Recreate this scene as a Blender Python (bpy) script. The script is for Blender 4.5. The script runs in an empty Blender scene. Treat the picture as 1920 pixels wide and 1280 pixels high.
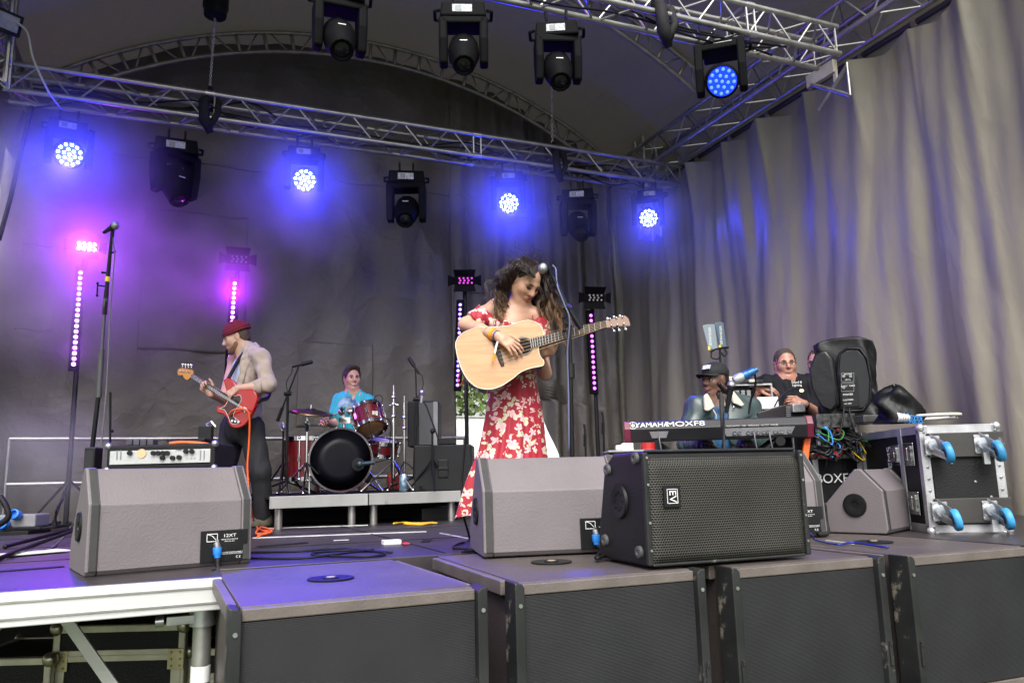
import bpy, math, random
import numpy as np
from mathutils import Vector, Matrix
random.seed(7)
rad = math.radians
sc = bpy.context.scene
col = sc.collection

# ---------------------------------------------------------------- camera
F = 1450.0                                   # focal length in photo pixels (1920 wide)
CAM = Vector((0.0, 0.0, 0.36))               # eye height above the stage deck (z = 0)
RX = Vector((0.919, -0.393, -0.025)); RD = Vector((0.391, 0.904, 0.170))
RD.normalize(); RX = (RX - RD * RX.dot(RD)).normalized()
RY = RD.cross(RX)                            # image "down"
if RY.z > 0: RY = -RY
cam_data = bpy.data.cameras.new("camera"); cam = bpy.data.objects.new("camera", cam_data)
col.objects.link(cam)
cam_data.lens = 36.0 * F / 1920; cam_data.sensor_width = 36; cam_data.clip_start = 0.05; cam_data.clip_end = 600
m = Matrix((RX, -RY, -RD)).transposed().to_4x4(); m.translation = CAM
cam.matrix_world = m
sc.camera = cam
sc.render.resolution_x, sc.render.resolution_y = 1024, 682

# ---------------------------------------------------------------- sky, sun, exposure
SUN_EL, SUN_AZ = rad(48), rad(200)           # azimuth clockwise from +Y: behind the camera, from the left
world = bpy.data.worlds.new("World"); sc.world = world; world.use_nodes = True
wn = world.node_tree.nodes; wl = world.node_tree.links
sky = wn.new('ShaderNodeTexSky'); sky.sky_type = 'NISHITA'; sky.sun_disc = False
sky.sun_elevation = SUN_EL; sky.sun_rotation = SUN_AZ; sky.dust_density = 4.0; sky.air_density = 1.0; sky.ozone_density = 0.6
desat = wn.new('ShaderNodeHueSaturation'); desat.inputs['Saturation'].default_value = 0.12
wl.new(sky.outputs[0], desat.inputs['Color'])
wl.new(desat.outputs[0], wn['Background'].inputs[0]); wn['Background'].inputs[1].default_value = 0.15
sun_d = bpy.data.lights.new("sun", 'SUN'); sun_d.energy = 2.1; sun_d.angle = rad(40); sun_d.color = (1, .97, .93)
sun = bpy.data.objects.new("sun", sun_d); col.objects.link(sun)
sdir = Vector((math.sin(SUN_AZ) * math.cos(SUN_EL), math.cos(SUN_AZ) * math.cos(SUN_EL), math.sin(SUN_EL)))
sun.rotation_euler = sdir.to_track_quat('Z', 'Y').to_euler()
vs = sc.view_settings; vs.view_transform = 'Standard'; vs.look = 'None'; vs.gamma = 1; vs.exposure = .78; vs.use_curve_mapping = False
sc.cycles.max_bounces = 5; sc.cycles.diffuse_bounces = 3; sc.cycles.glossy_bounces = 2; sc.cycles.transmission_bounces = 3
sc.cycles.volume_bounces = 0; sc.cycles.transparent_max_bounces = 6; sc.cycles.sample_clamp_indirect = 4; sc.cycles.caustics_reflective = False; sc.cycles.caustics_refractive = False

# ---------------------------------------------------------------- photo pixel -> point in the place
NH = Vector((RD.x, RD.y, 0)).normalized()    # horizontal viewing direction
UH = Vector((NH.y, -NH.x, 0))                # horizontal, to the right of the view
ZV = Vector((0, 0, 1))
def ray(px, py): return RX * (px - 960) + RY * (py - 640) + RD * F
def on_z(px, py, z): r = ray(px, py); return CAM + r * ((z - CAM.z) / r.z)
def on_y(px, py, y): r = ray(px, py); return CAM + r * (y / r.y)
def on_x(px, py, x): r = ray(px, py); return CAM + r * (x / r.x)
def V(px, py, D): r = ray(px, py); return CAM + r * (D / r.dot(NH))      # D = horizontal distance along the view
def on_plane(px, py, O, n): r = ray(px, py); return CAM + r * ((O - CAM).dot(n) / r.dot(n))
# ---------------------------------------------------------------- mesh helpers
WORLD = set()
def rootof(o):
    while o.parent: o = o.parent
    return o
def thing(name, label, cat, loc=(0, 0, 0), group=None, rot=0, world=True):
    o = bpy.data.objects.new(name, None); o.empty_display_size = .1; col.objects.link(o)
    o.location = loc; o.rotation_euler = (0, 0, rot); o['label'] = label; o['category'] = cat
    if group: o['group'] = group
    if world: WORLD.add(o.name)
    return o
def tag(o, label, cat, group=None):
    o['label'] = label; o['category'] = cat
    if group: o['group'] = group
    return o
class B:
    def __init__(s): s.v = []; s.f = []; s.m = []; s.mi = 0
    def add(s, vs_, fs):
        o = len(s.v); s.v += [tuple(p) for p in vs_]
        for f in fs: s.f.append(tuple(i + o for i in f)); s.m.append(s.mi)
        return s
    def box(s, c, d, R=None):
        c = Vector(c); ax = R or (Vector((1, 0, 0)), Vector((0, 1, 0)), Vector((0, 0, 1)))
        h = [ax[i] * (d[i] / 2) for i in range(3)]
        vs_ = [c + h[0] * i + h[1] * j + h[2] * k for k in (-1, 1) for j in (-1, 1) for i in (-1, 1)]
        return s.add(vs_, [(0, 2, 3, 1), (4, 5, 7, 6), (0, 1, 5, 4), (2, 6, 7, 3), (0, 4, 6, 2), (1, 3, 7, 5)])
    def tube(s, pts, r, n=8, cap=True):
        pts = [Vector(p) for p in pts]; k = len(pts)
        rs = r if isinstance(r, (list, tuple)) else [r] * k
        vs_ = []; fs = []; pu = None
        for i, p in enumerate(pts):
            t = (pts[min(i + 1, k - 1)] - pts[max(i - 1, 0)])
            t = t.normalized() if t.length > 1e-9 else Vector((0, 0, 1))
            if pu is None: u = t.orthogonal().normalized()
            else:
                u = pu - t * pu.dot(t); u = u.normalized() if u.length > 1e-6 else t.orthogonal().normalized()
            pu = u; w = t.cross(u)
            for j in range(n):
                a = 2 * math.pi * j / n; vs_.append(p + (u * math.cos(a) + w * math.sin(a)) * rs[i])
        for i in range(k - 1):
            for j in range(n):
                a, b = i * n + j, i * n + (j + 1) % n; fs.append((a, b, b + n, a + n))
        if cap: fs.append(tuple(range(n))[::-1]); fs.append(tuple((k - 1) * n + j for j in range(n)))
        return s.add(vs_, fs)
    def cyl(s, a, b, r, r2=None, n=12): return s.tube([a, b], [r, r if r2 is None else r2], n)
    def lathe(s, prof, O, ax, n=24, closed=False):
        O = Vector(O); ax = Vector(ax).normalized(); u = ax.orthogonal().normalized(); w = ax.cross(u)
        vs_ = [O + ax * h + (u * math.cos(2 * math.pi * j / n) + w * math.sin(2 * math.pi * j / n)) * r for r, h in prof for j in range(n)]
        fs = []
        for i in range(len(prof) - 1):
            for j in range(n):
                a, b = i * n + j, i * n + (j + 1) % n; fs.append((a, b, b + n, a + n))
        if closed:
            k = len(prof) - 1
            for j in range(n): fs.append((k * n + j, k * n + (j + 1) % n, (j + 1) % n, j))
        if prof[0][0] > 1e-6 and not closed: fs.append(tuple(range(n))[::-1])
        if prof[-1][0] > 1e-6 and not closed: fs.append(tuple((len(prof) - 1) * n + j for j in range(n)))
        return s.add(vs_, fs)
    def prism(s, poly, O, U, Vv, W, t0, t1):
        O, U, Vv, W = Vector(O), Vector(U), Vector(Vv), Vector(W); n = len(poly)
        vs_ = [O + U * a + Vv * b + W * t for t in (t0, t1) for a, b in poly]
        return s.add(vs_, [tuple(range(n))[::-1], tuple(range(n, 2 * n))] + [(i, (i + 1) % n, n + (i + 1) % n, n + i) for i in range(n)])
    def ell(s, c, r, R=None, nu=16, nv=10):
        c = Vector(c); ax = R or (Vector((1, 0, 0)), Vector((0, 1, 0)), Vector((0, 0, 1)))
        if not isinstance(r, (tuple, list)): r = (r, r, r)
        vs_ = []
        for i in range(nv + 1):
            th = math.pi * i / nv
            for j in range(nu):
                ph = 2 * math.pi * j / nu
                vs_.append(c + ax[0] * (r[0] * math.sin(th) * math.cos(ph)) + ax[1] * (r[1] * math.sin(th) * math.sin(ph)) + ax[2] * (r[2] * math.cos(th)))
        return s.add(vs_, [(i * nu + j, (i + 1) * nu + j, (i + 1) * nu + (j + 1) % nu, i * nu + (j + 1) % nu) for i in range(nv) for j in range(nu)])
    def grid(s, fn, nu, nv):
        vs_ = [fn(i / nu, j / nv) for j in range(nv + 1) for i in range(nu + 1)]
        return s.add(vs_, [(j * (nu + 1) + i, j * (nu + 1) + i + 1, (j + 1) * (nu + 1) + i + 1, (j + 1) * (nu + 1) + i) for j in range(nv) for i in range(nu)])
    def disc(s, O, ax, r, t=.004, n=16): return s.cyl(O, Vector(O) + Vector(ax).normalized() * t, r, n=n)
def obj(name, b, mats, parent=None, smooth=False, bevel=0, kind=None, solid=0):
    me = bpy.data.meshes.new(name)
    off = Vector((0, 0, 0))
    if parent is not None:
        r = rootof(parent)
        if r.name in WORLD: off = r.location
    me.from_pydata([(v[0] - off.x, v[1] - off.y, v[2] - off.z) for v in b.v], [], b.f)
    if not isinstance(mats, (list, tuple)): mats = [mats]
    for q in mats: me.materials.append(q)
    if len(mats) > 1: me.polygons.foreach_set('material_index', b.m)
    if smooth: me.polygons.foreach_set('use_smooth', [True] * len(me.polygons))
    me.validate(); me.update()
    o = bpy.data.objects.new(name, me); col.objects.link(o)
    if parent is not None: o.parent = parent
    if bevel:
        md = o.modifiers.new('bevel', 'BEVEL'); md.width = bevel; md.segments = 2; md.limit_method = 'ANGLE'; md.angle_limit = rad(40)
    if solid:
        md = o.modifiers.new('solid', 'SOLIDIFY'); md.thickness = solid
    if smooth == 2 or (smooth and bevel): me.set_sharp_from_angle(angle=rad(42))
    if kind: o['kind'] = kind
    return o
def one(name, b, mats, label, cat, group=None, **k): return tag(obj(name, b, mats, **k), label, cat, group)
def copy_tree(o, parent=None, loc=None, rot=None):
    c = o.copy(); col.objects.link(c)
    if parent is not None: c.parent = parent
    if loc is not None: c.location = loc
    if rot is not None: c.rotation_euler = (0, 0, rot)
    for ch in list(o.children): copy_tree(ch, c)
    return c
def spline(P_, k=6):
    P_ = [Vector(p) for p in P_]; Q = [P_[0] * 2 - P_[1]] + P_ + [P_[-1] * 2 - P_[-2]]; out = []
    for i in range(1, len(Q) - 2):
        a, b, c, d = Q[i - 1:i + 3]
        for t in range(k):
            t /= k; out.append(.5 * ((2 * b) + (c - a) * t + (2 * a - 5 * b + 4 * c - d) * t * t + (3 * b - a - 3 * c + d) * t ** 3))
    out.append(P_[-1]); return out
def cable(b, pts, r=.005, n=6, k=6): return b.tube(spline(pts, k), r, n)
def text(s, size, O, U, Vv, mt, parent, name='lettering', al='CENTER', sx=1.0, ext=.0004):
    cu = bpy.data.curves.new('t', 'FONT'); cu.body = s; cu.size = size; cu.align_x = al; cu.align_y = 'CENTER'; cu.extrude = ext
    ob = bpy.data.objects.new('t', cu); col.objects.link(ob)
    dg = bpy.context.evaluated_depsgraph_get(); me = bpy.data.meshes.new_from_object(ob.evaluated_get(dg))
    bpy.data.objects.remove(ob); bpy.data.curves.remove(cu)
    b = B(); U = Vector(U).normalized(); Vv = Vector(Vv).normalized(); W = U.cross(Vv); O = Vector(O)
    b.add([O + U * (v.co.x * sx) + Vv * v.co.y + W * v.co.z for v in me.vertices], [tuple(p.vertices) for p in me.polygons])
    bpy.data.meshes.remove(me)
    return obj(name, b, mt, parent)

# ---------------------------------------------------------------- materials
def mat(name, c, rough=.5, metal=0., var=.15, vs_=5., bump=0., bs=80., spec=.5, c2=None, wear=None, sheen=0, stretch=None, coat=0):
    if max(c) < .03 and spec > .3: spec *= .5
    m_ = bpy.data.materials.new(name); m_.use_nodes = True; nt = m_.node_tree; N = nt.nodes; L = nt.links; bs_ = N['Principled BSDF']
    tc = N.new('ShaderNodeTexCoord'); src = tc.outputs['Object']
    if stretch:
        mp = N.new('ShaderNodeMapping'); mp.inputs['Scale'].default_value = stretch; L.new(src, mp.inputs[0]); src = mp.outputs[0]
    nz = N.new('ShaderNodeTexNoise'); nz.inputs['Scale'].default_value = vs_; nz.inputs['Detail'].default_value = 5; L.new(src, nz.inputs['Vector'])
    rp = N.new('ShaderNodeValToRGB'); e = rp.color_ramp.elements
    a = [max(0, x * (1 - var)) for x in c]; d = list(c2) if c2 else [min(1, x * (1 + var)) for x in c]
    e[0].position, e[1].position = .32, .68; e[0].color = (*a, 1); e[1].color = (*d, 1)
    L.new(nz.outputs[0], rp.inputs[0]); out = rp.outputs[0]
    if wear:
        wc, lo, wsc = wear
        n2 = N.new('ShaderNodeTexNoise'); n2.inputs['Scale'].default_value = wsc; n2.inputs['Detail'].default_value = 8; n2.inputs['Roughness'].default_value = .7; L.new(src, n2.inputs['Vector'])
        r2 = N.new('ShaderNodeValToRGB'); r2.color_ramp.elements[0].position = lo; r2.color_ramp.elements[1].position = lo + .06; L.new(n2.outputs[0], r2.inputs[0])
        mx = N.new('ShaderNodeMixRGB'); L.new(r2.outputs[0], mx.inputs[0]); L.new(out, mx.inputs[1]); mx.inputs[2].default_value = (*wc, 1); out = mx.outputs[0]
    L.new(out, bs_.inputs['Base Color'])
    mr = N.new('ShaderNodeMapRange'); mr.inputs['To Min'].default_value = max(.03, rough - .08); mr.inputs['To Max'].default_value = min(1, rough + .08)
    L.new(nz.outputs[0], mr.inputs[0]); L.new(mr.outputs[0], bs_.inputs['Roughness'])
    bs_.inputs['Metallic'].default_value = metal; bs_.inputs['Specular IOR Level'].default_value = spec
    if coat: bs_.inputs['Coat Weight'].default_value = coat; bs_.inputs['Coat Roughness'].default_value = .08
    if sheen: bs_.inputs['Sheen Weight'].default_value = sheen
    if bump:
        n3 = N.new('ShaderNodeTexNoise'); n3.inputs['Scale'].default_value = bs; n3.inputs['Detail'].default_value = 4; L.new(src, n3.inputs['Vector'])
        bp = N.new('ShaderNodeBump'); bp.inputs['Strength'].default_value = bump; bp.inputs['Distance'].default_value = .01
        L.new(n3.outputs[0], bp.inputs['Height']); L.new(bp.outputs[0], bs_.inputs['Normal'])
    return m_
def emit(name, c, s):
    m_ = bpy.data.materials.new(name); m_.use_nodes = True; b_ = m_.node_tree.nodes['Principled BSDF']
    b_.inputs['Base Color'].default_value = (*c, 1); b_.inputs['Emission Color'].default_value = (*c, 1); b_.inputs['Emission Strength'].default_value = s
    return m_
def nodes(m_): return m_.node_tree.nodes, m_.node_tree.links, m_.node_tree.nodes['Principled BSDF']

ALU = mat('aluminium', (.44, .43, .41), .38, .85, .15, 9, .05, 50)
ALUW = mat('brushed_aluminium_rail', (.66, .66, .65), .48, .45, .1, 3, .05, 40, stretch=(.3, 1, 4), wear=((.1, .09, .08), .70, 9))
BLK = mat('black_plastic', (.007, .007, .008), .5, 0, .25, 12, .06, 120, spec=.3)
BLKM = mat('black_metal', (.011, .011, .012), .45, .1, .3, 10, .04, 80, wear=((.16, .15, .14), .72, 14))
RUB = mat('black_rubber', (.012, .012, .012), .65, 0, .2, 8)
CHROME = mat('chrome', (.72, .72, .73), .14, 1, .08, 8)
STEEL = mat('zinc_steel', (.55, .56, .58), .3, .9, .15, 14)
WHITE = mat('white_print', (.75, .75, .74), .5, 0, .04)
GREYP = mat('grey_plastic', (.2, .2, .21), .5, 0, .15, 9)
CABM = mat('cable_rubber', (.008, .008, .009), .55, 0, .2, 5)
BLUEP = mat('blue_plug_plastic', (.02, .19, .62), .4, 0, .15, 20)
ORANGE = mat('orange_cable', (.85, .13, .02), .45, 0, .1)
DARKVOID = mat('dark_cloth', (.012, .012, .012), .9, 0, .3, 4)
# ---------------------------------------------------------------- the setting
RC = Vector((1.9, 0, -.14)); RR = 5.62          # roof arch centre and radius
XL, XR, YB = -1.75, 5.5, 8.75
def struct(name, b, m_, **k): return obj(name, b, m_, kind='structure', **k)
GRASS = mat('grass_ground', (.055, .085, .025), .9, 0, .4, 3, .4, 30)
b = B(); b.grid(lambda u, v: (-250 + 500 * u, -60 + 500 * v, -1.2), 20, 20); struct('ground', b, GRASS)

# stage deck: dark plywood with worn paint
DECK = mat('deck_plywood', (.034, .027, .029), .42, 0, .35, 2.2, .12, 60, wear=((.16, .13, .11), .70, 7))
b = B()
b.prism([(-1.75, 3.33), (.185, 3.33), (.185, 3.60), (2.66, 3.60), (2.66, 3.37), (3.46, 3.37), (3.46, 2.3), (5.7, 2.3), (5.7, 8.7), (-1.75, 8.7)], (0, 0, 0), (1, 0, 0), (0, 1, 0), (0, 0, 1), -.11, 0)
struct('stage_deck', b, DECK, bevel=.004)
b = B()                                          # aluminium edges of the deck panels, 4 mm proud
for (p, q, w) in [((474, 1008), (799, 996), .028), ((500, 990), (690, 984), .03), ((825, 999), (892, 1011.6), .012), ((1549, 1013), (1600, 1019), .01)]:
    a, c = on_z(*p, .002), on_z(*q, .002); t = (c - a); L_ = t.length; t.normalize()
    b.box((a + c) / 2, (L_, w, .006), (t, ZV.cross(t), ZV))
struct('deck_edge_strip', b, mat('worn_white_edge', (.55, .55, .54), .55, .1, .2, 8, .05, 40, wear=((.06, .05, .05), .60, 9)))

JT = mat('deck_joint_dark', (.006, .005, .005), .7)
for yy in (4.55, 5.55, 6.55, 7.55): b = B(); b.box((1.9, yy, .001), (7.2, .006, .003)); struct('deck_joint', b, JT)
for xx in (-.8, 1.2, 3.2): b = B(); b.box((xx, 6.1, .0015), (.006, 4.9, .003)); struct('deck_joint', b, JT)
GAF = mat('gaffer_tape', (.012, .012, .012), .55, 0, .2, 12); WTP = mat('white_gaffer', (.5, .5, .48), .6, 0, .1, 10)
for i, (x, y, a, l, m_, lab) in enumerate([(530, 1020, .3, .30, GAF, 'strip of black tape on the deck right of the left wedge'), (800, 1012, 1.2, .22, GAF, 'black tape over the joint of the deck near the guitar cable'), (300, 1000, .1, .16, WTP, 'short white tape mark on the deck behind the left wedge'), (640, 1012, -.2, .09, WTP, 'tiny white tape mark in the middle of the deck'), (60, 1065, .2, .25, GAF, 'black tape on the deck by the left edge of the picture')]):
    p = on_z(x, y, .0045); b = B(); b.box(p, (l, .05, .002), (Vector((math.cos(a), math.sin(a), 0)), Vector((-math.sin(a), math.cos(a), 0)), ZV)); one('floor_tape', b, m_, lab, 'tape', 'tape marks on the deck')
# front rail of the stage, its leg and its brace
t = thing('stage_rail', 'scuffed aluminium deck rail along the stage front under the left wedge', 'stage rail', (-.8, 3.3, -.1))
b = B(); b.box((-.7825, 3.315, -.062), (1.935, .028, .118)); obj('rail_beam', b, ALUW, t, bevel=.004)
b = B(); b.box((-.7825, 3.297, -.035), (1.93, .006, .006)); b.box((-.7825, 3.297, -.092), (1.93, .006, .006)); obj('rail_groove', b, ALU, t)
t = thing('deck_leg', 'round aluminium leg with clamp under the corner of the stage deck', 'stage leg', (.14, 3.42, -1.2))
b = B(); b.cyl((.12, 3.42, -1.2), (.12, 3.42, -.11), .035, n=16); obj('leg_tube', b, ALU, t, smooth=2)
b = B(); b.cyl((.12, 3.42, -.19), (.12, 3.42, -.125), .05, n=16); b.box((.04, 3.40, -.16), (.1, .04, .03)); b.cyl((-.02, 3.4, -.16), (-.05, 3.4, -.16), .02); obj('clamp', b, STEEL, t, smooth=2)
b = B(); b.cyl((.12, 3.42, -.40), (.12, 3.42, -.34), .037, n=16); obj('tape_band', b, WHITE, t, smooth=2)
b = B(); b.cyl((.195, 3.47, -1.2), (.195, 3.47, -.11), .02, n=12)
one('scaffold_pole', b, ALU, 'thin grey pole standing behind the deck corner leg', 'pole', smooth=2)
b = B(); p, q = V(118, 1152, 3.42), V(222, 1300, 3.42); t_ = (q - p).normalized()
b.box((p + q * 1.0) / 2, ((q - p).length, .012, .05), (t_, ZV.cross(t_).normalized() if abs(t_.z) < .99 else Vector((0, 1, 0)), t_.cross(ZV.cross(t_).normalized())))
one('diagonal_brace', b, ALUW, 'flat pale diagonal brace under the stage rail', 'brace', bevel=.002)
b = B(); p, q = V(2, 1163, 3.42), V(-60, 1230, 3.42); t_ = (q - p).normalized()
b.box((p + q) / 2, ((q - p).length, .012, .05), (t_, ZV.cross(t_).normalized(), t_.cross(ZV.cross(t_).normalized())))
one('diagonal_brace', b, ALUW, 'short stub of a pale brace at the left edge under the stage rail', 'brace', bevel=.002)
b = B(); b.box((1.9, 6.2, -.68), (7.1, .05, 1.0)); one('skirt_cloth', b, DARKVOID, 'black cloth closing the dark space beneath the stage', 'cloth')
b = B(); b.box((1.9, 2.95, -.88), (3.3, .95, .62)); one('platform', b, DARKVOID, 'black base carrying the row of subwoofers, below the picture', 'platform')

# tarpaulin
def tarp(name, c, wr=1.0, rough=.42, st=(1, 1, 1), trans=0):
    m_ = bpy.data.materials.new(name); m_.use_nodes = True; N, L, P_ = nodes(m_)
    tc = N.new('ShaderNodeTexCoord'); mp = N.new('ShaderNodeMapping'); mp.inputs['Scale'].default_value = st; L.new(tc.outputs['Object'], mp.inputs[0])
    nz = N.new('ShaderNodeTexNoise'); nz.inputs['Scale'].default_value = 1.6; nz.inputs['Detail'].default_value = 9; nz.inputs['Roughness'].default_value = .62; L.new(mp.outputs[0], nz.inputs['Vector'])
    rp = N.new('ShaderNodeValToRGB'); e = rp.color_ramp.elements; e[0].position, e[1].position = .3, .7
    e[0].color = (*[x * .88 for x in c], 1); e[1].color = (*[x * 1.09 for x in c], 1); L.new(nz.outputs[0], rp.inputs[0]); L.new(rp.outputs[0], P_.inputs['Base Color'])
    n2 = N.new('ShaderNodeTexNoise'); n2.inputs['Scale'].default_value = 2.2; n2.inputs['Detail'].default_value = 3; L.new(mp.outputs[0], n2.inputs['Vector'])
    mxv = N.new('ShaderNodeMixRGB'); mxv.inputs[0].default_value = .45; L.new(mp.outputs[0], mxv.inputs[1]); L.new(n2.outputs['Color'], mxv.inputs[2])
    hs = []
    for sc_, wgt in ((2.6, .30), (6.5, .15)):                   # creases: sharp ridges between cells, as in a sheet that was folded up
        vo = N.new('ShaderNodeTexVoronoi'); vo.feature = 'DISTANCE_TO_EDGE'; vo.inputs['Scale'].default_value = sc_; L.new(mxv.outputs[0], vo.inputs['Vector'])
        rr = N.new('ShaderNodeMapRange'); rr.interpolation_type = 'SMOOTHERSTEP'; rr.inputs['From Max'].default_value = .10; rr.inputs['To Min'].default_value = 1; rr.inputs['To Max'].default_value = 0; L.new(vo.outputs['Distance'], rr.inputs[0])
        v2 = N.new('ShaderNodeTexVoronoi'); v2.inputs['Scale'].default_value = sc_; L.new(mxv.outputs[0], v2.inputs['Vector'])
        mu = N.new('ShaderNodeMath'); mu.operation = 'MULTIPLY_ADD'; mu.inputs[1].default_value = wgt * .22; L.new(rr.outputs[0], mu.inputs[0])
        mw = N.new('ShaderNodeMath'); mw.operation = 'MULTIPLY'; mw.inputs[1].default_value = wgt * 1.5; L.new(v2.outputs['Distance'], mw.inputs[0]); L.new(mw.outputs[0], mu.inputs[2]); hs.append(mu)
    n3 = N.new('ShaderNodeTexNoise'); n3.inputs['Scale'].default_value = 12; n3.inputs['Detail'].default_value = 6; n3.inputs['Roughness'].default_value = .6; L.new(mp.outputs[0], n3.inputs['Vector'])
    ad = N.new('ShaderNodeMath'); L.new(hs[0].outputs[0], ad.inputs[0]); L.new(hs[1].outputs[0], ad.inputs[1])
    s4 = N.new('ShaderNodeMath'); s4.operation = 'MULTIPLY_ADD'; s4.inputs[1].default_value = .30; L.new(n3.outputs[0], s4.inputs[0]); L.new(ad.outputs[0], s4.inputs[2])
    bp = N.new('ShaderNodeBump'); bp.inputs['Strength'].default_value = .55 * wr; bp.inputs['Distance'].default_value = .05; L.new(s4.outputs[0], bp.inputs['Height']); L.new(bp.outputs[0], P_.inputs['Normal'])
    mr = N.new('ShaderNodeMapRange'); mr.inputs['To Min'].default_value = rough - .1; mr.inputs['To Max'].default_value = rough + .15; L.new(nz.outputs[0], mr.inputs[0]); L.new(mr.outputs[0], P_.inputs['Roughness'])
    P_.inputs['Specular IOR Level'].default_value = .45
    if trans:                                               # thin sheet: a little daylight comes through
        tr = N.new('ShaderNodeBsdfTranslucent'); tr.inputs[0].default_value = (.9, .84, .74, 1); ms = N.new('ShaderNodeMixShader'); ms.inputs[0].default_value = trans
        L.new(P_.outputs[0], ms.inputs[1]); L.new(tr.outputs[0], ms.inputs[2]); L.new(ms.outputs[0], N['Material Output'].inputs['Surface'])
    return m_
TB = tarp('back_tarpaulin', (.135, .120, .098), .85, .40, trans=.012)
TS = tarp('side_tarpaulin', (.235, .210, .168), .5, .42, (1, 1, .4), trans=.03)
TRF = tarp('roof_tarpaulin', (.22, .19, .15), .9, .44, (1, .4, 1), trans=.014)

# back wall: two hanging sheets, the right one pulled aside at the foot beside the singer
_r = random.Random(4); RIDGE = [(_r.uniform(-7, 7), _r.uniform(-6, 6), _r.uniform(.002, .008), _r.uniform(0, 6)) for _ in range(8)]
def fold(x, z, amp=1.0):
    g = 0.5 + .5 * math.tanh((x - 3.3) / .5)           # heavier pleats towards the right corner
    s = .018 * math.sin(5.1 * x + .8 * z + 1.3) + .012 * math.sin(11.3 * x - 1.1 * z) + .010 * math.sin(2.3 * z + 2.1 * x)
    s += g * (.055 * math.sin(15.5 * x + .25 * math.sin(2 * z) + .5 * math.sin(3.1 * x)) + .03 * math.sin(27 * x + .6 * z))
    for kx, kz, w, ph in RIDGE: s += w * abs(math.sin(kx * x + kz * z + ph + .7 * math.sin(.9 * x * kz * .3 + z)))
    return s * amp
aX = on_y(857, 780, YB).x
def edge_right(z):
    z1, z2 = on_y(980, 690, YB).z, on_y(980, 730, YB).z
    p0, p1, p2 = aX, on_y(1008, 730, YB).x, on_y(1044, 860, YB).x; z3 = on_y(1044, 860, YB).z
    if z >= z1: return p0 - .05
    if z >= z2: return p0 - .05 + (p1 - p0 + .05) * (z1 - z) / (z1 - z2)
    return p1 + (p2 - p1) * min(1.25, (z2 - z) / (z2 - z3))
zt = lambda x: RC.z + math.sqrt(max(0, RR ** 2 - (x - RC.x) ** 2)) + .12
b = B()
def fL(u, v):
    x = XL + (aX - XL) * u; z = -.12 + (zt(x) + .12) * v; return (x, YB + fold(x, z), z)
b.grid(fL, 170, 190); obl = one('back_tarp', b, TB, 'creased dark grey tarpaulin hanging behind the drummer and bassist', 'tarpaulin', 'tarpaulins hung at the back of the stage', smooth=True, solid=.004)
b = B()
def fR(u, v):
    zr = -.12 + 5.7 * v; e = edge_right(zr); x = e + (XR - e) * u; z = -.12 + (zt(x) + .12) * v
    pull = max(0, (1.1 - z)) * max(0, 1 - (x - e) / .8) * .25
    return (x, YB - .04 + fold(x + .1 * pull, z) + .05 * math.sin(22 * (x - e)) * pull, z)
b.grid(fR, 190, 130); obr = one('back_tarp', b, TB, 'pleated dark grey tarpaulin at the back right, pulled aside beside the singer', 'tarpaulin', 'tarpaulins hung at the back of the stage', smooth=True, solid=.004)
def flap(par, x0, y0, x1, y1, off=.022, nu=46):
    a, c = on_y(x0, y0, YB), on_y(x1, y1, YB); b = B()
    b.grid(lambda u, v: (a.x + (c.x - a.x) * u, YB - off + .010 + fold(a.x + (c.x - a.x) * u, a.z + (c.z - a.z) * v) - (.03 if par is obr else 0) + .008 * math.sin(9 * u + 5 * v), a.z + (c.z - a.z) * v + .012 * math.sin(7 * u)), nu, 46)
    obj('flap', b, TB, par, smooth=True, solid=.003)
flap(obl, 272, 388, 458, 662); flap(obl, 40, 455, 96, 620); flap(obl, 560, 640, 700, 800); flap(obr, 874, 396, 1022, 560)
def seam(par, x0, x1, z):
    b = B(); n = 60; b.tube([(x0 + (x1 - x0) * i / n, YB - .014 - (.04 if par is obr else 0) + fold(x0 + (x1 - x0) * i / n, z) + .006, z + .006 * math.sin(.4 * i)) for i in range(n + 1)], .009, 6); obj('hem', b, TB, par, smooth=True)
seam(obl, XL + .1, aX - .02, 3.84); seam(obr, aX + .02, XR - .5, 3.84)

# right side wall, tied at intervals to a pole
TIE = [1.9, 2.5, 3.05, 3.55, 4.05, 4.6, 5.2, 5.8, 6.4, 7.0, 7.6]
ZP = 3.96
SRIDGE = [(_r.uniform(1.5, 6), _r.uniform(-2.2, 2.2), _r.uniform(.006, .014), _r.uniform(0, 6)) for _ in range(6)]
def side(u, v):
    y = 1.2 + (8.72 - 1.2) * u
    d = min(abs(y - q) for q in TIE); sag = .075 * min(1, d / .28) ** 1.1
    h = v; z = -.15 + (ZP - .07 - sag + .15) * h
    lo = 1 - h
    ph = y * 6.1 + 1.1 * math.sin(1.7 * y + .5) + .30 * math.sin(1.1 * z + 2 * y)
    a = .016 + .038 * lo ** .7
    sn_ = math.sin(ph); x = XR - .05 + a * (abs(sn_) ** .75 * (1 if sn_ > 0 else -1))
    x += .016 * (.35 + lo) * math.sin(2.43 * ph + 1 + .5 * z) + .007 * math.sin(4.3 * ph + 1.3 * z)
    for ky, kz, w, p0 in SRIDGE: x -= w * abs(math.sin(ky * y + kz * z + p0 + .8 * math.sin(.7 * y + z)))
    x += .10 * math.exp(-d / .12) * max(0, h - .72) / .28 * -1          # gathered at the ties
    x += .02 * math.sin(3.3 * z + 5 * y) * h + .35 * max(0, (3.2 - y)) * lo * .3
    return (x, y, z)
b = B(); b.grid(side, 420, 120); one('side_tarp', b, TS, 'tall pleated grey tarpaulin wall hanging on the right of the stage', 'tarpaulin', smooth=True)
b = B()                                          # laced seam of the side wall
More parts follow.
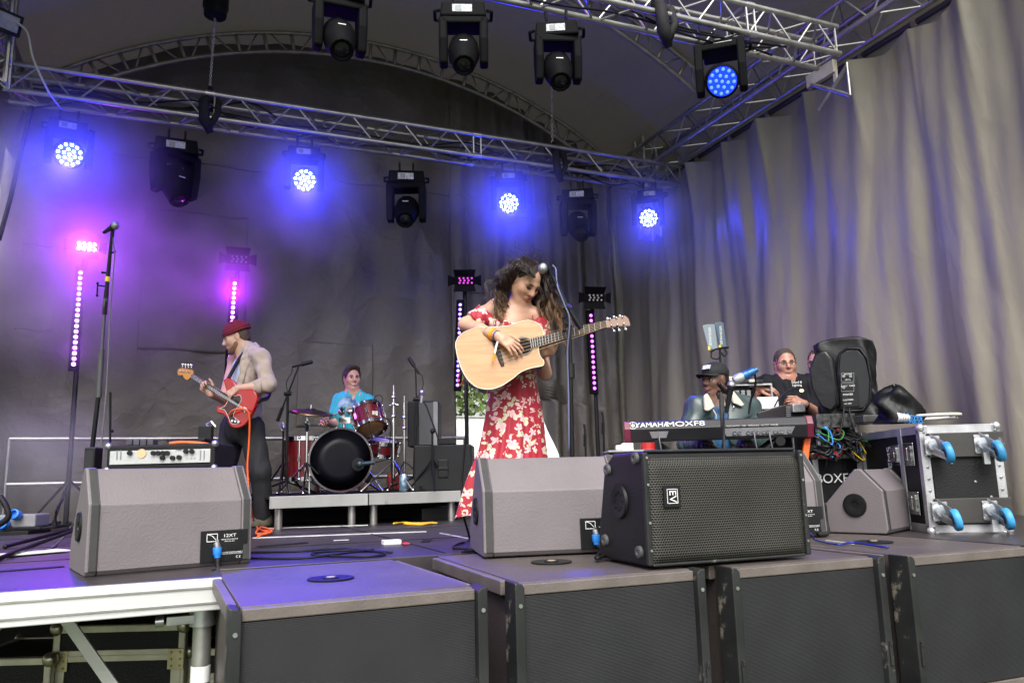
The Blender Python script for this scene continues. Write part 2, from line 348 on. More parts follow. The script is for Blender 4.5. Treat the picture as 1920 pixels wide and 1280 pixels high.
sp = [Vector(side((3.05 + .10 * math.sin(3 * w) + .22 * w - 1.2) / 7.52, 1 - w)) + Vector((-.02, 0, 0)) for w in [i / 26 for i in range(27)]]
b.tube(sp, .006, 6)
for p in sp[::2]: b.ell(p, (.014, .016, .012), None, 8, 6)
one('lacing_rope', b, mat('old_rope', (.33, .28, .2), .8, 0, .3, 20), 'pale lacing rope running down the seam of the grey side wall', 'rope', smooth=True)
b = B()
def sideL(u, v):
    y = 7.5 + 1.2 * u; z = -.15 + 4.6 * v
    return (XL + .05 + .04 * math.sin(6 * y + z) + .02 * math.sin(13 * y), y, z)
b.grid(sideL, 120, 60); one('side_tarp', b, TB, 'narrow strip of dark tarpaulin wall at the left edge, lit purple', 'tarpaulin', smooth=True)
# roof vault
b = B()
def roof(u, v):
    a = -1 + 2 * u; y0 = 3.9 - 2.4 * max(0, (abs(a) - .72) / .28); y = y0 + (9.0 - y0) * v
    if abs(a) < .86:
        th = a / .86 * .66; x = RC.x + (RR + .06) * math.sin(th); z = RC.z + (RR + .06) * math.cos(th)
    else:
        k = (abs(a) - .86) / .14; s_ = 1 if a > 0 else -1
        x = RC.x + s_ * ((RR + .06) * math.sin(.66) + .14 * k); z = RC.z + (RR + .06) * math.cos(.66) - .62 * k
    z += .035 * math.sin(2.6 * y + 3 * a) * math.sin(math.pi * u) - .03 * abs(math.sin(math.pi * (y - 2.75) / 2.0)) + .012 * math.sin(9 * a + 2 * y)
    return (x, y, z)
b.grid(roof, 90, 90); one('roof_tarp', b, TRF, 'dark vaulted tarpaulin roof stretched over the arches', 'roof', smooth=True)

# ---------------------------------------------------------------- trusses
def truss(name, label, A, Bq, w, h, up=(0, 0, 1), nb=14, r=.024, rb=.009, couple=(), group='aluminium trusses of the stage'):
    A, Bq = Vector(A), Vector(Bq); t = (Bq - A).normalized(); up = Vector(up); sd = t.cross(up).normalized(); up = sd.cross(t).normalized()
    T = thing(name, label, 'truss', (A + Bq) / 2, group)
    cs = [(-w / 2, h / 2), (w / 2, h / 2), (w / 2, -h / 2), (-w / 2, -h / 2)]; L_ = (Bq - A).length
    pt = lambda k, s: A + t * (s * L_) + sd * cs[k][0] + up * cs[k][1]
    for k in range(4):
        b = B(); b.cyl(pt(k, 0), pt(k, 1), r, n=10); obj('chord', b, ALU, T, smooth=2)
    b = B()
    for f in range(4):
        k0, k1 = f, (f + 1) % 4
        for i in range(nb):
            s0, s1 = i / nb, (i + 1) / nb
            a, c = (k0, k1) if (i + f) % 2 == 0 else (k1, k0)
            b.cyl(pt(a, s0 + .004), pt(c, s1 - .004), rb, n=6)
        for s in (0.005, .995): b.cyl(pt(k0, s), pt(k1, s), rb * 1.1, n=6)
        for s in couple:
            for ds in (-.006, .006): b.cyl(pt(k0, s + ds), pt(k1, s + ds), rb * 1.1, n=6)
    obj('bracing', b, ALU, T, smooth=2)
    if couple:
        for s in couple:
            for k in range(4): b = B(); b.cyl(pt(k, s - .006), pt(k, s + .006), r * 1.25, n=10); obj('coupler', b, STEEL, T, smooth=2)
    return pt
RT = truss('lighting_truss', 'long box truss across the rear of the stage carrying four lit blue lamps', (-1.5, 7.42, 3.83), (5.45, 7.42, 3.86), .24, .24, nb=26, couple=(.235, .62))
FT = truss('lighting_truss', 'front box truss at the upper right carrying the near lamps', (-1.4, 4.42, 3.70), (4.86, 4.42, 3.82), .24, .24, nb=26, couple=(.14, .855))
truss('side_truss', 'box truss running along the top of the grey right wall', (5.22, 2.2, 4.15), (5.22, 8.3, 4.15), .3, .3, nb=22)
truss('side_truss', 'box truss at the upper left corner above the left wall', (-1.62, 4.6, 4.1), (-1.62, 8.3, 4.1), .25, .25, nb=14)
def arch(label, y, lo, hi, n=22):
    T = thing('roof_arch', label, 'truss', (RC.x, y, RC.z + RR), 'curved roof arches')
    P_ = lambda th, r: Vector((RC.x + r * math.sin(th), y, RC.z + r * math.cos(th)))
    ths = [lo + (hi - lo) * i / 40 for i in range(41)]
    for r in (RR, RR - .23): b = B(); b.tube([P_(q, r) for q in ths], .024, 8); obj('chord', b, ALUD, T, smooth=True)
    b = B()
    for i in range(n):
        a = lo + (hi - lo) * i / n; c = lo + (hi - lo) * (i + 1) / n
        b.cyl(P_(a, RR), P_(a, RR - .23), .02, n=6)
        b.cyl(P_(a + .012, RR if i % 2 else RR - .23), P_(c - .012, RR - .23 if i % 2 else RR), .010, n=6)
    obj('bracing', b, ALUD, T, smooth=True)
ALUD = mat('dull_aluminium', (.36, .33, .29), .45, .7, .2, 8)
arch('curved lattice arch under the roof above the rear truss', 8.42, -.60, .60)
arch('curved lattice arch descending at the upper right behind the front truss', 6.25, -.60, .60)
b = B(); b.cyl((XR - .03, 1.6, ZP), (XR - .03, 7.8, ZP + .02), .03, n=10)
one('curtain_pole', b, mat('dark_pole', (.07, .055, .06), .45, .3, .2, 10), 'dark pole from which the grey side wall hangs', 'pole', smooth=2)
WEB = mat('tan_webbing', (.3, .24, .2), .8, 0, .2, 30)
for i, q in enumerate(TIE):
    b = B(); b.lathe([(.036, -.02), (.042, -.02), (.042, .02), (.036, .02)], (XR - .03, q, ZP), (0, 1, 0), 10)
    b.box((XR - .046, q, ZP - .085), (.012, .03, .1))
    one('tie_strap', b, WEB, 'tan strap tying the grey side wall to its dark pole', 'strap', 'straps along the curtain pole')
# square plate bracket and sleeve block near the front truss end
def post(label, x, y, z0, z1, s=.09):
    T = thing('corner_post', label, 'post', (x, y, z0), 'corner posts of the stage roof')
    for dx in (-1, 1):
        for dy in (-1, 1): b = B(); b.cyl((x + dx * s, y + dy * s, z0), (x + dx * s, y + dy * s, z1), .022, n=8); obj('chord', b, ALU, T, smooth=2)
    b = B(); n = 10
    for i in range(n):
        a, c = z0 + (z1 - z0) * i / n, z0 + (z1 - z0) * (i + 1) / n; q = 1 if i % 2 else -1
        for f in (-1, 1):
            b.cyl((x - q * s, y + f * s, a), (x + q * s, y + f * s, c), .01, n=6); b.cyl((x + f * s, y - q * s, a), (x + f * s, y + q * s, c), .01, n=6)
    obj('bracing', b, ALU, T, smooth=2)
post('lattice post in the rear right corner above the truss end', 5.25, 7.75, 3.2, 4.6)
post('lattice post at the upper left behind the floodlight', -1.46, 6.9, 3.55, 4.6, .06)
T = thing('truss_bracket', 'pale crossed bracket holding the end of the front truss', 'bracket', (5.1, 4.6, 3.7))
b = B(); b.box((5.12, 4.75, 3.80), (.05, .32, .12)); b.box((5.12, 4.60, 3.72), (.02, .04, .14), None); obj('plate', b, mat('cream_steel', (.5, .47, .36), .5, .3, .15, 8), T, bevel=.003)
b = B(); b.cyl((5.1, 4.45, 3.45), (5.1, 4.85, 3.75), .018); b.cyl((5.1, 4.45, 3.72), (5.1, 4.8, 3.48), .018); b.cyl((5.1, 4.45, 3.45), (5.1, 4.45, 3.75), .014); obj('cross_bar', b, ALU, T, smooth=2)

# rear hand rail
T = thing('guard_rail', 'tubular guard rail across the back edge of the stage', 'rail', (1.8, 8.35, 0))
for z in (.80, .39): b = B(); b.cyl((-1.42, 8.35, z), (3.0, 8.35, z - .01), .022, n=10); obj('rail_tube', b, ALU, T, smooth=2)
for x in (-1.42, .55, 3.0): b = B(); b.cyl((x, 8.35, 0), (x, 8.35, .8), .022, n=10); obj('rail_post', b, ALU, T, smooth=2)

# outside, seen through the gap: trees and a white marquee
LEAF = mat('leaf', (.075, .13, .022), .6, 0, .5, 1.2, c2=(.17, .24, .05))
BARK = mat('bark', (.08, .06, .045), .9, 0, .3, 6)
def tree(x, y, h, r, label):
    T = thing('leafy_tree', label, 'tree', (x, y, -1.2), 'trees beyond the gap in the tarpaulin'); rng = np.random.default_rng(int(x * 10))
    b = B(); b.tube([(x, y, -1.2), (x + .1, y, h * .35), (x, y, h * .6)], [.22, .15, .08], 8)
    for k in range(6):
        a = k * 1.05; b.tube([(x + .08, y, h * .28 + .15 * k), (x + r * .6 * math.cos(a), y + r * .6 * math.sin(a), h * .5 + .2 * k)], [.06, .02], 6)
    obj('trunk', b, BARK, T, smooth=True)
    b = B(); cl = [(x + rng.normal() * r * .5, y + rng.normal() * r * .45, h * .55 + rng.normal() * h * .2, r * rng.uniform(.2, .4)) for _ in range(34)]
    for cx_, cy_, cz, cr in cl:
        for _ in range(110):
            p = Vector(rng.normal(size=3)).normalized() * cr * rng.uniform(.6, 1.1) + Vector((cx_, cy_, cz)); a = Vector(rng.normal(size=3)).normalized() * .11; c = Vector(rng.normal(size=3)).normalized() * .07
            b.add([p - a, p + c, p + a, p - c], [(0, 1, 2, 3)])
    obj('crown', b, LEAF, T)
tree(5.6, 21.5, 6.4, 3.0, 'bushy green tree seen in the gap left of the dress'); tree(9.6, 22.5, 6.6, 3.2, 'green tree seen in the gap right of the dress'); tree(7.6, 25.5, 7.4, 3.2, 'green tree farther off behind the white marquee')
T = thing('marquee', 'bright white marquee wall outside, seen through the gap behind the singer', 'marquee', (8, 17.1, -1.2))
zt_ = on_y(940, 782, 17.0).z
b = B(); b.box((7.0, 18.1, (zt_ - 1.2) / 2), (7.0, 2.2, zt_ + 1.2)); obj('wall', b, mat('white_pvc', (.82, .82, .82), .6, 0, .03), T, bevel=.02)
b = B(); b.prism([(-3.6, 0), (3.6, 0), (0, .02)], (7.0, 16.95, zt_ + .002), (1, 0, 0), (0, 0, 1), (0, 1, 0), 0, 2.3); obj('roof', b, mat('white_pvc_roof', (.8, .8, .8), .6, 0, .03), T)
# ---------------------------------------------------------------- lamps
LENSB = emit('blue_led_lens', (.003, .03, 1.0), 1.2)
LEDW = emit('white_blue_led', (.55, .68, 1.0), 26)
LEDB = emit('blue_led', (.03, .07, 1.0), 4)
LENSD = mat('dark_lens', (.01, .012, .016), .08, 0, .1, 5, spec=.8)
LAMP = mat('lamp_housing', (.004, .004, .005), .62, 0, .25, 14, .05, 90, spec=.06)
DISP = mat('display_panel', (.2, .22, .24), .3, 0, .4, 60, c2=(.45, .47, .5))
def lamp_light(name, loc, color, watts, parent, aim=None, size=.1, cone=None, blend=.6):
    d = bpy.data.lights.new(name, 'SPOT' if cone else 'POINT'); d.energy = watts; d.color = color; d.shadow_soft_size = size
    if cone: d.spot_size = rad(cone); d.spot_blend = blend
    o = bpy.data.objects.new(name, d); col.objects.link(o); o.parent = parent; o.location = Vector(loc) - rootof(parent).location
    if aim is not None: o.rotation_euler = (-Vector(aim)).to_track_quat('Z', 'Y').to_euler()
    return o
def clamp_and_base(T, P, w, dpt, hgt, face, disp=True):
    """hook clamps and the base box; P is the point where it hangs, face the horizontal direction of its front"""
    S = Vector((-face.y, face.x, 0)); S = -S; R = (S, -face, ZV)
    for s in (-1, 1):
        b = B(); c = P + S * (.07 * s); b.tube([c + Vector((0, 0, z)) + face * x for x, z in [(.03, .0), (.045, .045), (0, .075), (-.04, .045), (-.035, -.03)]], .011, 6); b.cyl(c + face * -.02, c + Vector((0, 0, -.06)), .012); obj('clamp', b, BLKM, T, smooth=2)
    top = P + Vector((0, 0, -.05)); c = top + Vector((0, 0, -hgt / 2))
    b = B(); b.prism([(-w * .5, -hgt * .5), (w * .5, -hgt * .5), (w * .46, hgt * .5), (-w * .46, hgt * .5)], c, S, ZV, face, -dpt / 2, dpt / 2); base = obj('base', b, LAMP, T, bevel=.012)
    if disp:
        b = B(); b.box(c + face * (dpt / 2 + .002) + S * w * .02, (w * .42, .004, hgt * .5), R); obj('display', b, DISP, base)
        b = B(); b.box(c + face * (dpt / 2 + .004) + S * w * .1, (w * .13, .004, hgt * .36), R); obj('screen', b, mat('dim_screen', (.03, .05, .07), .15, 0, .2), base)
    for s in (-1, 1):
        b = B(); q = c + S * (s * w * .5); b.tube([q + face * .06, q + S * (s * .035) + face * .05, q + S * (s * .035) - face * .05, q - face * .06], .011, 6); obj('handle', b, LAMP, base, smooth=2)
    return c, S, R
def wash_head(label, hang, lens, lit, watts, target, i_=0):
    face = Vector((CAM.x - hang.x, CAM.y - hang.y, 0)).normalized()
    T = thing('wash_lamp', label, 'stage lamp', hang, 'moving wash lamps hanging from the trusses')
    c, S, R = clamp_and_base(T, hang, .32, .18, .11, face)
    aim = (CAM + Vector((.3, 0, -.4)) - lens).normalized(); sa = aim.cross(ZV).normalized(); ua = sa.cross(aim)
    hc = lens - aim * .12
    for s in (-1, 1):
        b = B(); z0 = c.z - .04; z1 = hc.z - .10
        b.prism([(-.075, 0), (.075, 0), (.085, (z1 - z0) * .55), (.05, z1 - z0), (-.05, z1 - z0), (-.085, (z1 - z0) * .55)], Vector((hc.x, hc.y, z0)) + S * (s * .155), face, ZV, S, -.03, .03)
        obj('yoke_arm', b, LAMP, T, bevel=.012)
    b = B(); b.box(Vector((hc.x, hc.y, c.z - .075)), (.30, .14, .05), R); obj('yoke_bridge', b, LAMP, T, bevel=.012)
    b = B(); b.lathe([(.04, -.11), (.095, -.10), (.121, -.05), (.125, .06), (.123, .115), (.110, .125)], hc, aim, 28); obj('head', b, LAMP, T, smooth=2)
    b = B(); b.cyl(lens + aim * .004, lens + aim * .010, .104, n=32); lp = obj('lens', b, LENSB, T, smooth=2)
    b = B()
    for ring, n in ((0, 1), (.043, 6), (.085, 12)):
        for k in range(n):
            a = 2 * math.pi * (k + .25) / n; q = lens + aim * .012 + sa * (ring * math.cos(a)) + ua * (ring * math.sin(a)); b.ell(q, (.0125, .0125, .006), (sa, ua, aim), 10, 6)
    obj('led_array', b, lit, lp, smooth=True)
    lamp_light('lamp_glow', lens + aim * .06, (.0005, .010, 1.0), watts, T, aim=(aim - ZV * .25 + NH * -.15), size=.10, cone=165, blend=.5); lamp_light('lamp_spill', lens + aim * .10, (.001, .012, 1.0), watts * (.10 if i_ == 3 else .20), T, size=.10)
    if target is not None: lamp_light('lamp_beam', lens + aim * .05, (.05, .03, 1.0), 600 if i_ < 2 else 220, T, aim=(Vector(target) - lens), size=.08, cone=27, blend=.6)
    return T
wl_ = ['at the left end of the rear truss, over the purple smoke', 'left of centre on the rear truss, above the drummer', 'right of centre on the rear truss, above the singer', 'at the right end of the rear truss, above the keyboard']
for i, ((bx_, by_), (lx, ly)) in enumerate([((130, 222), (130, 290)), ((571, 272), (571, 338)), ((954, 318), (954, 381)), ((1218, 352), (1216, 409))]):
    wash_head('lit blue lamp ' + wl_[i], on_y(bx_, by_, 7.36), on_y(lx, ly, 7.2), LEDW, 64 if i < 3 else 40, [(-.9, 3.1, 0), (.45, 2.9, 0), (.9, 2.7, 0), (2.0, 2.9, .4)][i], i)
wash_head('blue wash lamp with dimmer dots hanging alone from the front truss', on_y(1356, 72, 4.40), on_y(1354, 153, 4.22), LEDB, 2, None)

def spot_head(label, hang, scale, pan, tilt):
    """dark profile spot: base, yoke arms and a faceted barrel tapering to the lens"""
    face0 = Vector((CAM.x - hang.x, CAM.y - hang.y, 0)).normalized()
    T = thing('spot_lamp', label, 'stage lamp', hang, 'unlit black spot lamps hanging from the trusses'); k = scale
    c, S, R = clamp_and_base(T, hang, .38 * k, .22 * k, .13 * k, face0)
    fa = Matrix.Rotation(pan, 3, 'Z') @ face0; sd = Matrix.Rotation(pan, 3, 'Z') @ S
    aim = (fa * math.cos(tilt) - ZV * math.sin(tilt)).normalized(); ua = sd.cross(aim)
    if ua.z < 0: ua = -ua
    hc = c + Vector((0, 0, -.34 * k))
    for s in (-1, 1):
        b = B(); z0 = c.z - .06 * k; z1 = hc.z - .11 * k
        b.prism([(-.10 * k, 0), (.10 * k, 0), (.10 * k, (z1 - z0) * .5), (.055 * k, z1 - z0), (-.055 * k, z1 - z0), (-.10 * k, (z1 - z0) * .5)], Vector((hc.x, hc.y, z0)) + sd * (s * .165 * k), fa, ZV, sd, -.035 * k, .035 * k)
        obj('yoke_arm', b, LAMP, T, bevel=.014)
    b = B(); b.box(Vector((hc.x, hc.y, c.z - .085 * k)), (.36 * k, .2 * k, .07 * k), (sd, -fa, ZV)); obj('yoke_bridge', b, LAMP, T, bevel=.012)
    b = B(); b.lathe([(.06 * k, -.17 * k), (.118 * k, -.14 * k), (.13 * k, -.02 * k), (.125 * k, .06 * k), (.098 * k, .16 * k), (.092 * k, .21 * k), (.075 * k, .215 * k), (.07 * k, .20 * k)], hc, aim, 12); hd = obj('head', b, LAMP, T, smooth=2, bevel=.005)
    b = B(); b.lathe([(.072 * k, .19 * k), (.05 * k, .203 * k), (.0, .208 * k)], hc, aim, 20); obj('lens', b, LENSD, hd, smooth=True)
    b = B(); b.box(hc + ua * (.127 * k) + aim * .03 * k, (.06 * k, .012 * k, .003), (sd, aim, ua)); obj('badge', b, WHITE, hd)
    return T
spot_head('dark spot lamp on the rear truss between the two leftmost lit lamps', on_y(332, 258, 7.4), 1.0, .5, 1.05)
spot_head('dark spot lamp on the rear truss between the two middle lit lamps', on_y(762, 318, 7.4), 1.0, -.1, .75)
spot_head('dark spot lamp at the right of the rear truss, half lost in blue light', on_y(1082, 352, 7.4), 1.0, .2, .8)
spot_head('dark spot lamp cut off by the top edge, leftmost on the front truss', on_y(638, -30, 4.4), .80, .15, .9)
spot_head('dark spot lamp second from the left on the front truss', on_y(868, 4, 4.4), .80, 0, .95)
spot_head('dark spot lamp third from the left on the front truss, before a chain', on_y(1043, 40, 4.4), .80, .15, .95)

# chain hoists, chains and black straps round the trusses
def chain(label, p, q, n):
    b = B(); t = (q - p).normalized()
    for i in range(n):
        c = p.lerp(q, (i + .5) / n); L_ = (q - p).length / n * .62; u = UH if i % 2 else NH
        b.tube([c + t * (L_ * math.cos(a)) + u * (.011 * math.sin(a)) for a in [2 * math.pi * k / 8 for k in range(9)]], .0042, 5, False)
    return one('hoist_chain', b, STEEL, label, 'chain', smooth=True)
h1 = on_y(404, 22, 7.4); h1b = on_y(393, 168, 7.42)
T = thing('chain_hoist', 'black chain hoist motor cut off by the top edge, over the rear truss', 'hoist', h1)
b = B(); b.lathe([(.06, -.07), (.105, -.05), (.11, 0), (.11, .34), (.06, .36)], h1, (0, 0, 1), 14); obj('housing', b, BLKM, T, smooth=2)
b = B()
for k in range(10):
    a = k * .63; b.box(h1 + Vector((.112 * math.cos(a), .112 * math.sin(a), .15)), (.012, .012, .26))
obj('cooling_fin', b, BLKM, T)
chain('steel chain dropping from the hoist motor to the rear truss at the left', h1 + Vector((0, 0, -.07)), h1b, 34)
c2 = on_y(1036, 268, 7.42); chain('steel chain rising from the rear truss behind the second strap', on_y(1033, 60, 7.42), c2, 44)
for lab, px, py, yy, n in [('black sling wrapped round the rear truss under the left chain', 393, 185, 7.42, 1), ('black sling wrapped round the rear truss under the right chain', 1038, 285, 7.42, 1), ('black sling wrapped round the front truss at the top right', 1226, 12, 4.42, 1)]:
    top = on_y(px, py, yy); b = B()
    b.tube([top + Vector((0, 0, .12)), top + Vector((.01, -.02, .0)), top + Vector((-.05, -.15, -.1)), top + Vector((-.04, -.16, -.30)), top + Vector((.02, -.12, -.40))], [.018, .05, .045, .05, .03], 8)
    b.tube([top, top + Vector((.08, -.1, -.08)), top + Vector((.07, -.15, -.22)), top + Vector((0, -.15, -.36))], [.04, .035, .03, .03], 8)
    one('truss_sling', b, mat('black_webbing', (.016, .015, .017), .75, 0, .3, 20, .3, 60), lab, 'sling', 'black slings round the trusses', smooth=True)
# cables lying in the rear truss
b = B(); rng = np.random.default_rng(3)
for k in range(5):
    b_pts = [Vector((-1.3 + i * .45, 7.42 + rng.normal() * .05, 3.80 + rng.normal() * .05)) for i in range(15)]; cable(b, b_pts, .009)
one('truss_cables', b, CABM, 'black cables running loosely inside the rear truss', 'cables', smooth=True)
b = B()
for k in range(3):
    cable(b, [Vector((-1.2 + i * .5, 4.42 + rng.normal() * .05, 3.66 + rng.normal() * .05)) for i in range(12)], .009)
one('truss_cables', b, CABM, 'black cables running inside the front truss', 'cables', smooth=True)
# floodlight at the left edge
p = on_y(8, 40, 6.7); T = thing('floodlight', 'small black floodlight clipped to the post at the left edge', 'floodlight', p)
b = B(); dd = Vector((.5, -.8, -.35)).normalized(); s_ = dd.cross(ZV).normalized(); u_ = s_.cross(dd)
b.box(p, (.24, .07, .17), (s_, dd, u_)); obj('housing', b, BLKM, T, bevel=.01)
b = B(); b.box(p + dd * .037, (.18, .004, .12), (s_, dd, u_)); obj('glass', b, mat('flood_glass', (.35, .35, .33), .2, 0, .2, 20), T)
b = B(); cable(b, [on_y(20, 35, 6.7), on_y(50, 60, 6.7), on_y(62, 110, 6.75), on_y(90, 170, 6.9), on_y(115, 205, 7.2)], .009)
one('white_cable', b, mat('white_cable', (.55, .55, .52), .5, 0, .1), 'white cable hanging from the floodlight at the left', 'cable', smooth=True)
b = B(); cable(b, [on_y(60, 200, 7.2), on_y(38, 290, 7.2), on_y(20, 370, 7.2), on_y(-2, 450, 7.2)], .02)
one('cable_loom', b, CABM, 'thick black cable falling along the left wall from the truss end', 'cable', smooth=True)

# LED par lamps with barn doors on stands and vertical LED strips
LEDV = emit('violet_led', (.72, .30, 1.0), 9); LEDP = emit('magenta_led', (.72, .10, 1.0), 3.2); LEDBL = emit('blue_violet_led', (.28, .16, 1.0), 3.2); LEDDIM = emit('dim_magenta_led', (.7, .07, .65), .55); LEDOFF = mat('unlit_led', (.45, .4, .42), .3, 0, .1); LEDHOT = emit('hot_violet_led', (.85, .7, 1.0), 90)
def par_stand(label, par, top, bot, D, ledm, n, smat, group='lamp stands along the back wall', yaw=0.0, dbl=False):
    cp = V(par[0], par[1], D); base = Vector((cp.x, cp.y, 0)); face = Vector((CAM.x - cp.x, CAM.y - cp.y, 0)).normalized(); face = Matrix.Rotation(yaw, 3, 'Z') @ face
    S = Vector((-face.y, face.x, 0)) * -1; S = -S if S.dot(UH) < 0 else S
    aim = (face - ZV * .25).normalized(); ua = S.cross(aim); ua = ua if ua.z > 0 else -ua; R = (S, aim, ua)
    T = thing('lamp_stand', label, 'lamp stand', base, group)
    pt, pb = V(top[0], top[1], D), V(bot[0], bot[1], D)
    back = -face * .06
    b = B(); b.cyl(base + back, Vector((cp.x, cp.y, cp.z)) + back, .022); obj('pole', b, BLKM, T, smooth=2)
    for k in range(3):
        a = k * 2.09 + .4; d = Vector((math.cos(a), math.sin(a), 0)); b = B(); b.cyl(base + back + Vector((0, 0, .42)), base + back + d * .42 + Vector((0, 0, .02)), .012, n=8); obj('leg', b, BLKM, T, smooth=2)
    b = B(); b.box(cp, (.24, .09, .09), R); hd = obj('par_lamp', b, LAMP, T, bevel=.012)
    b = B(); b.prism([(-.105, 0), (.105, 0), (.12, .08), (-.12, .08)], cp + aim * .045 + ua * .045, S, (aim * .45 + ua).normalized(), aim, 0, .006); obj('barn_door', b, LAMP, hd)
    b = B(); b.prism([(-.105, 0), (.105, 0), (.12, -.08), (-.12, -.08)], cp + aim * .045 - ua * .045, S, (ua - aim * .45).normalized(), aim, 0, .006); obj('barn_door', b, LAMP, hd)
    for s in (-1, 1): b = B(); b.prism([(0, -.04), (0, .04), (.06, .06), (.06, -.06)], cp + aim * .045 + S * (.12 * s), (S * s + aim * .3).normalized(), ua, aim, 0, .006); obj('barn_door', b, LAMP, hd)
    b = B()
    for r_, nn in ((.025, 4), (0, 3), (-.025, 4)):
        for i in range(nn): b.ell(cp + aim * .052 + S * ((i - (nn - 1) / 2) * .044 + (.012 if r_ else 0)) + ua * r_, (.011, .006, .011), R, 8, 6)
    obj('led_array', b, ledm, hd, smooth=True)
    t = (pb - pt).normalized(); mid = (pt + pb) / 2; Rb = (S, face, t)
    b = B(); b.box(mid - face * .012, (.085, .05, (pb - pt).length + .12), (S, -face, t)); hs = obj('led_strip', b, LAMP, T, bevel=.006)
    b = B()
    for i in range(n): b.ell(pt.lerp(pb, i / (n - 1)) + face * .018, (.0165, .008, .0165), (S, face, t), 10, 6)
    obj('led_row', b, smat, hs, smooth=True)
    return T, cp, pt, pb, aim
T, cp, pt, pb, aim = par_stand('lamp stand at the far left glaring violet through smoke', (160, 462), (151, 512), (138, 683), 7.05, LEDHOT, 18, LEDV)
lamp_light('par_beam', cp + aim * .1, (.4, .05, 1.0), 80, T, aim=Vector((-.6, 3.6, 0)) - cp, size=.1, cone=27, blend=.8); lamp_light('par_glow', cp + aim * .09, (.36, .012, 1.0), 95, T, aim=aim, size=.12, cone=170, blend=.4)
for q, w in ((.15, 8), (.85, 8)): lamp_light('strip_glow', pt.lerp(pb, q) + aim * .06, (.38, .02, 1), w, T, aim=aim, size=.05, cone=165)
T, cp, pt, pb, aim = par_stand('lamp stand with a violet LED strip directly behind the bassist', (446, 486), (440, 532), (428, 715), 7.55, LEDOFF, 21, LEDV)
lamp_light('strip_glow', pt.lerp(pb, .1) + aim * .06, (.42, .012, 1), 46, T, aim=aim, size=.05, cone=165)
T, cp, pt, pb, aim = par_stand('lamp stand to the left of the singer with dim pink par lamp', (871, 526), (863, 572), (858, 722), 8.1, LEDDIM, 18, LEDBL)
lamp_light('strip_glow', pb + aim * .06, (.5, .05, 1), 2, T, aim=aim, size=.05, cone=160)
T, cp, pt, pb, aim = par_stand('lamp stand right of the singer with an unlit par lamp and bright magenta strip', (1112, 558), (1107, 592), (1114, 728), 8.1, LEDOFF, 15, LEDP, yaw=.3)
lamp_light('strip_glow', pt.lerp(pb, .4) + aim * .06, (.6, .05, 1), 4, T, aim=aim, size=.05, cone=160)

# smoke drifting round the lamps: closed volumes, even density
def smoke(name, label, c, r, dens):
    b = B(); b.ell(c, r, None, 32, 20); m_ = bpy.data.materials.new(name); m_.use_nodes = True; N, L, P_ = nodes(m_); N.remove(P_)
    pv = N.new('ShaderNodeVolumePrincipled'); pv.inputs['Density'].default_value = dens; pv.inputs['Color'].default_value = (.9, .9, .92, 1); L.new(pv.outputs[0], N['Material Output'].inputs['Volume'])
    o = one('smoke', b, m_, label, 'smoke', smooth=True); o['kind'] = 'stuff'; return o
def soft(m_, c, r, dens):                            # density fades smoothly to nothing at the rim of the puff
    N, L = m_.node_tree.nodes, m_.node_tree.links; pv = [n for n in N if n.type == 'PRINCIPLED_VOLUME'][0]
    tc = N.new('ShaderNodeTexCoord'); mp = N.new('ShaderNodeMapping'); mp.vector_type = 'TEXTURE'; mp.inputs['Location'].default_value = c; mp.inputs['Scale'].default_value = r
    L.new(tc.outputs['Object'], mp.inputs[0]); g = N.new('ShaderNodeTexGradient'); g.gradient_type = 'SPHERICAL'; L.new(mp.outputs[0], g.inputs[0])
    nz = N.new('ShaderNodeTexNoise'); nz.inputs['Scale'].default_value = 2.2; nz.inputs['Detail'].default_value = 3; L.new(tc.outputs['Object'], nz.inputs['Vector'])
    nr = N.new('ShaderNodeMapRange'); nr.inputs['From Min'].default_value = .3; nr.inputs['From Max'].default_value = .7; nr.inputs['To Min'].default_value = .25; nr.inputs['To Max'].default_value = 1.5; L.new(nz.outputs[0], nr.inputs[0])
    m1 = N.new('ShaderNodeMath'); m1.operation = 'MULTIPLY'; m0 = N.new('ShaderNodeMath'); m0.operation = 'POWER'; m0.inputs[1].default_value = 1.9; L.new(g.outputs['Fac'], m0.inputs[0]); L.new(m0.outputs[0], m1.inputs[0]); L.new(nr.outputs[0], m1.inputs[1])
    m2 = N.new('ShaderNodeMath'); m2.operation = 'MULTIPLY'; m2.inputs[1].default_value = dens; L.new(m1.outputs[0], m2.inputs[0]); L.new(m2.outputs[0], pv.inputs['Density'])
def puff(label, c, r, dens):
    o = smoke('smoke_puff', label, c, r, dens); soft(o.data.materials[0], c, r, dens)
puff('violet lit smoke drifting at the far left', V(140, 450, 6.75), (1.75, .95, 1.5), 2.3)
puff('pale grey smoke near the floor at the far left', V(70, 860, 6.5), (.95, .6, .75), 1.0)
puff('magenta lit wisp of smoke beside the lamp stand behind the bassist', V(415, 500, 7.3), (.75, .5, .75), 1.5)
for i, (lx, ly) in enumerate([(130, 290), (571, 338), (954, 381), (1216, 409)]):
    puff('blue lit haze around ' + ['the leftmost lamp of the rear truss', 'the lit lamp above the drummer', 'the lit lamp above the singer', 'the rightmost lamp of the rear truss'][i], on_y(lx, ly + 12, 6.95), (1.0, .65, .88), 1.5)
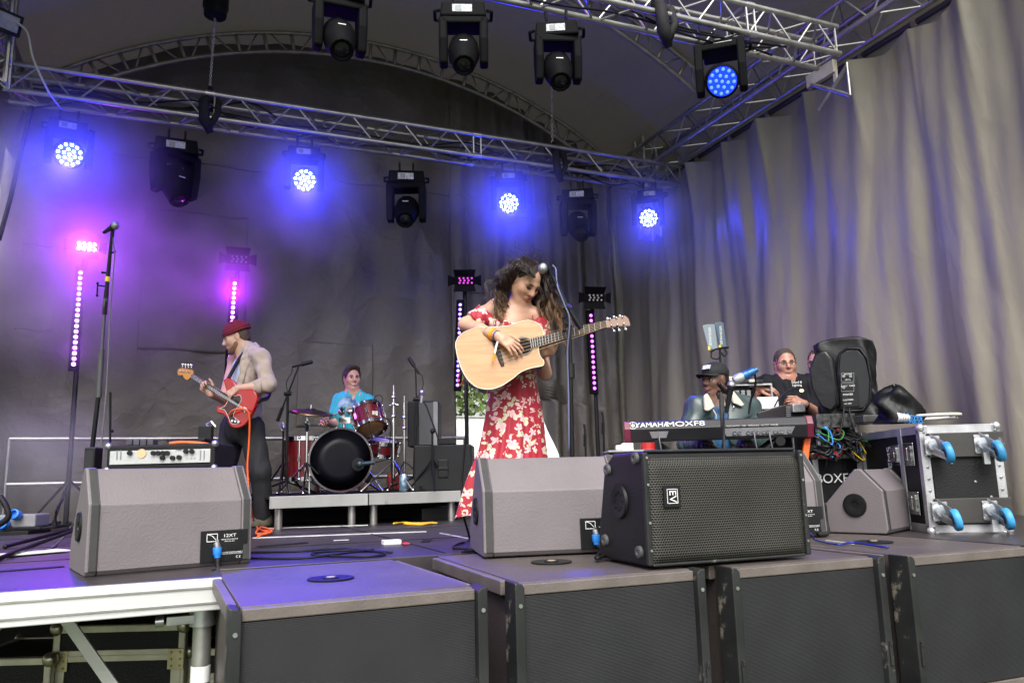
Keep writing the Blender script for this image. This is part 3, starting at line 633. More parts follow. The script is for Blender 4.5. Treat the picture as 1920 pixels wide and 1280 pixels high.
# ---------------------------------------------------------------- loudspeakers at the front
CAB = mat('textured_cabinet_paint', (.150, .131, .136), .55, 0, .08, 3, .20, 100, wear=((.42, .33, .24), .83, 5))
SUBP = mat('subwoofer_paint', (.085, .070, .066), .45, 0, .14, 3, .3, 120, wear=((.36, .29, .22), .82, 6))
CABT = mat('cabinet_paint_edge', (.12, .10, .09), .5, 0, .2, 6, .2, 110, wear=((.42, .34, .25), .70, 16))
FRAME = mat('worn_steel_frame', (.026, .027, .027), .45, .2, .3, 5, .08, 60, wear=((.26, .23, .19), .60, 5))
def mesh_grille(name, dark, light, scale, axes=(0, 2), rough=.5, metal=.2, bs=.6, hexy=True):
    """perforated sheet: round holes in a staggered pattern"""
    m_ = bpy.data.materials.new(name); m_.use_nodes = True; N, L, P_ = nodes(m_)
    tc = N.new('ShaderNodeTexCoord'); sp_ = N.new('ShaderNodeSeparateXYZ'); L.new(tc.outputs['Object'], sp_.inputs[0])
    def mth(op, a, b_=None):
        n = N.new('ShaderNodeMath'); n.operation = op
        for i, q in enumerate((a, b_)):
            if q is None: continue
            if hasattr(q, 'type'): L.new(q, n.inputs[i])
            else: n.inputs[i].default_value = q
        return n.outputs[0]
    u = mth('MULTIPLY', sp_.outputs[axes[0]], scale); v = mth('MULTIPLY', sp_.outputs[axes[1]], scale * 1.155)
    row = mth('FLOOR', v); off = mth('MULTIPLY', mth('MODULO', row, 2.0), .5)
    fu = mth('SUBTRACT', mth('FRACT', mth('ADD', mth('ADD', u, off), 200.0)), .5); fv = mth('SUBTRACT', mth('FRACT', v), .5)
    d = mth('SQRT', mth('ADD', mth('MULTIPLY', fu, fu), mth('MULTIPLY', fv, fv)))
    rp = N.new('ShaderNodeValToRGB'); rp.color_ramp.elements[0].position = .33; rp.color_ramp.elements[1].position = .42
    rp.color_ramp.elements[0].color = (*dark, 1); rp.color_ramp.elements[1].color = (*light, 1); L.new(d, rp.inputs[0])
    nz = N.new('ShaderNodeTexNoise'); nz.inputs['Scale'].default_value = 3; nz.inputs['Detail'].default_value = 5; L.new(tc.outputs['Object'], nz.inputs['Vector'])
    mr = N.new('ShaderNodeMapRange'); mr.inputs['From Min'].default_value = .3; mr.inputs['From Max'].default_value = .7; mr.inputs['To Min'].default_value = .75; mr.inputs['To Max'].default_value = 1.25; L.new(nz.outputs[0], mr.inputs[0])
    mx = N.new('ShaderNodeMixRGB'); mx.blend_type = 'MULTIPLY'; mx.inputs[0].default_value = 1; L.new(rp.outputs[0], mx.inputs[1]); L.new(mr.outputs[0], mx.inputs[2])
    L.new(mx.outputs[0], P_.inputs['Base Color']); P_.inputs['Roughness'].default_value = rough; P_.inputs['Metallic'].default_value = metal; P_.inputs['Specular IOR Level'].default_value = .25
    bp = N.new('ShaderNodeBump'); bp.inputs['Strength'].default_value = bs; bp.inputs['Distance'].default_value = .004; L.new(d, bp.inputs['Height']); L.new(bp.outputs[0], P_.inputs['Normal'])
    return m_
GRS = mesh_grille('fine_grille', (.009, .009, .010), (.026, .026, .029), 190, (0, 2), metal=0)
GRE = mesh_grille('perforated_grille', (.003, .003, .003), (.060, .058, .050), 94, (0, 2), bs=.9)

# subwoofers: local origin at the front bottom left corner of the top face level z=0
def subwoofer(label, X0, Y0, w, rot, z0=0.0, nfl=.15):
    D_, H_ = 1.02, .56
    T = thing('subwoofer', label, 'subwoofer', (X0, Y0, z0), 'row of subwoofers along the front of the stage', rot, world=False)
    b = B(); b.box((w / 2, D_ / 2 + .025, -H_ / 2), (w - .07, D_, H_)); obj('cabinet', b, SUBP, T, bevel=.004)
    for z_ in (-.022, -H_ + .02): b = B(); b.box((w / 2, .013, z_), (w - .075, .03, .036)); obj('wood_edge', b, CABT, T, bevel=.004)
    b = B(); b.box((w / 2, .008, -H_ / 2), (w - .076, .012, H_ - .085)); obj('grille', b, GRS, T)
    for s in (0, 1):
        x = .0185 if s == 0 else w - .0185
        b = B(); b.prism([(-.0175, -H_), (.0175, -H_), (.0175, -.012), (.006, .0), (-.0175, .004)] if s == 0 else [(-.0175, -H_), (.0175, -H_), (.0175, .004), (-.006, .0), (-.0175, -.012)], (x, -.012, 0), (1, 0, 0), (0, 0, 1), (0, 1, 0), -.012, .09)
        fr = obj('side_frame', b, FRAME, T, bevel=.004)
        b = B(); b.box((x, -.026, -.37), (.014, .012, .085)); b.box((x, -.03, -.33), (.01, .012, .02)); obj('latch', b, FRAME, fr, bevel=.003)
        b = B(); b.cyl((x, -.0245, -.07), (x, -.028, -.07), .007); obj('rivet', b, STEEL, fr)
        b = B(); b.box((x, .075 + .5, -.03), (.03, .9, .05)); obj('top_rail', b, CABT, T, bevel=.004)
    b = B(); b.lathe([(.085, .003), (.085, .006), (.06, .004), (.03, .0045), (.03, .008), (.0, .009)], (w / 2 - .01, .5, 0), (0, 0, 1), 28); sk = obj('pole_socket', b, BLK, T, smooth=2)
    b = B(); b.cyl((w / 2 - .01, .5, .0085), (w / 2 - .01, .5, .0105), .017); obj('socket_plug', b, mat('tan_plug', (.35, .3, .22), .5), sk)
    return T
subs = [(.155, 2.47, .80, .015, 'subwoofer with a violet lit top, leftmost of the row'), (1.055, 2.49, .755, -.035, 'subwoofer carrying the left part of the perforated black monitor, second in the row'),
        (1.895, 2.42, .74, -.035, 'third subwoofer in the row, under the right end of the perforated black monitor'), (2.69, 2.33, .75, -.035, 'rightmost subwoofer of the row, cut off by the right edge')]
for x, y, w, r_, lab in subs: subwoofer(lab, x, y, w, r_)

# wedge monitors: local x along the back, y towards the performers, z up, origin at the back bottom left corner
STRIP = mat('rubber_edge_strip', (.035, .035, .034), .5, 0, .2, 6, .1, 50)
def wedge(label, loc, rot, w=.64, H=.415, plug=True, group='stone grey wedge monitors', ys=1.0):
    T = thing('wedge_monitor', label, 'monitor speaker', loc, group, rot, world=False)
    prof = [(0.015, 0), (.0, .02), (.012, H * .655), (.15, H), (.19, H), (.44, .12), (.44, 0)]; prof = [(p[0] * ys, p[1]) for p in prof]
    b = B(); b.prism(prof, (.045, 0, 0), (0, 1, 0), (0, 0, 1), (1, 0, 0), 0, w - .09); obj('cabinet', b, CAB, T, bevel=.005)
    for x0, x1 in ((0, .045), (w - .045, w)):
        pr = [(p[0] - .006 if p[0] < .16 else p[0] + .006, p[1] + (.005 if p[1] > .1 else 0)) for p in prof]
        b = B(); b.prism(pr, (x0, 0, 0), (0, 1, 0), (0, 0, 1), (1, 0, 0), 0, .045 - .001); ck = obj('end_cheek', b, CAB, T, bevel=.006)
        xs = x0 + .012 if x0 == 0 else x0 + .006
        b = B()
        for (p, q) in ((prof[1], prof[2]), (prof[2], prof[3])):
            P3, Q3 = Vector((xs + .014, p[0] - .008, p[1])), Vector((xs + .014, q[0] - .008, q[1] + .002)); t = (Q3 - P3); nn = Vector((0, -t.z, t.y)).normalized()
            b.box((P3 + Q3) / 2 , (.028, .006, t.length), (Vector((1, 0, 0)), nn, t.normalized()))
        obj('edge_strip', b, STRIP, ck, bevel=.002)
    for sx in (0, 1):
        x = -.001 if sx == 0 else w + .001; ax = (-1, 0, 0) if sx == 0 else (1, 0, 0)
        b = B(); b.lathe([(.062, 0), (.062, .006), (.05, .009), (.03, .006), (.022, .006), (.02, .001), (0, .001)], (x, .2 * ys, .19 * H / .43), ax, 28)
        for k in range(36):
            a = k * math.pi / 18; b.box((x + ax[0] * .008, .2 * ys + .056 * math.cos(a), .19 * H / .43 + .056 * math.sin(a)), (.006, .004, .004))
        obj('pole_disc', b, BLK, T, smooth=2)
    b = B(); b.prism([(.17 * ys, .89 * H), (.20 * ys, .89 * H), (.415 * ys, .14), (.42 * ys, .10)], (.046, .008, 0), (0, 1, 0), (0, 0, 1), (1, 0, 0), 0, w - .092); obj('grille', b, GRS, T)
    if plug:
        xp = w * .82; b = B(); b.box((xp, -.002, .085), (w * .305, .012, .135)); pn = obj('connector_panel', b, BLK, T, bevel=.002)
        U_, V_ = (1, 0, 0), (0, 0, 1)
        text('12XT', .019, (xp + .02, -.0095, .128), U_, V_, WHITE, pn, sx=1.3); 
        for k, (s_, z_) in enumerate([('PASSIVE STAGE MONITOR', .112), ('SERIAL No. 0214', .104), ('IMPEDANCE 8 OHM  CAUTION CONNECT', .056), ('WARNING RISK OF HAZARDOUS ENERGY', .050)]):
            text(s_, .0062, (xp + .02, -.0095, z_), U_, V_, WHITE, pn)
        text('C E', .014, (xp + .06, -.0095, .034), U_, V_, WHITE, pn)
        b = B()
        for p, q in (((-.022, -.016), (.022, -.016)), ((.022, -.016), (.022, .016)), ((.022, .016), (-.022, .016)), ((-.022, .016), (-.022, -.016)), ((-.022, .016), (.0, .008)), ((0, .008), (.022, -.016))):
            P3, Q3 = Vector((xp - .055 + p[0], -.0095, .122 + p[1])), Vector((xp - .055 + q[0], -.0095, .122 + q[1])); b.cyl(P3, Q3, .0016, n=5)
        obj('emblem', b, WHITE, pn)
        b = B(); b.cyl((xp - .035, -.008, .095), (xp - .035, -.03, .075), .013, n=14); b.box((xp - .035, -.012, .098), (.012, .012, .03)); obj('socket', b, STEEL, pn, smooth=2)
        b = B(); b.lathe([(.014, 0), (.019, .004), (.019, .03), (.015, .036), (.013, .048)], (xp - .035, -.018, .082), (0, -.25, -1), 16); obj('plug', b, BLUEP, pn, smooth=2)
        return T, (xp - .035, -.032, .035)
    return T, None
def w2(T, p): a = T.rotation_euler.z; return T.location + Vector((p[0] * math.cos(a) - p[1] * math.sin(a), p[0] * math.sin(a) + p[1] * math.cos(a), p[2]))
a, c = on_z(157, 1082, 0), on_z(470, 1055, 0); wr_ = math.atan2(c.y - a.y, c.x - a.x)
W1, p1_ = wedge('grey wedge monitor with a blue plug, at the front left edge of the stage', a, wr_, w=(c - a).length, H=.43)
a = on_z(907, 1045, .008); W2, p2_ = wedge('grey wedge monitor in front of the singer, its right end behind the perforated monitor', a, math.atan2((on_z(1095, 1040, 0) - a).y, (on_z(1095, 1040, 0) - a).x), w=.66, H=.43)
W3, p3_ = wedge('grey wedge monitor mostly hidden behind the right end of the perforated black monitor', on_z(1552, 1004, .008) - Vector((.70 * math.cos(-.22), .70 * math.sin(-.22), 0)), -.22, w=.70, H=.43)
W4, _ = wedge('grey wedge monitor showing its round side disc, in front of the flight case', on_z(1664, 1001, .006), .40, w=.50, H=.335, plug=False, ys=.76)
# the handle bar at the end of the third wedge
e3 = w2(W3, (.70, 0, 0)); 
b = B(); b.tube(spline([w2(W3, (.69, .02, .10)), w2(W3, (.712, .03, .16)), w2(W3, (.715, .03, .07)), w2(W3, (.70, .0, .015)), w2(W3, (.64, -.01, .010))], 6), .013, 8)
one('rubber_handle', b, RUB, 'bent black rubber handle at the end of the hidden wedge', 'handle', smooth=True)

# black powered monitor with the perforated grille
fl, fr = on_z(1213, 1063, .012), on_z(1516, 1041, .012); er = math.atan2(fr.y - fl.y, fr.x - fl.x); ew = (fr - fl).length; eh = .425
T = thing('stage_monitor', 'large black monitor with a perforated grille, lying across the second and third subwoofers', 'monitor speaker', fl, None, er, world=False)
pl = [(0, 0.02), (.012, .0), (ew - .012, 0), (ew, .02), (ew - .05, .36), (.05 + .06, .40), (.05, .38)]
SIDE = [(0.0, 0), (.42, 0.0), (.40, .12), (.33, eh - .05), (.25, eh - .005), (0.02, eh), (.0, eh - .02)]
b = B(); b.prism(SIDE, (0.006, 0, 0), (0, 1, 0), (0, 0, 1), (1, 0, 0), 0, ew - .012); cb = obj('cabinet', b, mat('monitor_shell', (.008, .008, .010), .48, 0, .2, 8, .18, 150, spec=.3, wear=((.45, .36, .25), .80, 9)), T, bevel=.012)
b = B()
def gr(u, v):
    x = .018 + (ew - .036) * u; z = .012 + (eh - .024) * v
    e = min(1, min(u, 1 - u) / .04); k = min(1, min(v, 1 - v) / .08)
    return (x, -.006 - .016 * e * (k * (2 - k)) - .004 * math.sin(math.pi * u) + (.035 * max(0, (v - .86) / .14) ** 2), z)
b.grid(gr, 60, 40); obj('grille', b, GRE, T, smooth=True)
b = B()
for x in (.009, ew - .009): b.box((x, -.008, eh / 2), (.022, .022, eh - .01))
b.box((ew / 2, -.004, .006), (ew - .04, .02, .012)); b.box((ew / 2, .012, eh + .0), (ew - .04, .02, .012)); obj('grille_frame', b, FRAME, T, bevel=.006)
b = B(); b.box((.105, -.0305, .255), (.072, .008, .082)); bd = obj('badge', b, BLK, T, bevel=.002)
text('EV', .042, (.105, -.0353, .255), (0, 0, -1), (1, 0, 0), WHITE, bd)
b = B()
for p, q in (((-.022, -.026), (.022, -.026)), ((.022, -.026), (.022, .026)), ((.022, .026), (-.022, .026)), ((-.022, .026), (-.022, -.026))): b.cyl((.105 + p[0], -.035, .255 + p[1]), (.105 + q[0], -.035, .255 + q[1]), .0012, n=5)
obj('badge_outline', b, WHITE, bd)
for y, z in ((.055, .05), (.34, .075), (.05, .40), (.29, .36)):
    b = B(); b.lathe([(.024, 0), (.022, .012), (.012, .014), (.008, .010), (0, .010)], (.006, y, z), (-1, 0, 0), 16); obj('rubber_foot', b, mat('grey_rubber', (.07, .07, .07), .6), T, smooth=2)
b = B(); b.lathe([(.07, 0), (.066, .010), (.05, .010), (.03, .004), (.024, -.02 + .024), (0, .003)], (.004, .20, .235), (-1, 0, 0), 28)
for k in range(8): a = k * .785; b.box((-.003, .2 + .035 * math.cos(a), .235 + .035 * math.sin(a)), (.008, .006, .006))
obj('pole_mount', b, BLK, T, smooth=2)
b = B()
for x in (.012, ew - .012):
    for z in (.06, .16, .30, .40): b.cyl((x, -.019, z), (x, -.022, z), .005, n=8)
obj('screw', b, STEEL, T)

# cables at the front edge
b = B(); s0 = w2(W1, p1_); q = [s0, s0 + Vector((.0, -.03, -.05)), V(398, 1075, s0.dot(NH) - .17), V(388, 1130, 3.28), V(384, 1180, 3.25), V(378, 1240, 3.25), V(372, 1330, 3.25)]
cable(b, q, .011, 8); one('speaker_cable', b, CABM, 'thick speaker cable dropping from the blue plug over the stage rail', 'cable', smooth=True)
b = B(); p_, q_ = V(385, 1128, 3.235), V(384, 1152, 3.235); b.cyl(p_, q_, .014, n=12); b2 = b
one('cable_tag', b, mat('red_white_tape', (.75, .1, .12), .5, 0, .3, 40, c2=(.8, .75, .72)), 'red and white tape round the hanging speaker cable', 'tape', smooth=2)
b = B(); s0 = w2(W2, p2_); cable(b, [s0, s0 + Vector((.0, -.04, -.02)), on_z(1118, 1045, .02), on_z(1140, 1040, .02), on_z(1170, 1035, .015)], .009); one('speaker_cable', b, CABM, 'cable from the blue plug of the wedge in front of the singer', 'cable', smooth=True)
b = B(); cable(b, [on_z(1520, 1000, .05), on_z(1530, 1012, .012), on_z(1570, 1020, .012), on_z(1600, 1017, .012), on_z(1665, 1026, .010)], .005); one('blue_cable', b, mat('blue_cable', (.012, .02, .22), .4), 'blue cable lying on the deck beside the third subwoofer', 'cable', smooth=True)
b = B(); cable(b, [on_z(470, 1035, .008), on_z(560, 1033, .008), on_z(640, 1028, .008), on_z(720, 1036, .008), on_z(690, 1043, .008), on_z(600, 1041, .008), on_z(590, 1036, .008), on_z(660, 1031, .008), on_z(735, 1035, .010)], .006)
cable(b, [on_z(470, 1046, .008), on_z(560, 1046, .008), on_z(620, 1040, .012), on_z(700, 1030, .008)], .006)
one('floor_cable', b, CABM, 'tangle of black cable on the deck between the two front wedges', 'cable', smooth=True)
b = B(); cable(b, [V(872, 700, 4.45), V(874, 800, 4.42), V(866, 900, 4.4), V(868, 960, 4.38), on_z(880, 1010, .01), on_z(862, 1018, .01), on_z(850, 1026, .01), on_z(885, 1030, .01), on_z(866, 1034, .01), on_z(905, 1030, .01)], .006)
one('guitar_cable', b, CABM, 'thin grey cable falling from the acoustic guitar to the deck', 'cable', smooth=True)
# tape scraps on the floor
for p, q, w, lab, cm in [((722, 1015), (746, 1016), .03, 'small white tape box on the deck between the front wedges', WHITE), ((755, 1018), (766, 1018), .012, 'small red scrap on the deck', mat('red_scrap', (.7, .03, .04)))]:
    a, c = on_z(*p, .012), on_z(*q, .012); b = B(); b.box((a + c) / 2, ((c - a).length, .06, .024 if w > .02 else .006)); one('tape_scrap', b, cm, lab, 'scrap', bevel=.002)
# ---------------------------------------------------------------- stands, drums, keyboard, cases
def px_m(D): return D / F * 1.0
STAND = mat('stand_paint', (.011, .011, .012), .38, .3, .2, 10)
MICH = mat('mic_mesh', (.32, .32, .33), .35, .8, .3, 160, .4, 300)
def mic_shape(T, head, dirn, s=1.0, grey=True):
    d = Vector(dirn).normalized(); h = Vector(head); b = B(); b.ell(h, (.026 * s, .026 * s, .028 * s), None, 14, 10); obj('mic_grille', b, MICH, T, smooth=True)
    b = B(); b.lathe([(.026 * s, -.004), (.027 * s, .004), (.0255 * s, .012)], h - d * .006, -d, 14); b.lathe([(.021 * s, .02), (.017 * s, .06), (.012 * s, .14), (.011 * s, .165)], h, -d, 12); obj('mic_body', b, BLK, T, smooth=2)
# tall boom stand at the left with a microphone pointing at the viewer
D1 = 3.95; base = on_z(160, 1008, 0); D1 = base.dot(NH)
T = thing('microphone_stand', 'tall microphone stand at the far left, its microphone high against the violet glow', 'microphone stand', base)
pts = [V(154, 1000, D1), V(171, 870, D1), V(187, 720, D1), V(200, 562, D1), V(204, 515, D1), V(210, 440, D1)]
b = B(); b.tube([pts[0], pts[2]], .016, 10); obj('pole', b, STAND, T, smooth=2)
b = B(); b.tube([V(185, 745, D1), V(191, 655, D1)], .019, 10); b.tube([V(196, 575, D1), V(199, 560, D1)], .017, 10); obj('collar', b, mat('grey_collar', (.06, .06, .062), .5), T, smooth=2)
b = B(); b.tube([V(187, 720, D1), V(196, 587, D1)], .011, 8); obj('upper_tube', b, mat('grey_tube', (.10, .10, .11), .3, .6), T, smooth=2)
b = B(); b.tube([V(196, 590, D1), V(200, 545, D1)], .017, 8); b.tube([V(200, 545, D1), V(203, 512, D1), V(209, 445, D1)], [.015, .015, .010], 8); b.tube([V(200, 537, D1), V(183, 535, D1)], .006, 6); b.tube([V(183, 533, D1), V(182, 553, D1)], .006, 6); b.ell(V(183, 531, D1), .010, None, 8, 6); b.ell(V(182, 554, D1), .010, None, 8, 6); b.tube([V(203, 512, D1), V(193, 511, D1)], .008, 6); b.ell(V(192, 511, D1), .010, None, 8, 6); b.tube([V(207, 475, D1), V(217, 471, D1)], .008, 6)
obj('boom_clutch', b, STAND, T, smooth=2)
b = B(); b.tube([V(201, 528, D1), V(203, 519, D1)], .019, 8); obj('yellow_tape', b, mat('yellow_tape', (.75, .55, .03), .5), T, smooth=2)
for q in [(-5, 1047), (10, 1024), (250, 1040)]:
    b = B(); b.tube([V(162, 985, D1), on_z(q[0], q[1], .015)], .012, 8); b.ell(on_z(q[0], q[1], .015), .016, None, 8, 6); obj('leg', b, STAND, T, smooth=2)
b = B(); b.tube([V(153, 1012, D1), V(154, 985, D1), V(160, 960, D1)], [.04, .035, .02], 12); obj('base_hub', b, mat('hub_grey', (.08, .08, .085), .4), T, smooth=2)
mh = V(216, 423, D1 - .05); b = B(); b.tube([V(210, 445, D1), V(211, 432, D1)], .014, 8); obj('clip', b, BLK, T, smooth=2)
mic = thing('microphone', 'silver microphone on top of the tall left stand', 'microphone', mh); mic_shape(mic, mh, Vector((.45, -.75, .1)), 1.15)
b = B(); cable(b, [V(211, 428, D1), V(213, 460, D1), V(215, 480, D1 - .02), V(211, 530, D1 - .03), V(206, 600, D1 - .03), V(200, 720, D1 - .03), V(190, 830, D1 - .03), V(176, 905, D1 - .03), V(150, 960, D1 + .05), V(120, 1005, D1 + .05), on_z(90, 1030, .012), on_z(40, 1035, .01)], .006)
one('microphone_cable', b, mat('grey_cable', (.12, .12, .13), .5), 'grey cable hanging along the tall left microphone stand', 'cable', smooth=True)
b = B(); a, c = on_z(-20, 1042, .012), on_z(120, 1030, .012); b.box((a + c) / 2, ((c - a).length, .16, .006), ((c - a).normalized(), ZV.cross((c - a).normalized()), ZV)); one('paper_sheet', b, WHITE, 'white set list sheet lying on the deck at the left edge', 'paper')

# power distribution at the far left floor
p = on_z(35, 1000, 0); D = p.dot(NH); T = thing('power_distributor', 'grey power distribution box with blue sockets on the deck at the far left', 'power box', p); R_ = (UH, NH, ZV)
b = B(); b.box(V(45, 975, D), (.30, .2, .10), R_); obj('box', b, GREYP, T, bevel=.012)
b = B(); b.box(V(25, 997, D), (.42, .3, .03), R_); obj('tray', b, BLK, T, bevel=.004)
for q in ((10, 984), (32, 966)):
    b = B(); b.lathe([(.04, 0), (.04, .05), (.03, .055), (.028, .02), (0, .02)], V(*q, D - .12), -NH + ZV * .3, 16); obj('socket', b, BLUEP, T, smooth=2)
p = on_z(70, 985, 0); D = p.dot(NH); b = B(); b.box(V(62, 962, D + .25), (.26, .16, .16), R_); one('effects_box', b, BLKM, 'black smoke machine box behind the grey power box at the left', 'box', bevel=.01)
b = B(); cable(b, [on_z(80, 985, .02), on_z(120, 978, .02), on_z(160, 985, .02), on_z(210, 980, .02), on_z(170, 975, .02), on_z(120, 985, .03), on_z(75, 990, .02)], .012); cable(b, [V(0, 930, 5), V(12, 950, 5), V(15, 970, 5), V(-5, 985, 5)], .02); cable(b, [V(118, 935, 6), V(105, 960, 5.6), on_z(110, 985, .01), on_z(150, 990, .01)], .008)
one('floor_cable', b, CABM, 'black cables coiled on the deck beside the left power box', 'cable', smooth=True)

# bass amplifier on its cabinet
D2 = 4.75
def bx(x0, y0, x1, y1, D): return V(x0, y0, D), V(x1, y0, D), V(x0, y1, D), V(x1, y1, D)
T = thing('bass_amplifier', 'bass amplifier head with a pale silver control panel, behind the left wedge', 'amplifier', V(300, 878, D2))
c = V(301, 856, D2); wd = (V(403, 850, D2) - V(200, 850, D2)).dot(UH); hh = (V(300, 830, D2) - V(300, 877, D2)).z
ar = wr_ * .35; UA = Vector((math.cos(ar - .36), math.sin(ar - .36), 0)); UA = UH; NA = NH; R_ = (UA, NA, ZV)
b = B(); b.box(c + NA * .17, (wd, .34, hh), R_); obj('case', b, mat('amp_vinyl', (.009, .009, .01), .6, 0, .2, 8, .3, 140), T, bevel=.012)
b = B(); b.box(c - NA * .003, (wd - .05, .012, hh - .07), R_); fp = obj('control_panel', b, mat('silver_panel', (.50, .51, .50), .35, .35, .06, 30), T, bevel=.002)
q = lambda x, y, o=.012: V(x, y, D2) - NA * o
b = B()
for x, y in [(246, 849), (290, 849), (299, 849), (308, 849), (316, 849), (307, 858), (326, 858), (338, 857), (362, 846), (351, 846)]: b.cyl(q(x, y, .008), q(x, y, .028), .014, n=12)
obj('knob', b, BLK, fp, smooth=2)
b = B(); b.cyl(q(267, 850, .008), q(267, 850, .014), .028, n=20); obj('meter', b, mat('meter_face', (.75, .45, .25), .4, 0, .1), fp, smooth=2)
b = B()
for x in (221, 228, 377, 384): b.box(q(x, 853, .010), (.008, .003, hh * .38), R_)
obj('vent_slot', b, GREYP, fp, bevel=.001)
text('MAG', .024, q(339, 843, .0105), UA, ZV, BLK, fp)
b = B()
for x in (352, 359, 366): b.cyl(q(x, 858, .008), q(x, 858, .012), .006, n=10)
obj('jack', b, STEEL, fp)
b = B()
for sx in (-1, 1):
    for sz in (-1, 1): b.ell(c + UA * (sx * wd / 2) * .985 + ZV * (sz * hh / 2 * .96) + NA * .01, .022, None, 8, 6)
obj('corner_cap', b, STEEL, T, smooth=True)
b = B(); b.box(Vector((c.x, c.y, (c.z - hh / 2) / 2)) + NA * .2, (wd * 1.02, .40, c.z - hh / 2 - .004), R_); cbn = one('speaker_cabinet', b, mat('cab_vinyl', (.02, .02, .021), .6, 0, .2, 8, .3, 140), 'black bass cabinet under the silver amplifier head, mostly hidden by the left wedge', 'speaker cabinet', bevel=.012)
b = B()
for i in range(4): b.box(V(247 + i * 13, 829, D2 + .1), (.036, .07, .035), R_)
one('pedal_row', b, mat('pedal_box', (.06, .06, .07), .4, .2, .3, 30), 'row of small black effects pedals on the bass amplifier', 'pedals', bevel=.003)
b = B(); b.box(V(360, 826, D2 + .16), (.24, .2, .02), R_); one('amp_mat', b, BLK, 'flat black tray on the right half of the bass amplifier', 'tray', bevel=.004)
b = B(); cable(b, [V(318, 831, D2 + .02), V(340, 829, D2 + .02), V(370, 830, D2 + .03), V(392, 833, D2 + .05)], .010); one('orange_cable', b, ORANGE, 'orange cable lying across the top of the bass amplifier', 'cable', smooth=True)
T = thing('microphone_stand', 'small black microphone on a short stand behind the bass amplifier', 'microphone stand', on_z(397, 960, 0))
DA = 5.3; b = B(); b.tube([V(386, 960, DA), V(388, 800, DA)], .010, 8); obj('pole', b, STAND, T, smooth=2)
b = B(); b.box(V(386, 815, DA), (.09, .05, .12), R_); obj('junction_box', b, BLK, T, bevel=.005)
b = B(); b.tube([V(390, 808, DA), V(388, 795, DA), V(396, 790, DA), V(404, 800, DA)], .008, 6); b.ell(V(389, 805, DA), (.02, .02, .03), None, 10, 8); obj('mic_head', b, STEEL, T, smooth=2)
T = thing('microphone_stand', 'thin black stand with no microphone, left of the bass amplifier', 'microphone stand', on_z(206, 940, 0))
b = B(); b.tube([V(206, 930, 6.3), V(207, 735, 6.3)], .009, 8); b.tube([V(207, 808, 6.3), V(212, 808, 6.3)], .012, 6); obj('pole', b, STAND, T, smooth=2)
T = thing('speaker_stack', 'slim dark column speaker right behind the tall left microphone stand', 'speaker', on_z(170, 960, 0))
b = B(); b.box(V(172, 905, 4.9), (.07, .10, .44), R_); obj('cabinet', b, BLK, T, bevel=.01)
b = B(); b.box(V(172, 905, 4.9) - NH * .052, (.055, .004, .40), R_); obj('grille', b, GRS, T)

# drum riser: two decks
YD = 6.2
T0 = []
for i, (x0, x1, lab) in enumerate([(505, 689.5, 'left deck of the drum riser, carrying the bass drum'), (691, 873, 'right deck of the drum riser, streaked with paint, under the black speakers')]):
    a, c = on_y(x0, 930, YD), on_y(x1, 928, YD); zt_r = .245
    T = thing('drum_riser', lab, 'riser', ((a.x + c.x) / 2, YD, 0), 'drum riser decks')
    b = B(); b.box(((a.x + c.x) / 2, YD + 1.0, zt_r - .012), (c.x - a.x, 1.95, .02)); obj('deck_board', b, DARKVOID, T)
    for yy in (YD, YD + 2.0):
        b = B(); b.box(((a.x + c.x) / 2, yy, zt_r - .045), (c.x - a.x - .004, .03, .09)); obj('edge_rail', b, mat('riser_rail', (.36, .36, .35), .5, .3, .15, 4, .06, 40, stretch=(1, 1, .35), wear=((.04, .035, .03), .66 if i else .74, 10)), T, bevel=.003)
    for xx in ((a.x + .08, c.x - .11) if i == 0 else (a.x + .06, c.x - .1)):
        for yy in (YD + .08, YD + 1.9):
            b = B(); b.cyl((xx, yy, .0), (xx, yy, zt_r - .05), .03, n=14); obj('leg', b, ALU, T, smooth=2)
b = B(); b.box((1.5, 7.3, .1), (2.0, .9, .18)); one('storage_case', b, DARKVOID, 'dark case stored under the drum riser', 'case')
b = B(); a = on_y(830, 970, 6.7); b.box(a, (.5, .4, .2)); one('storage_case', b, mat('case_black', (.03, .03, .032), .5), 'black case under the right end of the drum riser', 'case', bevel=.01)
b = B(); cable(b, [on_z(738, 981, .02), on_z(760, 979, .01), on_z(785, 981, .01), on_z(812, 979, .012), on_z(790, 983, .012), on_z(758, 981, .016), on_z(820, 980, .01)], .007); one('yellow_cable', b, mat('yellow_cable', (.75, .45, .02), .5), 'yellow cable coiled under the front of the drum riser', 'cable', smooth=True)

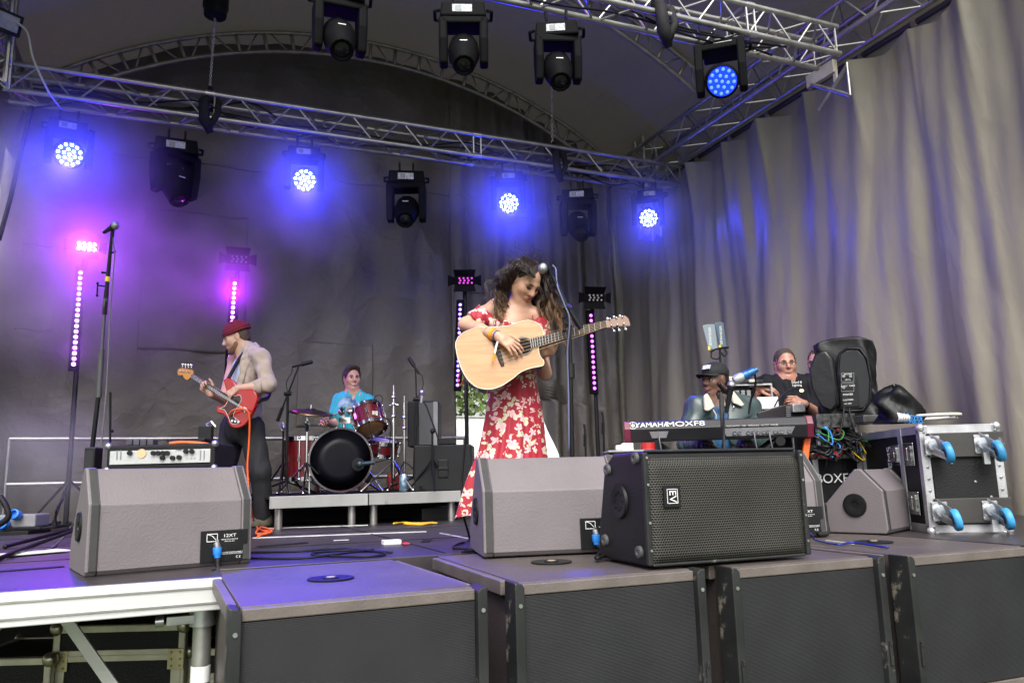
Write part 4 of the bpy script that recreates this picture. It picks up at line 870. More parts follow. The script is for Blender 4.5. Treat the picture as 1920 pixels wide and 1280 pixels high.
# drum kit
RED = mat('red_sparkle_shell', (.11, .004, .007), .32, .1, .15, 40, coat=.25)
HEADK = mat('black_drum_head', (.003, .003, .006), .38, 0, .2, 3, spec=.2)
HEADT = mat('amber_drum_head', (.42, .22, .10), .3, 0, .12, 4)
HEADW = mat('white_drum_head', (.6, .58, .52), .5, 0, .08)
def drum(name, label, c, ax, r, dep, front, cat='drum', lugs=8, hoop=CHROME, z0=None):
    ax = Vector(ax).normalized(); c = Vector(c); u = ax.orthogonal().normalized(); w = ax.cross(u)
    T = thing(name, label, cat, c + Vector((0, 0, 0)), 'drums of the kit')
    b = B(); b.lathe([(r * .985, -dep / 2), (r * .985, dep / 2)], c, ax, 36); obj('shell', b, RED, T, smooth=2)
    for s, hm in ((1, front), (-1, HEADT if front is HEADT else HEADW)):
        b = B(); b.lathe([(r * .97, 0), (r * .5, .006), (0, .008)], c + ax * (s * dep / 2), ax * s, 36); obj('drum_head', b, hm, T, smooth=True)
        b = B(); b.lathe([(r * .975, .012), (r * 1.035, .012), (r * 1.035, -.022), (r * .99, -.022)], c + ax * (s * dep / 2), ax * s, 36, True); obj('hoop', b, hoop, T, smooth=2)
    b = B()
    for k in range(lugs):
        a = 2 * math.pi * (k + .5) / lugs; p = c + (u * math.cos(a) + w * math.sin(a)) * (r * 1.03)
        b.cyl(p - ax * dep * .5, p + ax * dep * .5, .005, n=6); b.box(p, (.022, .022, .05), (u * math.cos(a) + w * math.sin(a), ax.cross(u * math.cos(a) + w * math.sin(a)), ax))
        for s in (-1, 1): b.ell(p + ax * (s * dep * .5), .013, None, 8, 6)
    obj('lug', b, CHROME, T, smooth=2)
    return T
kc = on_y(641, 870, 6.62); kr = .262
KD = (CAM - kc); KD.z = 0; KD = (Vector((-.05, -1, 0))).normalized()
kc.z = .25 + kr * 1.04
k_ = drum('bass_drum', 'black headed bass drum in the middle of the kit', kc + Vector((0, .2, 0)), KD, kr, .40, HEADK, lugs=10, hoop=mat('black_chrome_hoop', (.25, .25, .26), .15, .9))
for s in (-1, 1): b = B(); p = kc + Vector((s * kr * .9, .1, -.08)); b.cyl(p, Vector((kc.x + s * kr * 1.3, kc.y - .06, .255)), .010); obj('spur', b, CHROME, k_, smooth=2)
b = B(); p = kc + KD * .02 + Vector((kr * .5, 0, -.04)); b.lathe([(.055, .012), (.055, .016), (0, .016)], p - KD * .0, KD, 20); obj('port_ring', b, BLK, k_)
t = thing('microphone', 'round bass drum microphone on a short boom in front of the black drum head', 'microphone', p + KD * .1)
b = B(); b.ell(p + KD * .10, (.032, .032, .032), None, 12, 8); b.cyl(p + KD * .1, p + KD * .14 + Vector((.12, -.02, .01)), .018); obj('mic_body', b, mat('dark_green_mic', (.03, .05, .055), .35, .4), t, smooth=2)
b = B(); b.tube([p + KD * .14 + Vector((.12, -.02, .01)), p + KD * .10 + Vector((.26, -.02, .04)), Vector((p.x + .27, p.y - .12, .26))], .007, 6); obj('boom', b, STAND, t, smooth=2)
tc_ = V(692, 790, 6.75); tax = Vector((.15, -.62, .75)).normalized()
tax = Vector((-.05, -.28, -.95))                       # lower head turned towards the viewer
tt = drum('rack_tom', 'red rack tom with amber lower head, over the bass drum', tc_ + Vector((0, 0, .02)), Vector((.10, -.52, -.85)), .135, .20, HEADT)
b = B(); b.box(tc_ + Vector((.02, -.135, .055)), (.045, .004, .05)); obj('badge', b, WHITE, tt)
text('D', .035, tc_ + Vector((.02, -.1385, .062)), (1, 0, 0), (0, 0, 1), BLK, tt)
t = thing('tom_holder', 'chrome double tom holder standing on top of the bass drum', 'drum hardware', kc + Vector((0, .2, kr)))
b = B(); b.cyl(V(645, 818, 6.8), V(645, 776, 6.8), .014); b.tube([V(645, 790, 6.8), V(640, 772, 6.8), V(640, 765, 6.75), V(641, 772, 6.7)], .012, 8); b.ell(V(640, 772, 6.75), .03, None, 12, 8); b.ell(V(656, 771, 6.75), .028, None, 12, 8); b.cyl(V(656, 771, 6.75), V(672, 780, 6.75), .011); b.box(V(647, 788, 6.76), (.10, .05, .05), (UH, NH, ZV)); obj('bracket', b, CHROME, t, smooth=2)
fc = V(571, 853, 6.65); ft = drum('floor_tom', 'red floor tom on three legs left of the bass drum', Vector((fc.x, fc.y, .25 + .12 + .17)), (0, 0, 1), .168, .345, HEADT)
for k in range(3): a = k * 2.1 + .6; b = B(); b.cyl(Vector((fc.x, fc.y, .5)) + Vector((math.cos(a), math.sin(a), 0)) * .18, Vector((fc.x, fc.y, .252)) + Vector((math.cos(a), math.sin(a), 0)) * .19, .007, n=6); obj('leg', b, CHROME, ft, smooth=2)
sn = V(716, 838, 7.0); drum('snare_drum', 'snare drum half hidden behind the bass drum', sn, (.1, -.25, 1), .15, .12, HEADW)
def tripod(T, c, zb, zt2, r=.011, spread=.28, mt=CHROME, a0=.3):
    b = B(); b.cyl(Vector((c.x, c.y, zb + .12)), Vector((c.x, c.y, zt2)), r, n=10); obj('pole', b, mt, T, smooth=2)
    for k in range(3):
        a = a0 + k * 2.094; b = B(); b.tube([Vector((c.x, c.y, zb + .26)), Vector((c.x + spread * math.cos(a), c.y + spread * math.sin(a), zb + .012))], .008, 6); b.ell((c.x + spread * math.cos(a), c.y + spread * math.sin(a), zb + .014), .014, None, 8, 6); obj('leg', b, mt, T, smooth=2)
BRZ = mat('worn_bronze', (.16, .10, .05), .32, .9, .3, 14, stretch=(1, 1, 1))
cc = V(583, 770, 6.45); T = thing('cymbal_stand', 'bronze crash cymbal tilted on a chrome stand left of the bass drum', 'cymbal', (cc.x, cc.y, .247))
tripod(T, Vector((V(576, 800, 6.45).x, V(576, 800, 6.45).y, 0)), .245, cc.z - .02)
b = B(); b.lathe([(.0, .022), (.03, .018), (.05, .006), (.12, -.004), (.185, -.018)], cc, Vector((.06, -.24, .97)), 36); obj('cymbal', b, BRZ, T, smooth=True, solid=.002)
b = B(); b.cyl(cc, cc + Vector((0, 0, .05)), .006); b.tube([V(576, 808, 6.45), V(577, 795, 6.43), V(574, 790, 6.43)], .018, 8); obj('clutch', b, CHROME, T, smooth=2)
def overhead(label, foot, top, head, D, knee):
    T = thing('microphone_stand', label, 'microphone stand', Vector((V(*foot, D).x, V(*foot, D).y, .247)), 'overhead microphone stands at the drums'); f = V(*foot, D); k = V(*knee, D); tp = V(*top, D); h = V(*head, D)
    b = B(); b.cyl(Vector((f.x, f.y, .35)), k, .011, n=8); obj('pole', b, STAND, T, smooth=2)
    for q in range(3): a = .5 + q * 2.094; b = B(); b.tube([Vector((f.x, f.y, .36)), Vector((f.x + .3 * math.cos(a), f.y + .3 * math.sin(a), .255))], .009, 6); obj('leg', b, STAND, T, smooth=2)
    t = (tp - k).normalized(); b = B(); b.cyl(k - t * .22, tp, .007, n=8); b.cyl(k - t * .24, k - t * .12, .014, n=8); b.cyl(k - UH * .03, k + UH * .03, .018, n=10); obj('boom', b, STAND, T, smooth=2)
    dd = (h - tp).normalized(); m_ = thing('microphone', 'pencil microphone over the drums, ' + ('left' if foot[0] < 600 else 'right') + ' of the drummer', 'microphone', tp, 'overhead microphones')
    b = B(); b.tube([tp - dd * .06, tp + dd * .02, tp + dd * .02, tp + dd * .1], [.011, .011, .018, .018], 10); b.ell(tp + dd * .1, .018, None, 10, 8); obj('mic_body', b, BLK, m_, smooth=2)
    b = B(); cable(b, [tp - dd * .06, V(head[0] * 0 + top[0] - 14 if foot[0] < 600 else top[0] + 12, top[1] + 14, D), k.lerp(tp, .4) + UH * (-.05 if foot[0] < 600 else .06), k], .0035); one('microphone_cable', b, CABM, 'thin cable sagging from the ' + ('left' if foot[0] < 600 else 'right') + ' overhead microphone', 'cable', smooth=True)
overhead('black boom stand with overhead microphone between bassist and drummer', (536, 920), (561, 684), (577, 680), 6.4, (540, 738))
overhead('black boom stand with overhead microphone at the right of the drums', (776, 905), (779, 690), (768, 673), 6.75, (781, 748))
for lab, x, yt, yb, D, extra in [('chrome cymbal stand without a cymbal, right of the rack tom', 738, 722, 918, 6.7, 1), ('chrome hi-hat stand with bare rod beside the black amplifier', 758, 742, 905, 6.9, 2)]:
    c = V(x, 800, D); T = thing('cymbal_stand', lab, 'cymbal stand', (c.x, c.y, .247)); tripod(T, Vector((c.x, c.y, 0)), .245, V(x, yt + 12, D).z, .010, .27, a0=.9 * extra)
    b = B(); b.cyl(V(x, yt + 14, D), V(x, yt, D), .005)
    for yy in ((yt + 22, yt + 35, yt + 58) if extra == 1 else (yt + 40, yt + 60)): b.ell(V(x, yy, D), (.024, .018, .018), None, 10, 8)
    if extra == 1: b.cyl(V(x, yt + 35, D), V(x - 8, yt + 38, D), .008); b.cyl(V(x, yt + 35, D), V(x + 9, yt + 37, D), .008)
    obj('clutch', b, CHROME, T, smooth=2)
T = thing('microphone_stand', 'low black boom stand in front of the black amplifier at the right of the drums', 'microphone stand', (V(811, 900, 6.5).x, V(811, 900, 6.5).y, .247))
c = V(811, 900, 6.5); tripod(T, Vector((c.x, c.y, 0)), .245, V(811, 805, 6.5).z, .008, .22, STAND)
b = B(); b.tube([V(824, 828, 6.5), V(800, 762, 6.5), V(793, 752, 6.5)], .007, 6); b.ell(V(811, 808, 6.5), .022, None, 10, 8); obj('boom', b, STAND, T, smooth=2)
b = B(); b.tube([V(790, 755, 6.5), V(792, 742, 6.5)], [.014, .018], 10); b.ell(V(791, 735, 6.5), (.016, .016, .022), None, 10, 8); obj('mic_head', b, STEEL, T, smooth=2)
b = B(); cable(b, [V(700, 755, 6.7), V(705, 742, 6.7), V(715, 742, 6.7), V(717, 752, 6.7), V(708, 757, 6.7)], .004); b.tube([V(701, 756, 6.7), V(704, 748, 6.7)], .018, 8)
one('drum_microphone', b, BLK, 'small black clip microphone on the rim of the rack tom', 'microphone', smooth=True)
b = B(); cable(b, [V(723, 785, 6.75), V(730, 787, 6.75), V(733, 800, 6.75), V(731, 830, 6.75), V(735, 870, 6.75), V(744, 912, 6.7)], .005); cable(b, [V(690, 780, 6.6), V(697, 820, 6.58), V(703, 860, 6.6)], .004);
one('drum_cables', b, CABM, 'black microphone cables hanging round the right of the drum kit', 'cables', smooth=True)
T = thing('microphone_stand', 'short clip microphone stand at the left of the floor tom', 'microphone stand', (V(527, 900, 6.6).x, V(527, 900, 6.6).y, .247))
c = V(529, 900, 6.6); tripod(T, Vector((c.x, c.y, 0)), .245, V(529, 808, 6.6).z, .008, .2, STAND)
b = B(); b.tube([V(529, 806, 6.6), V(524, 795, 6.6), V(530, 792, 6.6), V(534, 800, 6.6)], .008, 6); b.ell(V(532, 801, 6.6), .022, None, 10, 8); obj('mic_head', b, STEEL, T, smooth=2)
b = B(); p = V(757, 905, 6.6); b.lathe([(.036, 0), (.038, .01), (.038, .12), (.03, .14)], Vector((p.x, p.y, .25)), (0, 0, 1), 16); one('drink_can', b, mat('can_print', (.05, .25, .5), .3, .6, .5, 25, c2=(.5, .6, .65)), 'blue and white can on the drum riser beside the cymbal stand', 'can', smooth=2)
b = B(); p = V(740, 897, 6.9); b.box(Vector((p.x, p.y, .33)), (.13, .1, .15)); one('red_bag', b, mat('red_bag', (.25, .02, .02), .7, 0, .2, 8), 'small dark red bag on the riser behind the cymbal stands', 'bag', bevel=.03)

# black speakers right of the drums
def spk(label, x0, y0, x1, y1, D, dep, cat='speaker', handle=None, side=None, front=None):
    a, c = V(x0, y0, D), V(x1, y1, D); w = (c - a).dot(UH); h = a.z - c.z; ctr = (a + c) / 2
    T = thing('speaker_box', label, cat, Vector((ctr.x, ctr.y, c.z)), 'black speakers right of the drums')
    b = B(); b.box(ctr + NH * dep / 2, (w, dep, h), (UH, NH, ZV)); obj('cabinet', b, mat('speaker_vinyl', (.010, .010, .011), .55, 0, .2, 8, .25, 140), T, bevel=.01)
    if handle: b = B(); p = V(*handle, D); b.box(p - NH * .001, (.085, .02, .15), (UH, NH, ZV)); hd = obj('handle_cup', b, BLK, T, bevel=.006); b = B(); b.box(p - NH * .014, (.09, .012, .02), (UH, NH, ZV)); obj('grip', b, BLKM, hd, bevel=.004)
    return T, ctr, w, h
T, c, w, h = spk('upright black amplifier box with a grey side beside the bare cymbal stands', 764, 752, 822, 836, 7.0, .3)
b = B(); b.box(c + UH * (w * .18) - NH * .003, (w * .60, .008, h * .92), (UH, NH, ZV)); obj('grille', b, mat('grey_grille_cloth', (.075, .075, .078), .8, 0, .12, 60), T)
b = B(); b.box(c + UH * (w * .42) - NH * .008, (w * .14, .004, h * .95), (UH, NH, ZV)); obj('side_panel', b, GREYP, T)
T, c, w, h = spk('wide black subwoofer with two handle cups at the right end of the drum riser', 776, 835, 885, 919, 6.55, .5, handle=(831, 878))
b = B(); b.box(V(838, 827, 6.8), (.16, .12, .06), (UH, NH, ZV)); one('foot_box', b, BLK, 'small black box on the wide subwoofer right of the drums', 'box', bevel=.006)
# ---------------------------------------------------------------- keyboard
kl, kr2 = V(1172, 815, 4.95), V(1526, 812, 4.95)
# the keyboard stands a little askew: nearer at the right
KU = (V(1526, 812, 4.85) - V(1172, 815, 5.0)); KL = KU.length; KU.normalize(); KU = Vector((KU.x, KU.y, 0)).normalized(); KN = Vector((-KU.y, KU.x, 0)); KN = KN if KN.dot(NH) > 0 else -KN
K0 = V(1172, 815, 5.0); zt_ = V(1172, 790, 5.0).z; zb_ = V(1172, 829, 5.0).z; HK = zt_ - zb_
KC = Vector((K0.x, K0.y, zb_)) + KU * KL / 2
T = thing('keyboard', 'long black stage keyboard with maroon end blocks, seen from the back', 'keyboard', KC)
KEYB = mat('keyboard_shell', (.016, .016, .018), .4, 0, .15, 6, .08, 120)
PR = [(0, HK * .60), (.03, HK * .97), (.06, HK), (.36, HK * .85), (.37, HK * .1), (.05, 0), (.025, 0)]
b = B(); b.prism(PR, KC, KN, ZV, KU, -KL / 2 + .02, KL / 2 - .02); sh = obj('case', b, KEYB, T, bevel=.006)
MAR = mat('maroon_end_block', (.12, .012, .03), .4, 0, .15, 8)
for s in (-1, 1):
    b = B(); b.prism([(p[0] - .004 if p[0] < .1 else p[0] + .004, p[1] + (.004 if p[1] > HK * .5 else -.004)) for p in PR], KC + KU * (s * (KL / 2 - .016)), KN, ZV, KU, -.022, .022); obj('end_block', b, MAR, T, bevel=.006)
t1 = (KN * .03 + ZV * HK * .37).normalized(); n1 = KU.cross(t1); n1 = n1 if n1.dot(NH) < 0 else -n1
O1 = KC + KN * .015 + ZV * HK * .785 + n1 * .003
text('YAMAHA', .052, O1 - KU * KL * .35, KU, t1, WHITE, sh, sx=1.0)
text('MOXF8', .052, O1 - KU * KL * .17, KU, t1, WHITE, sh, sx=1.45)
b = B(); c = O1 - KU * KL * .455
for k in range(3): a = k * math.pi / 3 + math.pi / 2; d = KU * math.cos(a) + t1 * math.sin(a); b.cyl(c - d * .018, c + d * .018, .0028, n=5)
ring = [c + KU * (.026 * math.cos(q)) + t1 * (.026 * math.sin(q)) for q in [2 * math.pi * i / 24 for i in range(25)]]; b.tube(ring, .0026, 5, False); obj('emblem', b, WHITE, sh)
n2 = KU.cross((KN * .025 - ZV * HK * .6).normalized()); n2 = n2 if n2.dot(NH) < 0 else -n2; t2 = (KN * -.025 + ZV * HK * .6).normalized()
O2 = KC + KN * .0125 + ZV * HK * .32 + n2 * .002
b = B(); b.prism([(-.20, .028), (.24, .028), (.215, -.022), (-.18, -.022)], O2 + KU * KL * .20, KU, t2, n2, 0, .003); jp = obj('jack_panel', b, GREYP, T)
b = B()
for i, x in enumerate([-.13, -.10, -.045, -.015, .015, .05, .075, .12, .145, .16, .205]): b.lathe([(.012, 0), (.012, .008), (.006, .008), (.005, .004), (0, .004)], O2 + KU * (KL * .20 + x) + n2 * .004, n2, 10)
obj('jack', b, STEEL, jp, smooth=2)
b = B(); b.prism([(-.06, .022), (.06, .022), (.045, -.02), (-.045, -.02)], O2 - KU * KL * .315, KU, t2, n2, 0, .003); jp2 = obj('power_inlet', b, GREYP, T)
text('USB   FOOT SWITCH    MIDI    ASSIGNABLE    OUTPUT   PHONES', .012, O2 + KU * KL * .17 + t2 * .042, KU, t2, WHITE, sh)
b = B()
for i in range(52): b.box(KC + KN * .30 + ZV * (HK * .92) + KU * ((i - 25.5) * KL * .0172), (KL * .016, .14, .02), (KU, KN, ZV))
obj('white_keys', b, WHITE, T)
st = thing('keyboard_stand', 'black X shaped stand under the stage keyboard', 'stand', KC - Vector((0, 0, KC.z)))
for s in (-1, 1):
    for o_ in (.08, .30):
        b = B(); b.cyl(Vector((KC.x, KC.y, 0.02)) - KU * (s * .33) + KN * o_, Vector((KC.x, KC.y, KC.z - .006)) + KU * (s * .38) + KN * o_, .018, n=8); obj('leg', b, STAND, st, smooth=2)
    b = B(); b.cyl(Vector((KC.x, KC.y, KC.z - .012)) + KU * (s * .38) + KN * .03, Vector((KC.x, KC.y, KC.z - .012)) + KU * (s * .38) + KN * .36, .014, n=8); b.cyl(Vector((KC.x, KC.y, KC.z - .02)) + KU * (s * .38) + KN * .01, Vector((KC.x, KC.y, KC.z - .02)) + KU * (s * .38) + KN * .03, .03, n=12); obj('support_arm', b, STAND, st, smooth=2)
b = B()
for x in (-.315, .19, .27): p = O2 + KU * KL * x + n2 * .012; cable(b, [p, p + n2 * .02 - ZV * .04, p + n2 * .01 + KU * .01 - ZV * .12, p - ZV * .22 + KU * .012], .0045)
one('keyboard_cables', b, mat('grey_cable2', (.13, .13, .15), .5), 'thin grey cables hanging from the back of the keyboard', 'cables', smooth=True)
# mic stand in front of the keyboard, with two microphones
DM = 4.55; f = on_z(1356, 985, 0); T = thing('microphone_stand', 'thin black stand with two microphones in front of the keyboard player', 'microphone stand', Vector((V(1357, 900, DM).x, V(1357, 900, DM).y, 0)))
b = B(); p = V(1357, 900, DM); b.tube([Vector((p.x, p.y, .02)), V(1354, 742, DM)], .009, 8); b.tube([V(1354, 800, DM), V(1351, 735, DM)], .011, 8); obj('pole', b, mat('scuffed_stand', (.05, .05, .05), .35, .5), T, smooth=2)
b = B(); p = Vector((p.x, p.y, 0)); b.lathe([(.13, .004), (.13, .014), (.03, .03), (.014, .05)], p, (0, 0, 1), 20); obj('round_base', b, BLKM, T, smooth=2)
b = B(); b.tube([V(1345, 733, DM), V(1368, 738, DM)], .008, 6); b.tube([V(1344, 736, DM), V(1348, 748, DM)], .007, 6); obj('cross_bar', b, STAND, T, smooth=2)
h = V(1348, 720, DM - .02); m_ = thing('microphone', 'small black microphone on the left of the stand before the keyboard player', 'microphone', h)
b = B(); b.ell(h, .013, None, 10, 8); b.tube([h, V(1356, 730, DM), V(1366, 737, DM)], [.012, .014, .009], 10); obj('mic_body', b, BLK, m_, smooth=2)
h = V(1371, 722, DM - .02); m_ = thing('microphone', 'vocal microphone with a grey ball head on the stand before the keyboard player', 'microphone', h); mic_shape(m_, h, Vector((0, -.2, 1)) + UH * .12, .95)
b = B(); cable(b, [V(1368, 752, DM), V(1366, 757, DM), V(1358, 765, DM), V(1357, 790, DM - .02), V(1354, 840, DM - .02)], .004); one('microphone_cable', b, CABM, 'thin cable on the stand with two microphones', 'cable', smooth=True)

# singer's microphone stand: straight pole with a blue lit boom
DS = 3.86; T = thing('microphone_stand', 'black microphone stand with angled boom in front of the singer', 'microphone stand', Vector((V(1071, 900, DS).x, V(1071, 900, DS).y, 0)))
p = V(1072, 900, DS); b = B(); b.tube([Vector((p.x, p.y, .02)), V(1069, 690, DS)], .0125, 10); obj('pole', b, STAND, T, smooth=2)
b = B(); b.tube([V(1070, 682, DS), V(1070.5, 708, DS)], .020, 10); obj('collar', b, BLK, T, smooth=2)
b = B(); b.tube([V(1070, 690, DS), V(1068, 612, DS)], .009, 8); obj('upper_tube', b, STAND, T, smooth=2)
b = B(); p0 = Vector((p.x, p.y, 0)); b.lathe([(.14, .004), (.14, .016), (.03, .03), (.014, .06)], p0, (0, 0, 1), 24); obj('round_base', b, BLKM, T, smooth=2)
b = B(); b.tube([V(1090, 616, DS - .02), V(1064, 575, DS - .02), V(1034, 514, DS - .02)], [.010, .011, .009], 10); b.tube([V(1090, 616, DS - .02), V(1076, 594, DS - .02)], .015, 10); b.tube([V(1068, 580, DS - .02), V(1060, 574, DS - .02)], .02, 8); b.tube([V(1058, 607, DS), V(1072, 612, DS)], .006, 6); b.tube([V(1057, 596, DS), V(1058, 618, DS)], .006, 6); b.ell(V(1057, 595, DS), .01, None, 8, 6); b.ell(V(1058, 619, DS), .01, None, 8, 6)
b.tube([V(1035, 536, DS - .02), V(1046, 534, DS - .02)], .008, 6); obj('boom', b, STAND, T, smooth=2)
h = V(1018, 503, DS - .06); m_ = thing('microphone', 'vocal microphone close to the face of the singer', 'microphone', h); mic_shape(m_, h, NH * -.8 - UH * .42 + ZV * .05, 1.0)
b = B(); b.tube([V(1034, 516, DS - .02), V(1030, 502, DS - .03)], .012, 8); obj('clip', b, BLK, m_, smooth=2)
b = B(); cable(b, [V(1036, 497, DS + .04), V(1042, 505, DS + .03), V(1045, 535, DS - .03), V(1058, 570, DS - .04), V(1068, 600, DS - .04), V(1064, 660, DS - .02), V(1066, 740, DS - .02), V(1067, 850, DS - .02)], .0045); one('microphone_cable', b, mat('blue_grey_cable', (.10, .11, .2), .5), 'cable wound along the boom of the microphone stand of the singer', 'cable', smooth=True)

# ---------------------------------------------------------------- flight cases
CPLY = mat('case_laminate', (.006, .0055, .007), .5, 0, .3, 5, .35, 120, wear=((.12, .1, .1), .78, 7))
CHEX = mat('case_ribbed_black', (.005, .005, .006), .5, 0, .2, 6, .35, 110, stretch=(1, 1, 2.2), spec=.3)
EXT = mat('case_extrusion', (.52, .52, .54), .38, .7, .15, 12, .06, 60)
WOODB = mat('worn_black_board', (.03, .027, .025), .6, 0, .3, 4, .1, 50, wear=((.2, .17, .15), .66, 8))
def case_frame(b, c, d, R, w=.035, t=.004):
    """aluminium angle along the twelve edges"""
    c = Vector(c)
    for ax in range(3):
        o1, o2 = (ax + 1) % 3, (ax + 2) % 3
        for s1 in (-1, 1):
            for s2 in (-1, 1):
                e = c + R[o1] * (s1 * d[o1] / 2) + R[o2] * (s2 * d[o2] / 2)
                dd = [0, 0, 0]; dd[ax] = d[ax] + t * 2; dd[o1] = w; dd[o2] = t * 2; b.box(e - R[o1] * (s1 * (w / 2 - t)), dd, R)
                dd = [0, 0, 0]; dd[ax] = d[ax] + t * 2 + .001; dd[o2] = w; dd[o1] = t * 2; b.box(e - R[o2] * (s2 * (w / 2 - t)), dd, R)
def case_corners(m_, T, c, d, R, r=.03):
    for i in (-1, 1):
        for j in (-1, 1):
            for k in (-1, 1): b = B(); b.ell(Vector(c) + R[0] * (i * (d[0] / 2 - .008)) + R[1] * (j * (d[1] / 2 - .008)) + R[2] * (k * (d[2] / 2 - .008)), r, None, 10, 8); obj('ball_corner', b, m_, T, smooth=True)
# big case lying on its side: underside with four castors faces the viewer's right
e0 = on_z(1745, 1000, .0); De = e0.dot(NH)
P0 = V(1745, 997, De)
dx = (UH - NH * .10).normalized(); dy = Vector((-dx.y, dx.x, 0)); wA = .405; dA = .92
hA = V(1745, 800, De).z
Cc = Vector((P0.x, P0.y, 0)) + dx * wA / 2 + dy * dA / 2 + ZV * (hA / 2 + .004); RC_ = (dx, dy, ZV); dm = (wA, dA, hA)
T = thing('flight_case', 'big black flight case tipped on its side, blue castors facing out', 'flight case', Cc - ZV * hA / 2)
b = B(); b.box(Cc, [x - .006 for x in dm], RC_); obj('panel', b, CPLY, T)
b = B(); case_frame(b, Cc, dm, RC_, .045)
fcL = Cc - dx * (wA / 2)                                     # left (long) face centre
for off in (-.19,): b.box(fcL - dx * .003 + dy * off, (.008, .055, hA), RC_)
obj('edge_extrusion', b, EXT, T, bevel=.002)
case_corners(EXT, T, Cc, dm, RC_, .024)
ff = Cc - dy * (dA / 2 + .002)
b = B(); b.box(ff - dy * .002, (wA - .09, .004, hA - .09), RC_); obj('base_panel', b, CHEX, T)
b = B()
for k in range(9):
    for s in (-1, 1): b.ell(ff - dy * .007 + dx * (s * (wA / 2 - .02)) + ZV * ((k - 4) * hA / 9), .007, None, 6, 5)
for x, z in ((-.06, .08), (.05, -.02), (.12, -.10)): b.ell(ff - dy * .006 + dx * x + ZV * z, .008, None, 6, 5)
obj('rivet', b, STEEL, T)
for zz in (.315, -.30):
    zc = zz * hA; b = B(); b.box(ff - dy * .014 + dx * .02 + ZV * zc, (wA - .02, .022, .13), RC_); bd = obj('castor_board', b, WOODB, T, bevel=.004)
    for s in (-1, 1):
        c = ff - dy * .026 + dx * (s * wA * .31 - .03) + ZV * zc
        b = B(); b.box(c - dy * .002, (.075, .005, .10), RC_)
        for i in (-1, 1):
            for j in (-1, 1): b.cyl(c + dx * i * .032 + ZV * j * .04, c - dy * .008 + dx * i * .032 + ZV * j * .04, .007, n=6)
        b.lathe([(.034, 0), (.034, .018), (.028, .024)], c - dy * .004, -dy, 16)
        wc = c - dy * .085 + dx * .040 - ZV * .040
        for q in (-1, 1):
            o_ = Vector((0, 0, 0)) + (dx * .3 + ZV).normalized() * (q * .026)
            b.prism([(-.028, -.02), (.028, -.02), (.016, .09), (-.016, .09)], c + o_ - dy * .02, (ZV - dx * .3).normalized() * 1.0, ((wc - c) + dy * .02).normalized(), (dx * .3 + ZV).normalized(), -.003, .003)
        if s == 1: b.box(c - dy * .05 - ZV * .075 - dx * .01, (.03, .02, .06), RC_)
        pl_ = obj('castor_fork', b, STEEL, bd, smooth=2)
        wax = (dx * .55 + ZV * .75 - dy * .2).normalized(); wax = (dx * .95 + ZV * .18 - dy * .18).normalized()
        b = B(); b.lathe([(.032, -.017), (.05, -.017), (.056, -.010), (.056, .010), (.05, .017), (.032, .017)], wc, wax, 26); w_ = obj('wheel', b, mat('blue_tyre', (.04, .28, .55), .5, 0, .25, 14, wear=((.3, .27, .24), .72, 20)), bd, smooth=2)
        b = B(); b.lathe([(.0, -.019), (.02, -.019), (.034, -.014), (.034, .014), (.02, .019), (0, .019)], wc, wax, 18); obj('wheel_hub', b, BLK, bd, smooth=2)
for zz in (.24, -.235):                                   # two butterfly catches on the long face
    c = fcL - dx * .006 + ZV * (zz * hA)
    b = B(); b.box(c + dy * (-.10), (.006, .14, .115), RC_); b.box(c + dy * (-.30), (.006, .14, .125), RC_); ct = obj('catch_plate', b, CHROME, T, bevel=.004)
    b = B(); b.box(c - dx * .006 + dy * -.10, (.012, .10, .085), RC_); b.box(c - dx * .006 + dy * -.30, (.012, .10, .09), RC_); obj('catch_dish', b, mat('catch_dark', (.1, .1, .1), .25, .8, .6, 40, c2=(.7, .7, .72)), ct, bevel=.003)
    b = B(); b.box(c - dx * .014 + dy * -.10, (.006, .05, .028), RC_); b.box(c - dx * .014 + dy * -.30, (.006, .03, .07), RC_); obj('catch_lever', b, CHROME, ct, bevel=.003)
text('SOUND SYSTEMS', .075, fcL - dx * .010 - dy * .02 - ZV * .10, ZV, dy, WHITE, T, sx=1)
b = B()
for k in range(5):
    ring = [fcL - dx * .009 + dy * (.14 + (.02 + .018 * k) * math.sin(a)) + ZV * (-.02 * hA - .06 + (.02 + .018 * k) * math.cos(a)) for a in [math.pi * (.05 + .9 * i / 10) for i in range(11)]]; b.tube(ring, .003, 4)
obj('emblem', b, WHITE, T)
# rack of cables behind it, on a second case
DR = 5.15
def gbox(x0, y0, x1, y1, D, dep): a, c = V(x0, y0, D), V(x1, y1, D); return (a + c) / 2 + NH * dep / 2, ((c - a).dot(UH), dep, a.z - c.z)
R_ = (UH, NH, ZV)
c, d = gbox(1522, 850, 1625, 945, DR, .5); c.z = (V(1570, 850, DR).z) / 2 + .003; d = (d[0], d[1], c.z * 2 - .006)
T = thing('flight_case', 'black flight case lettered BOXES under the cable rack', 'flight case', c - ZV * d[2] / 2)
b = B(); b.box(c, [x - .006 for x in d], R_); obj('panel', b, CPLY, T); b = B(); case_frame(b, c, d, R_, .04); obj('edge_extrusion', b, EXT, T, bevel=.002); case_corners(mat('rusty_corner', (.25, .17, .12), .4, .7, .3, 20), T, c, d, R_, .034)
text('BOXES', .085, V(1566, 897, DR - .008), UH, ZV, WHITE, T)
c2, d2 = gbox(1530, 782, 1612, 848, DR + .02, .48)
T = thing('patch_rack', 'open equipment rack stuffed with coloured cables, between keyboard and flight case', 'rack', c2 - ZV * d2[2] / 2)
b = B(); b.box(c2 + NH * .05, (d2[0] - .01, d2[1] - .1, d2[2] - .01), R_); obj('rack_unit', b, BLK, T)
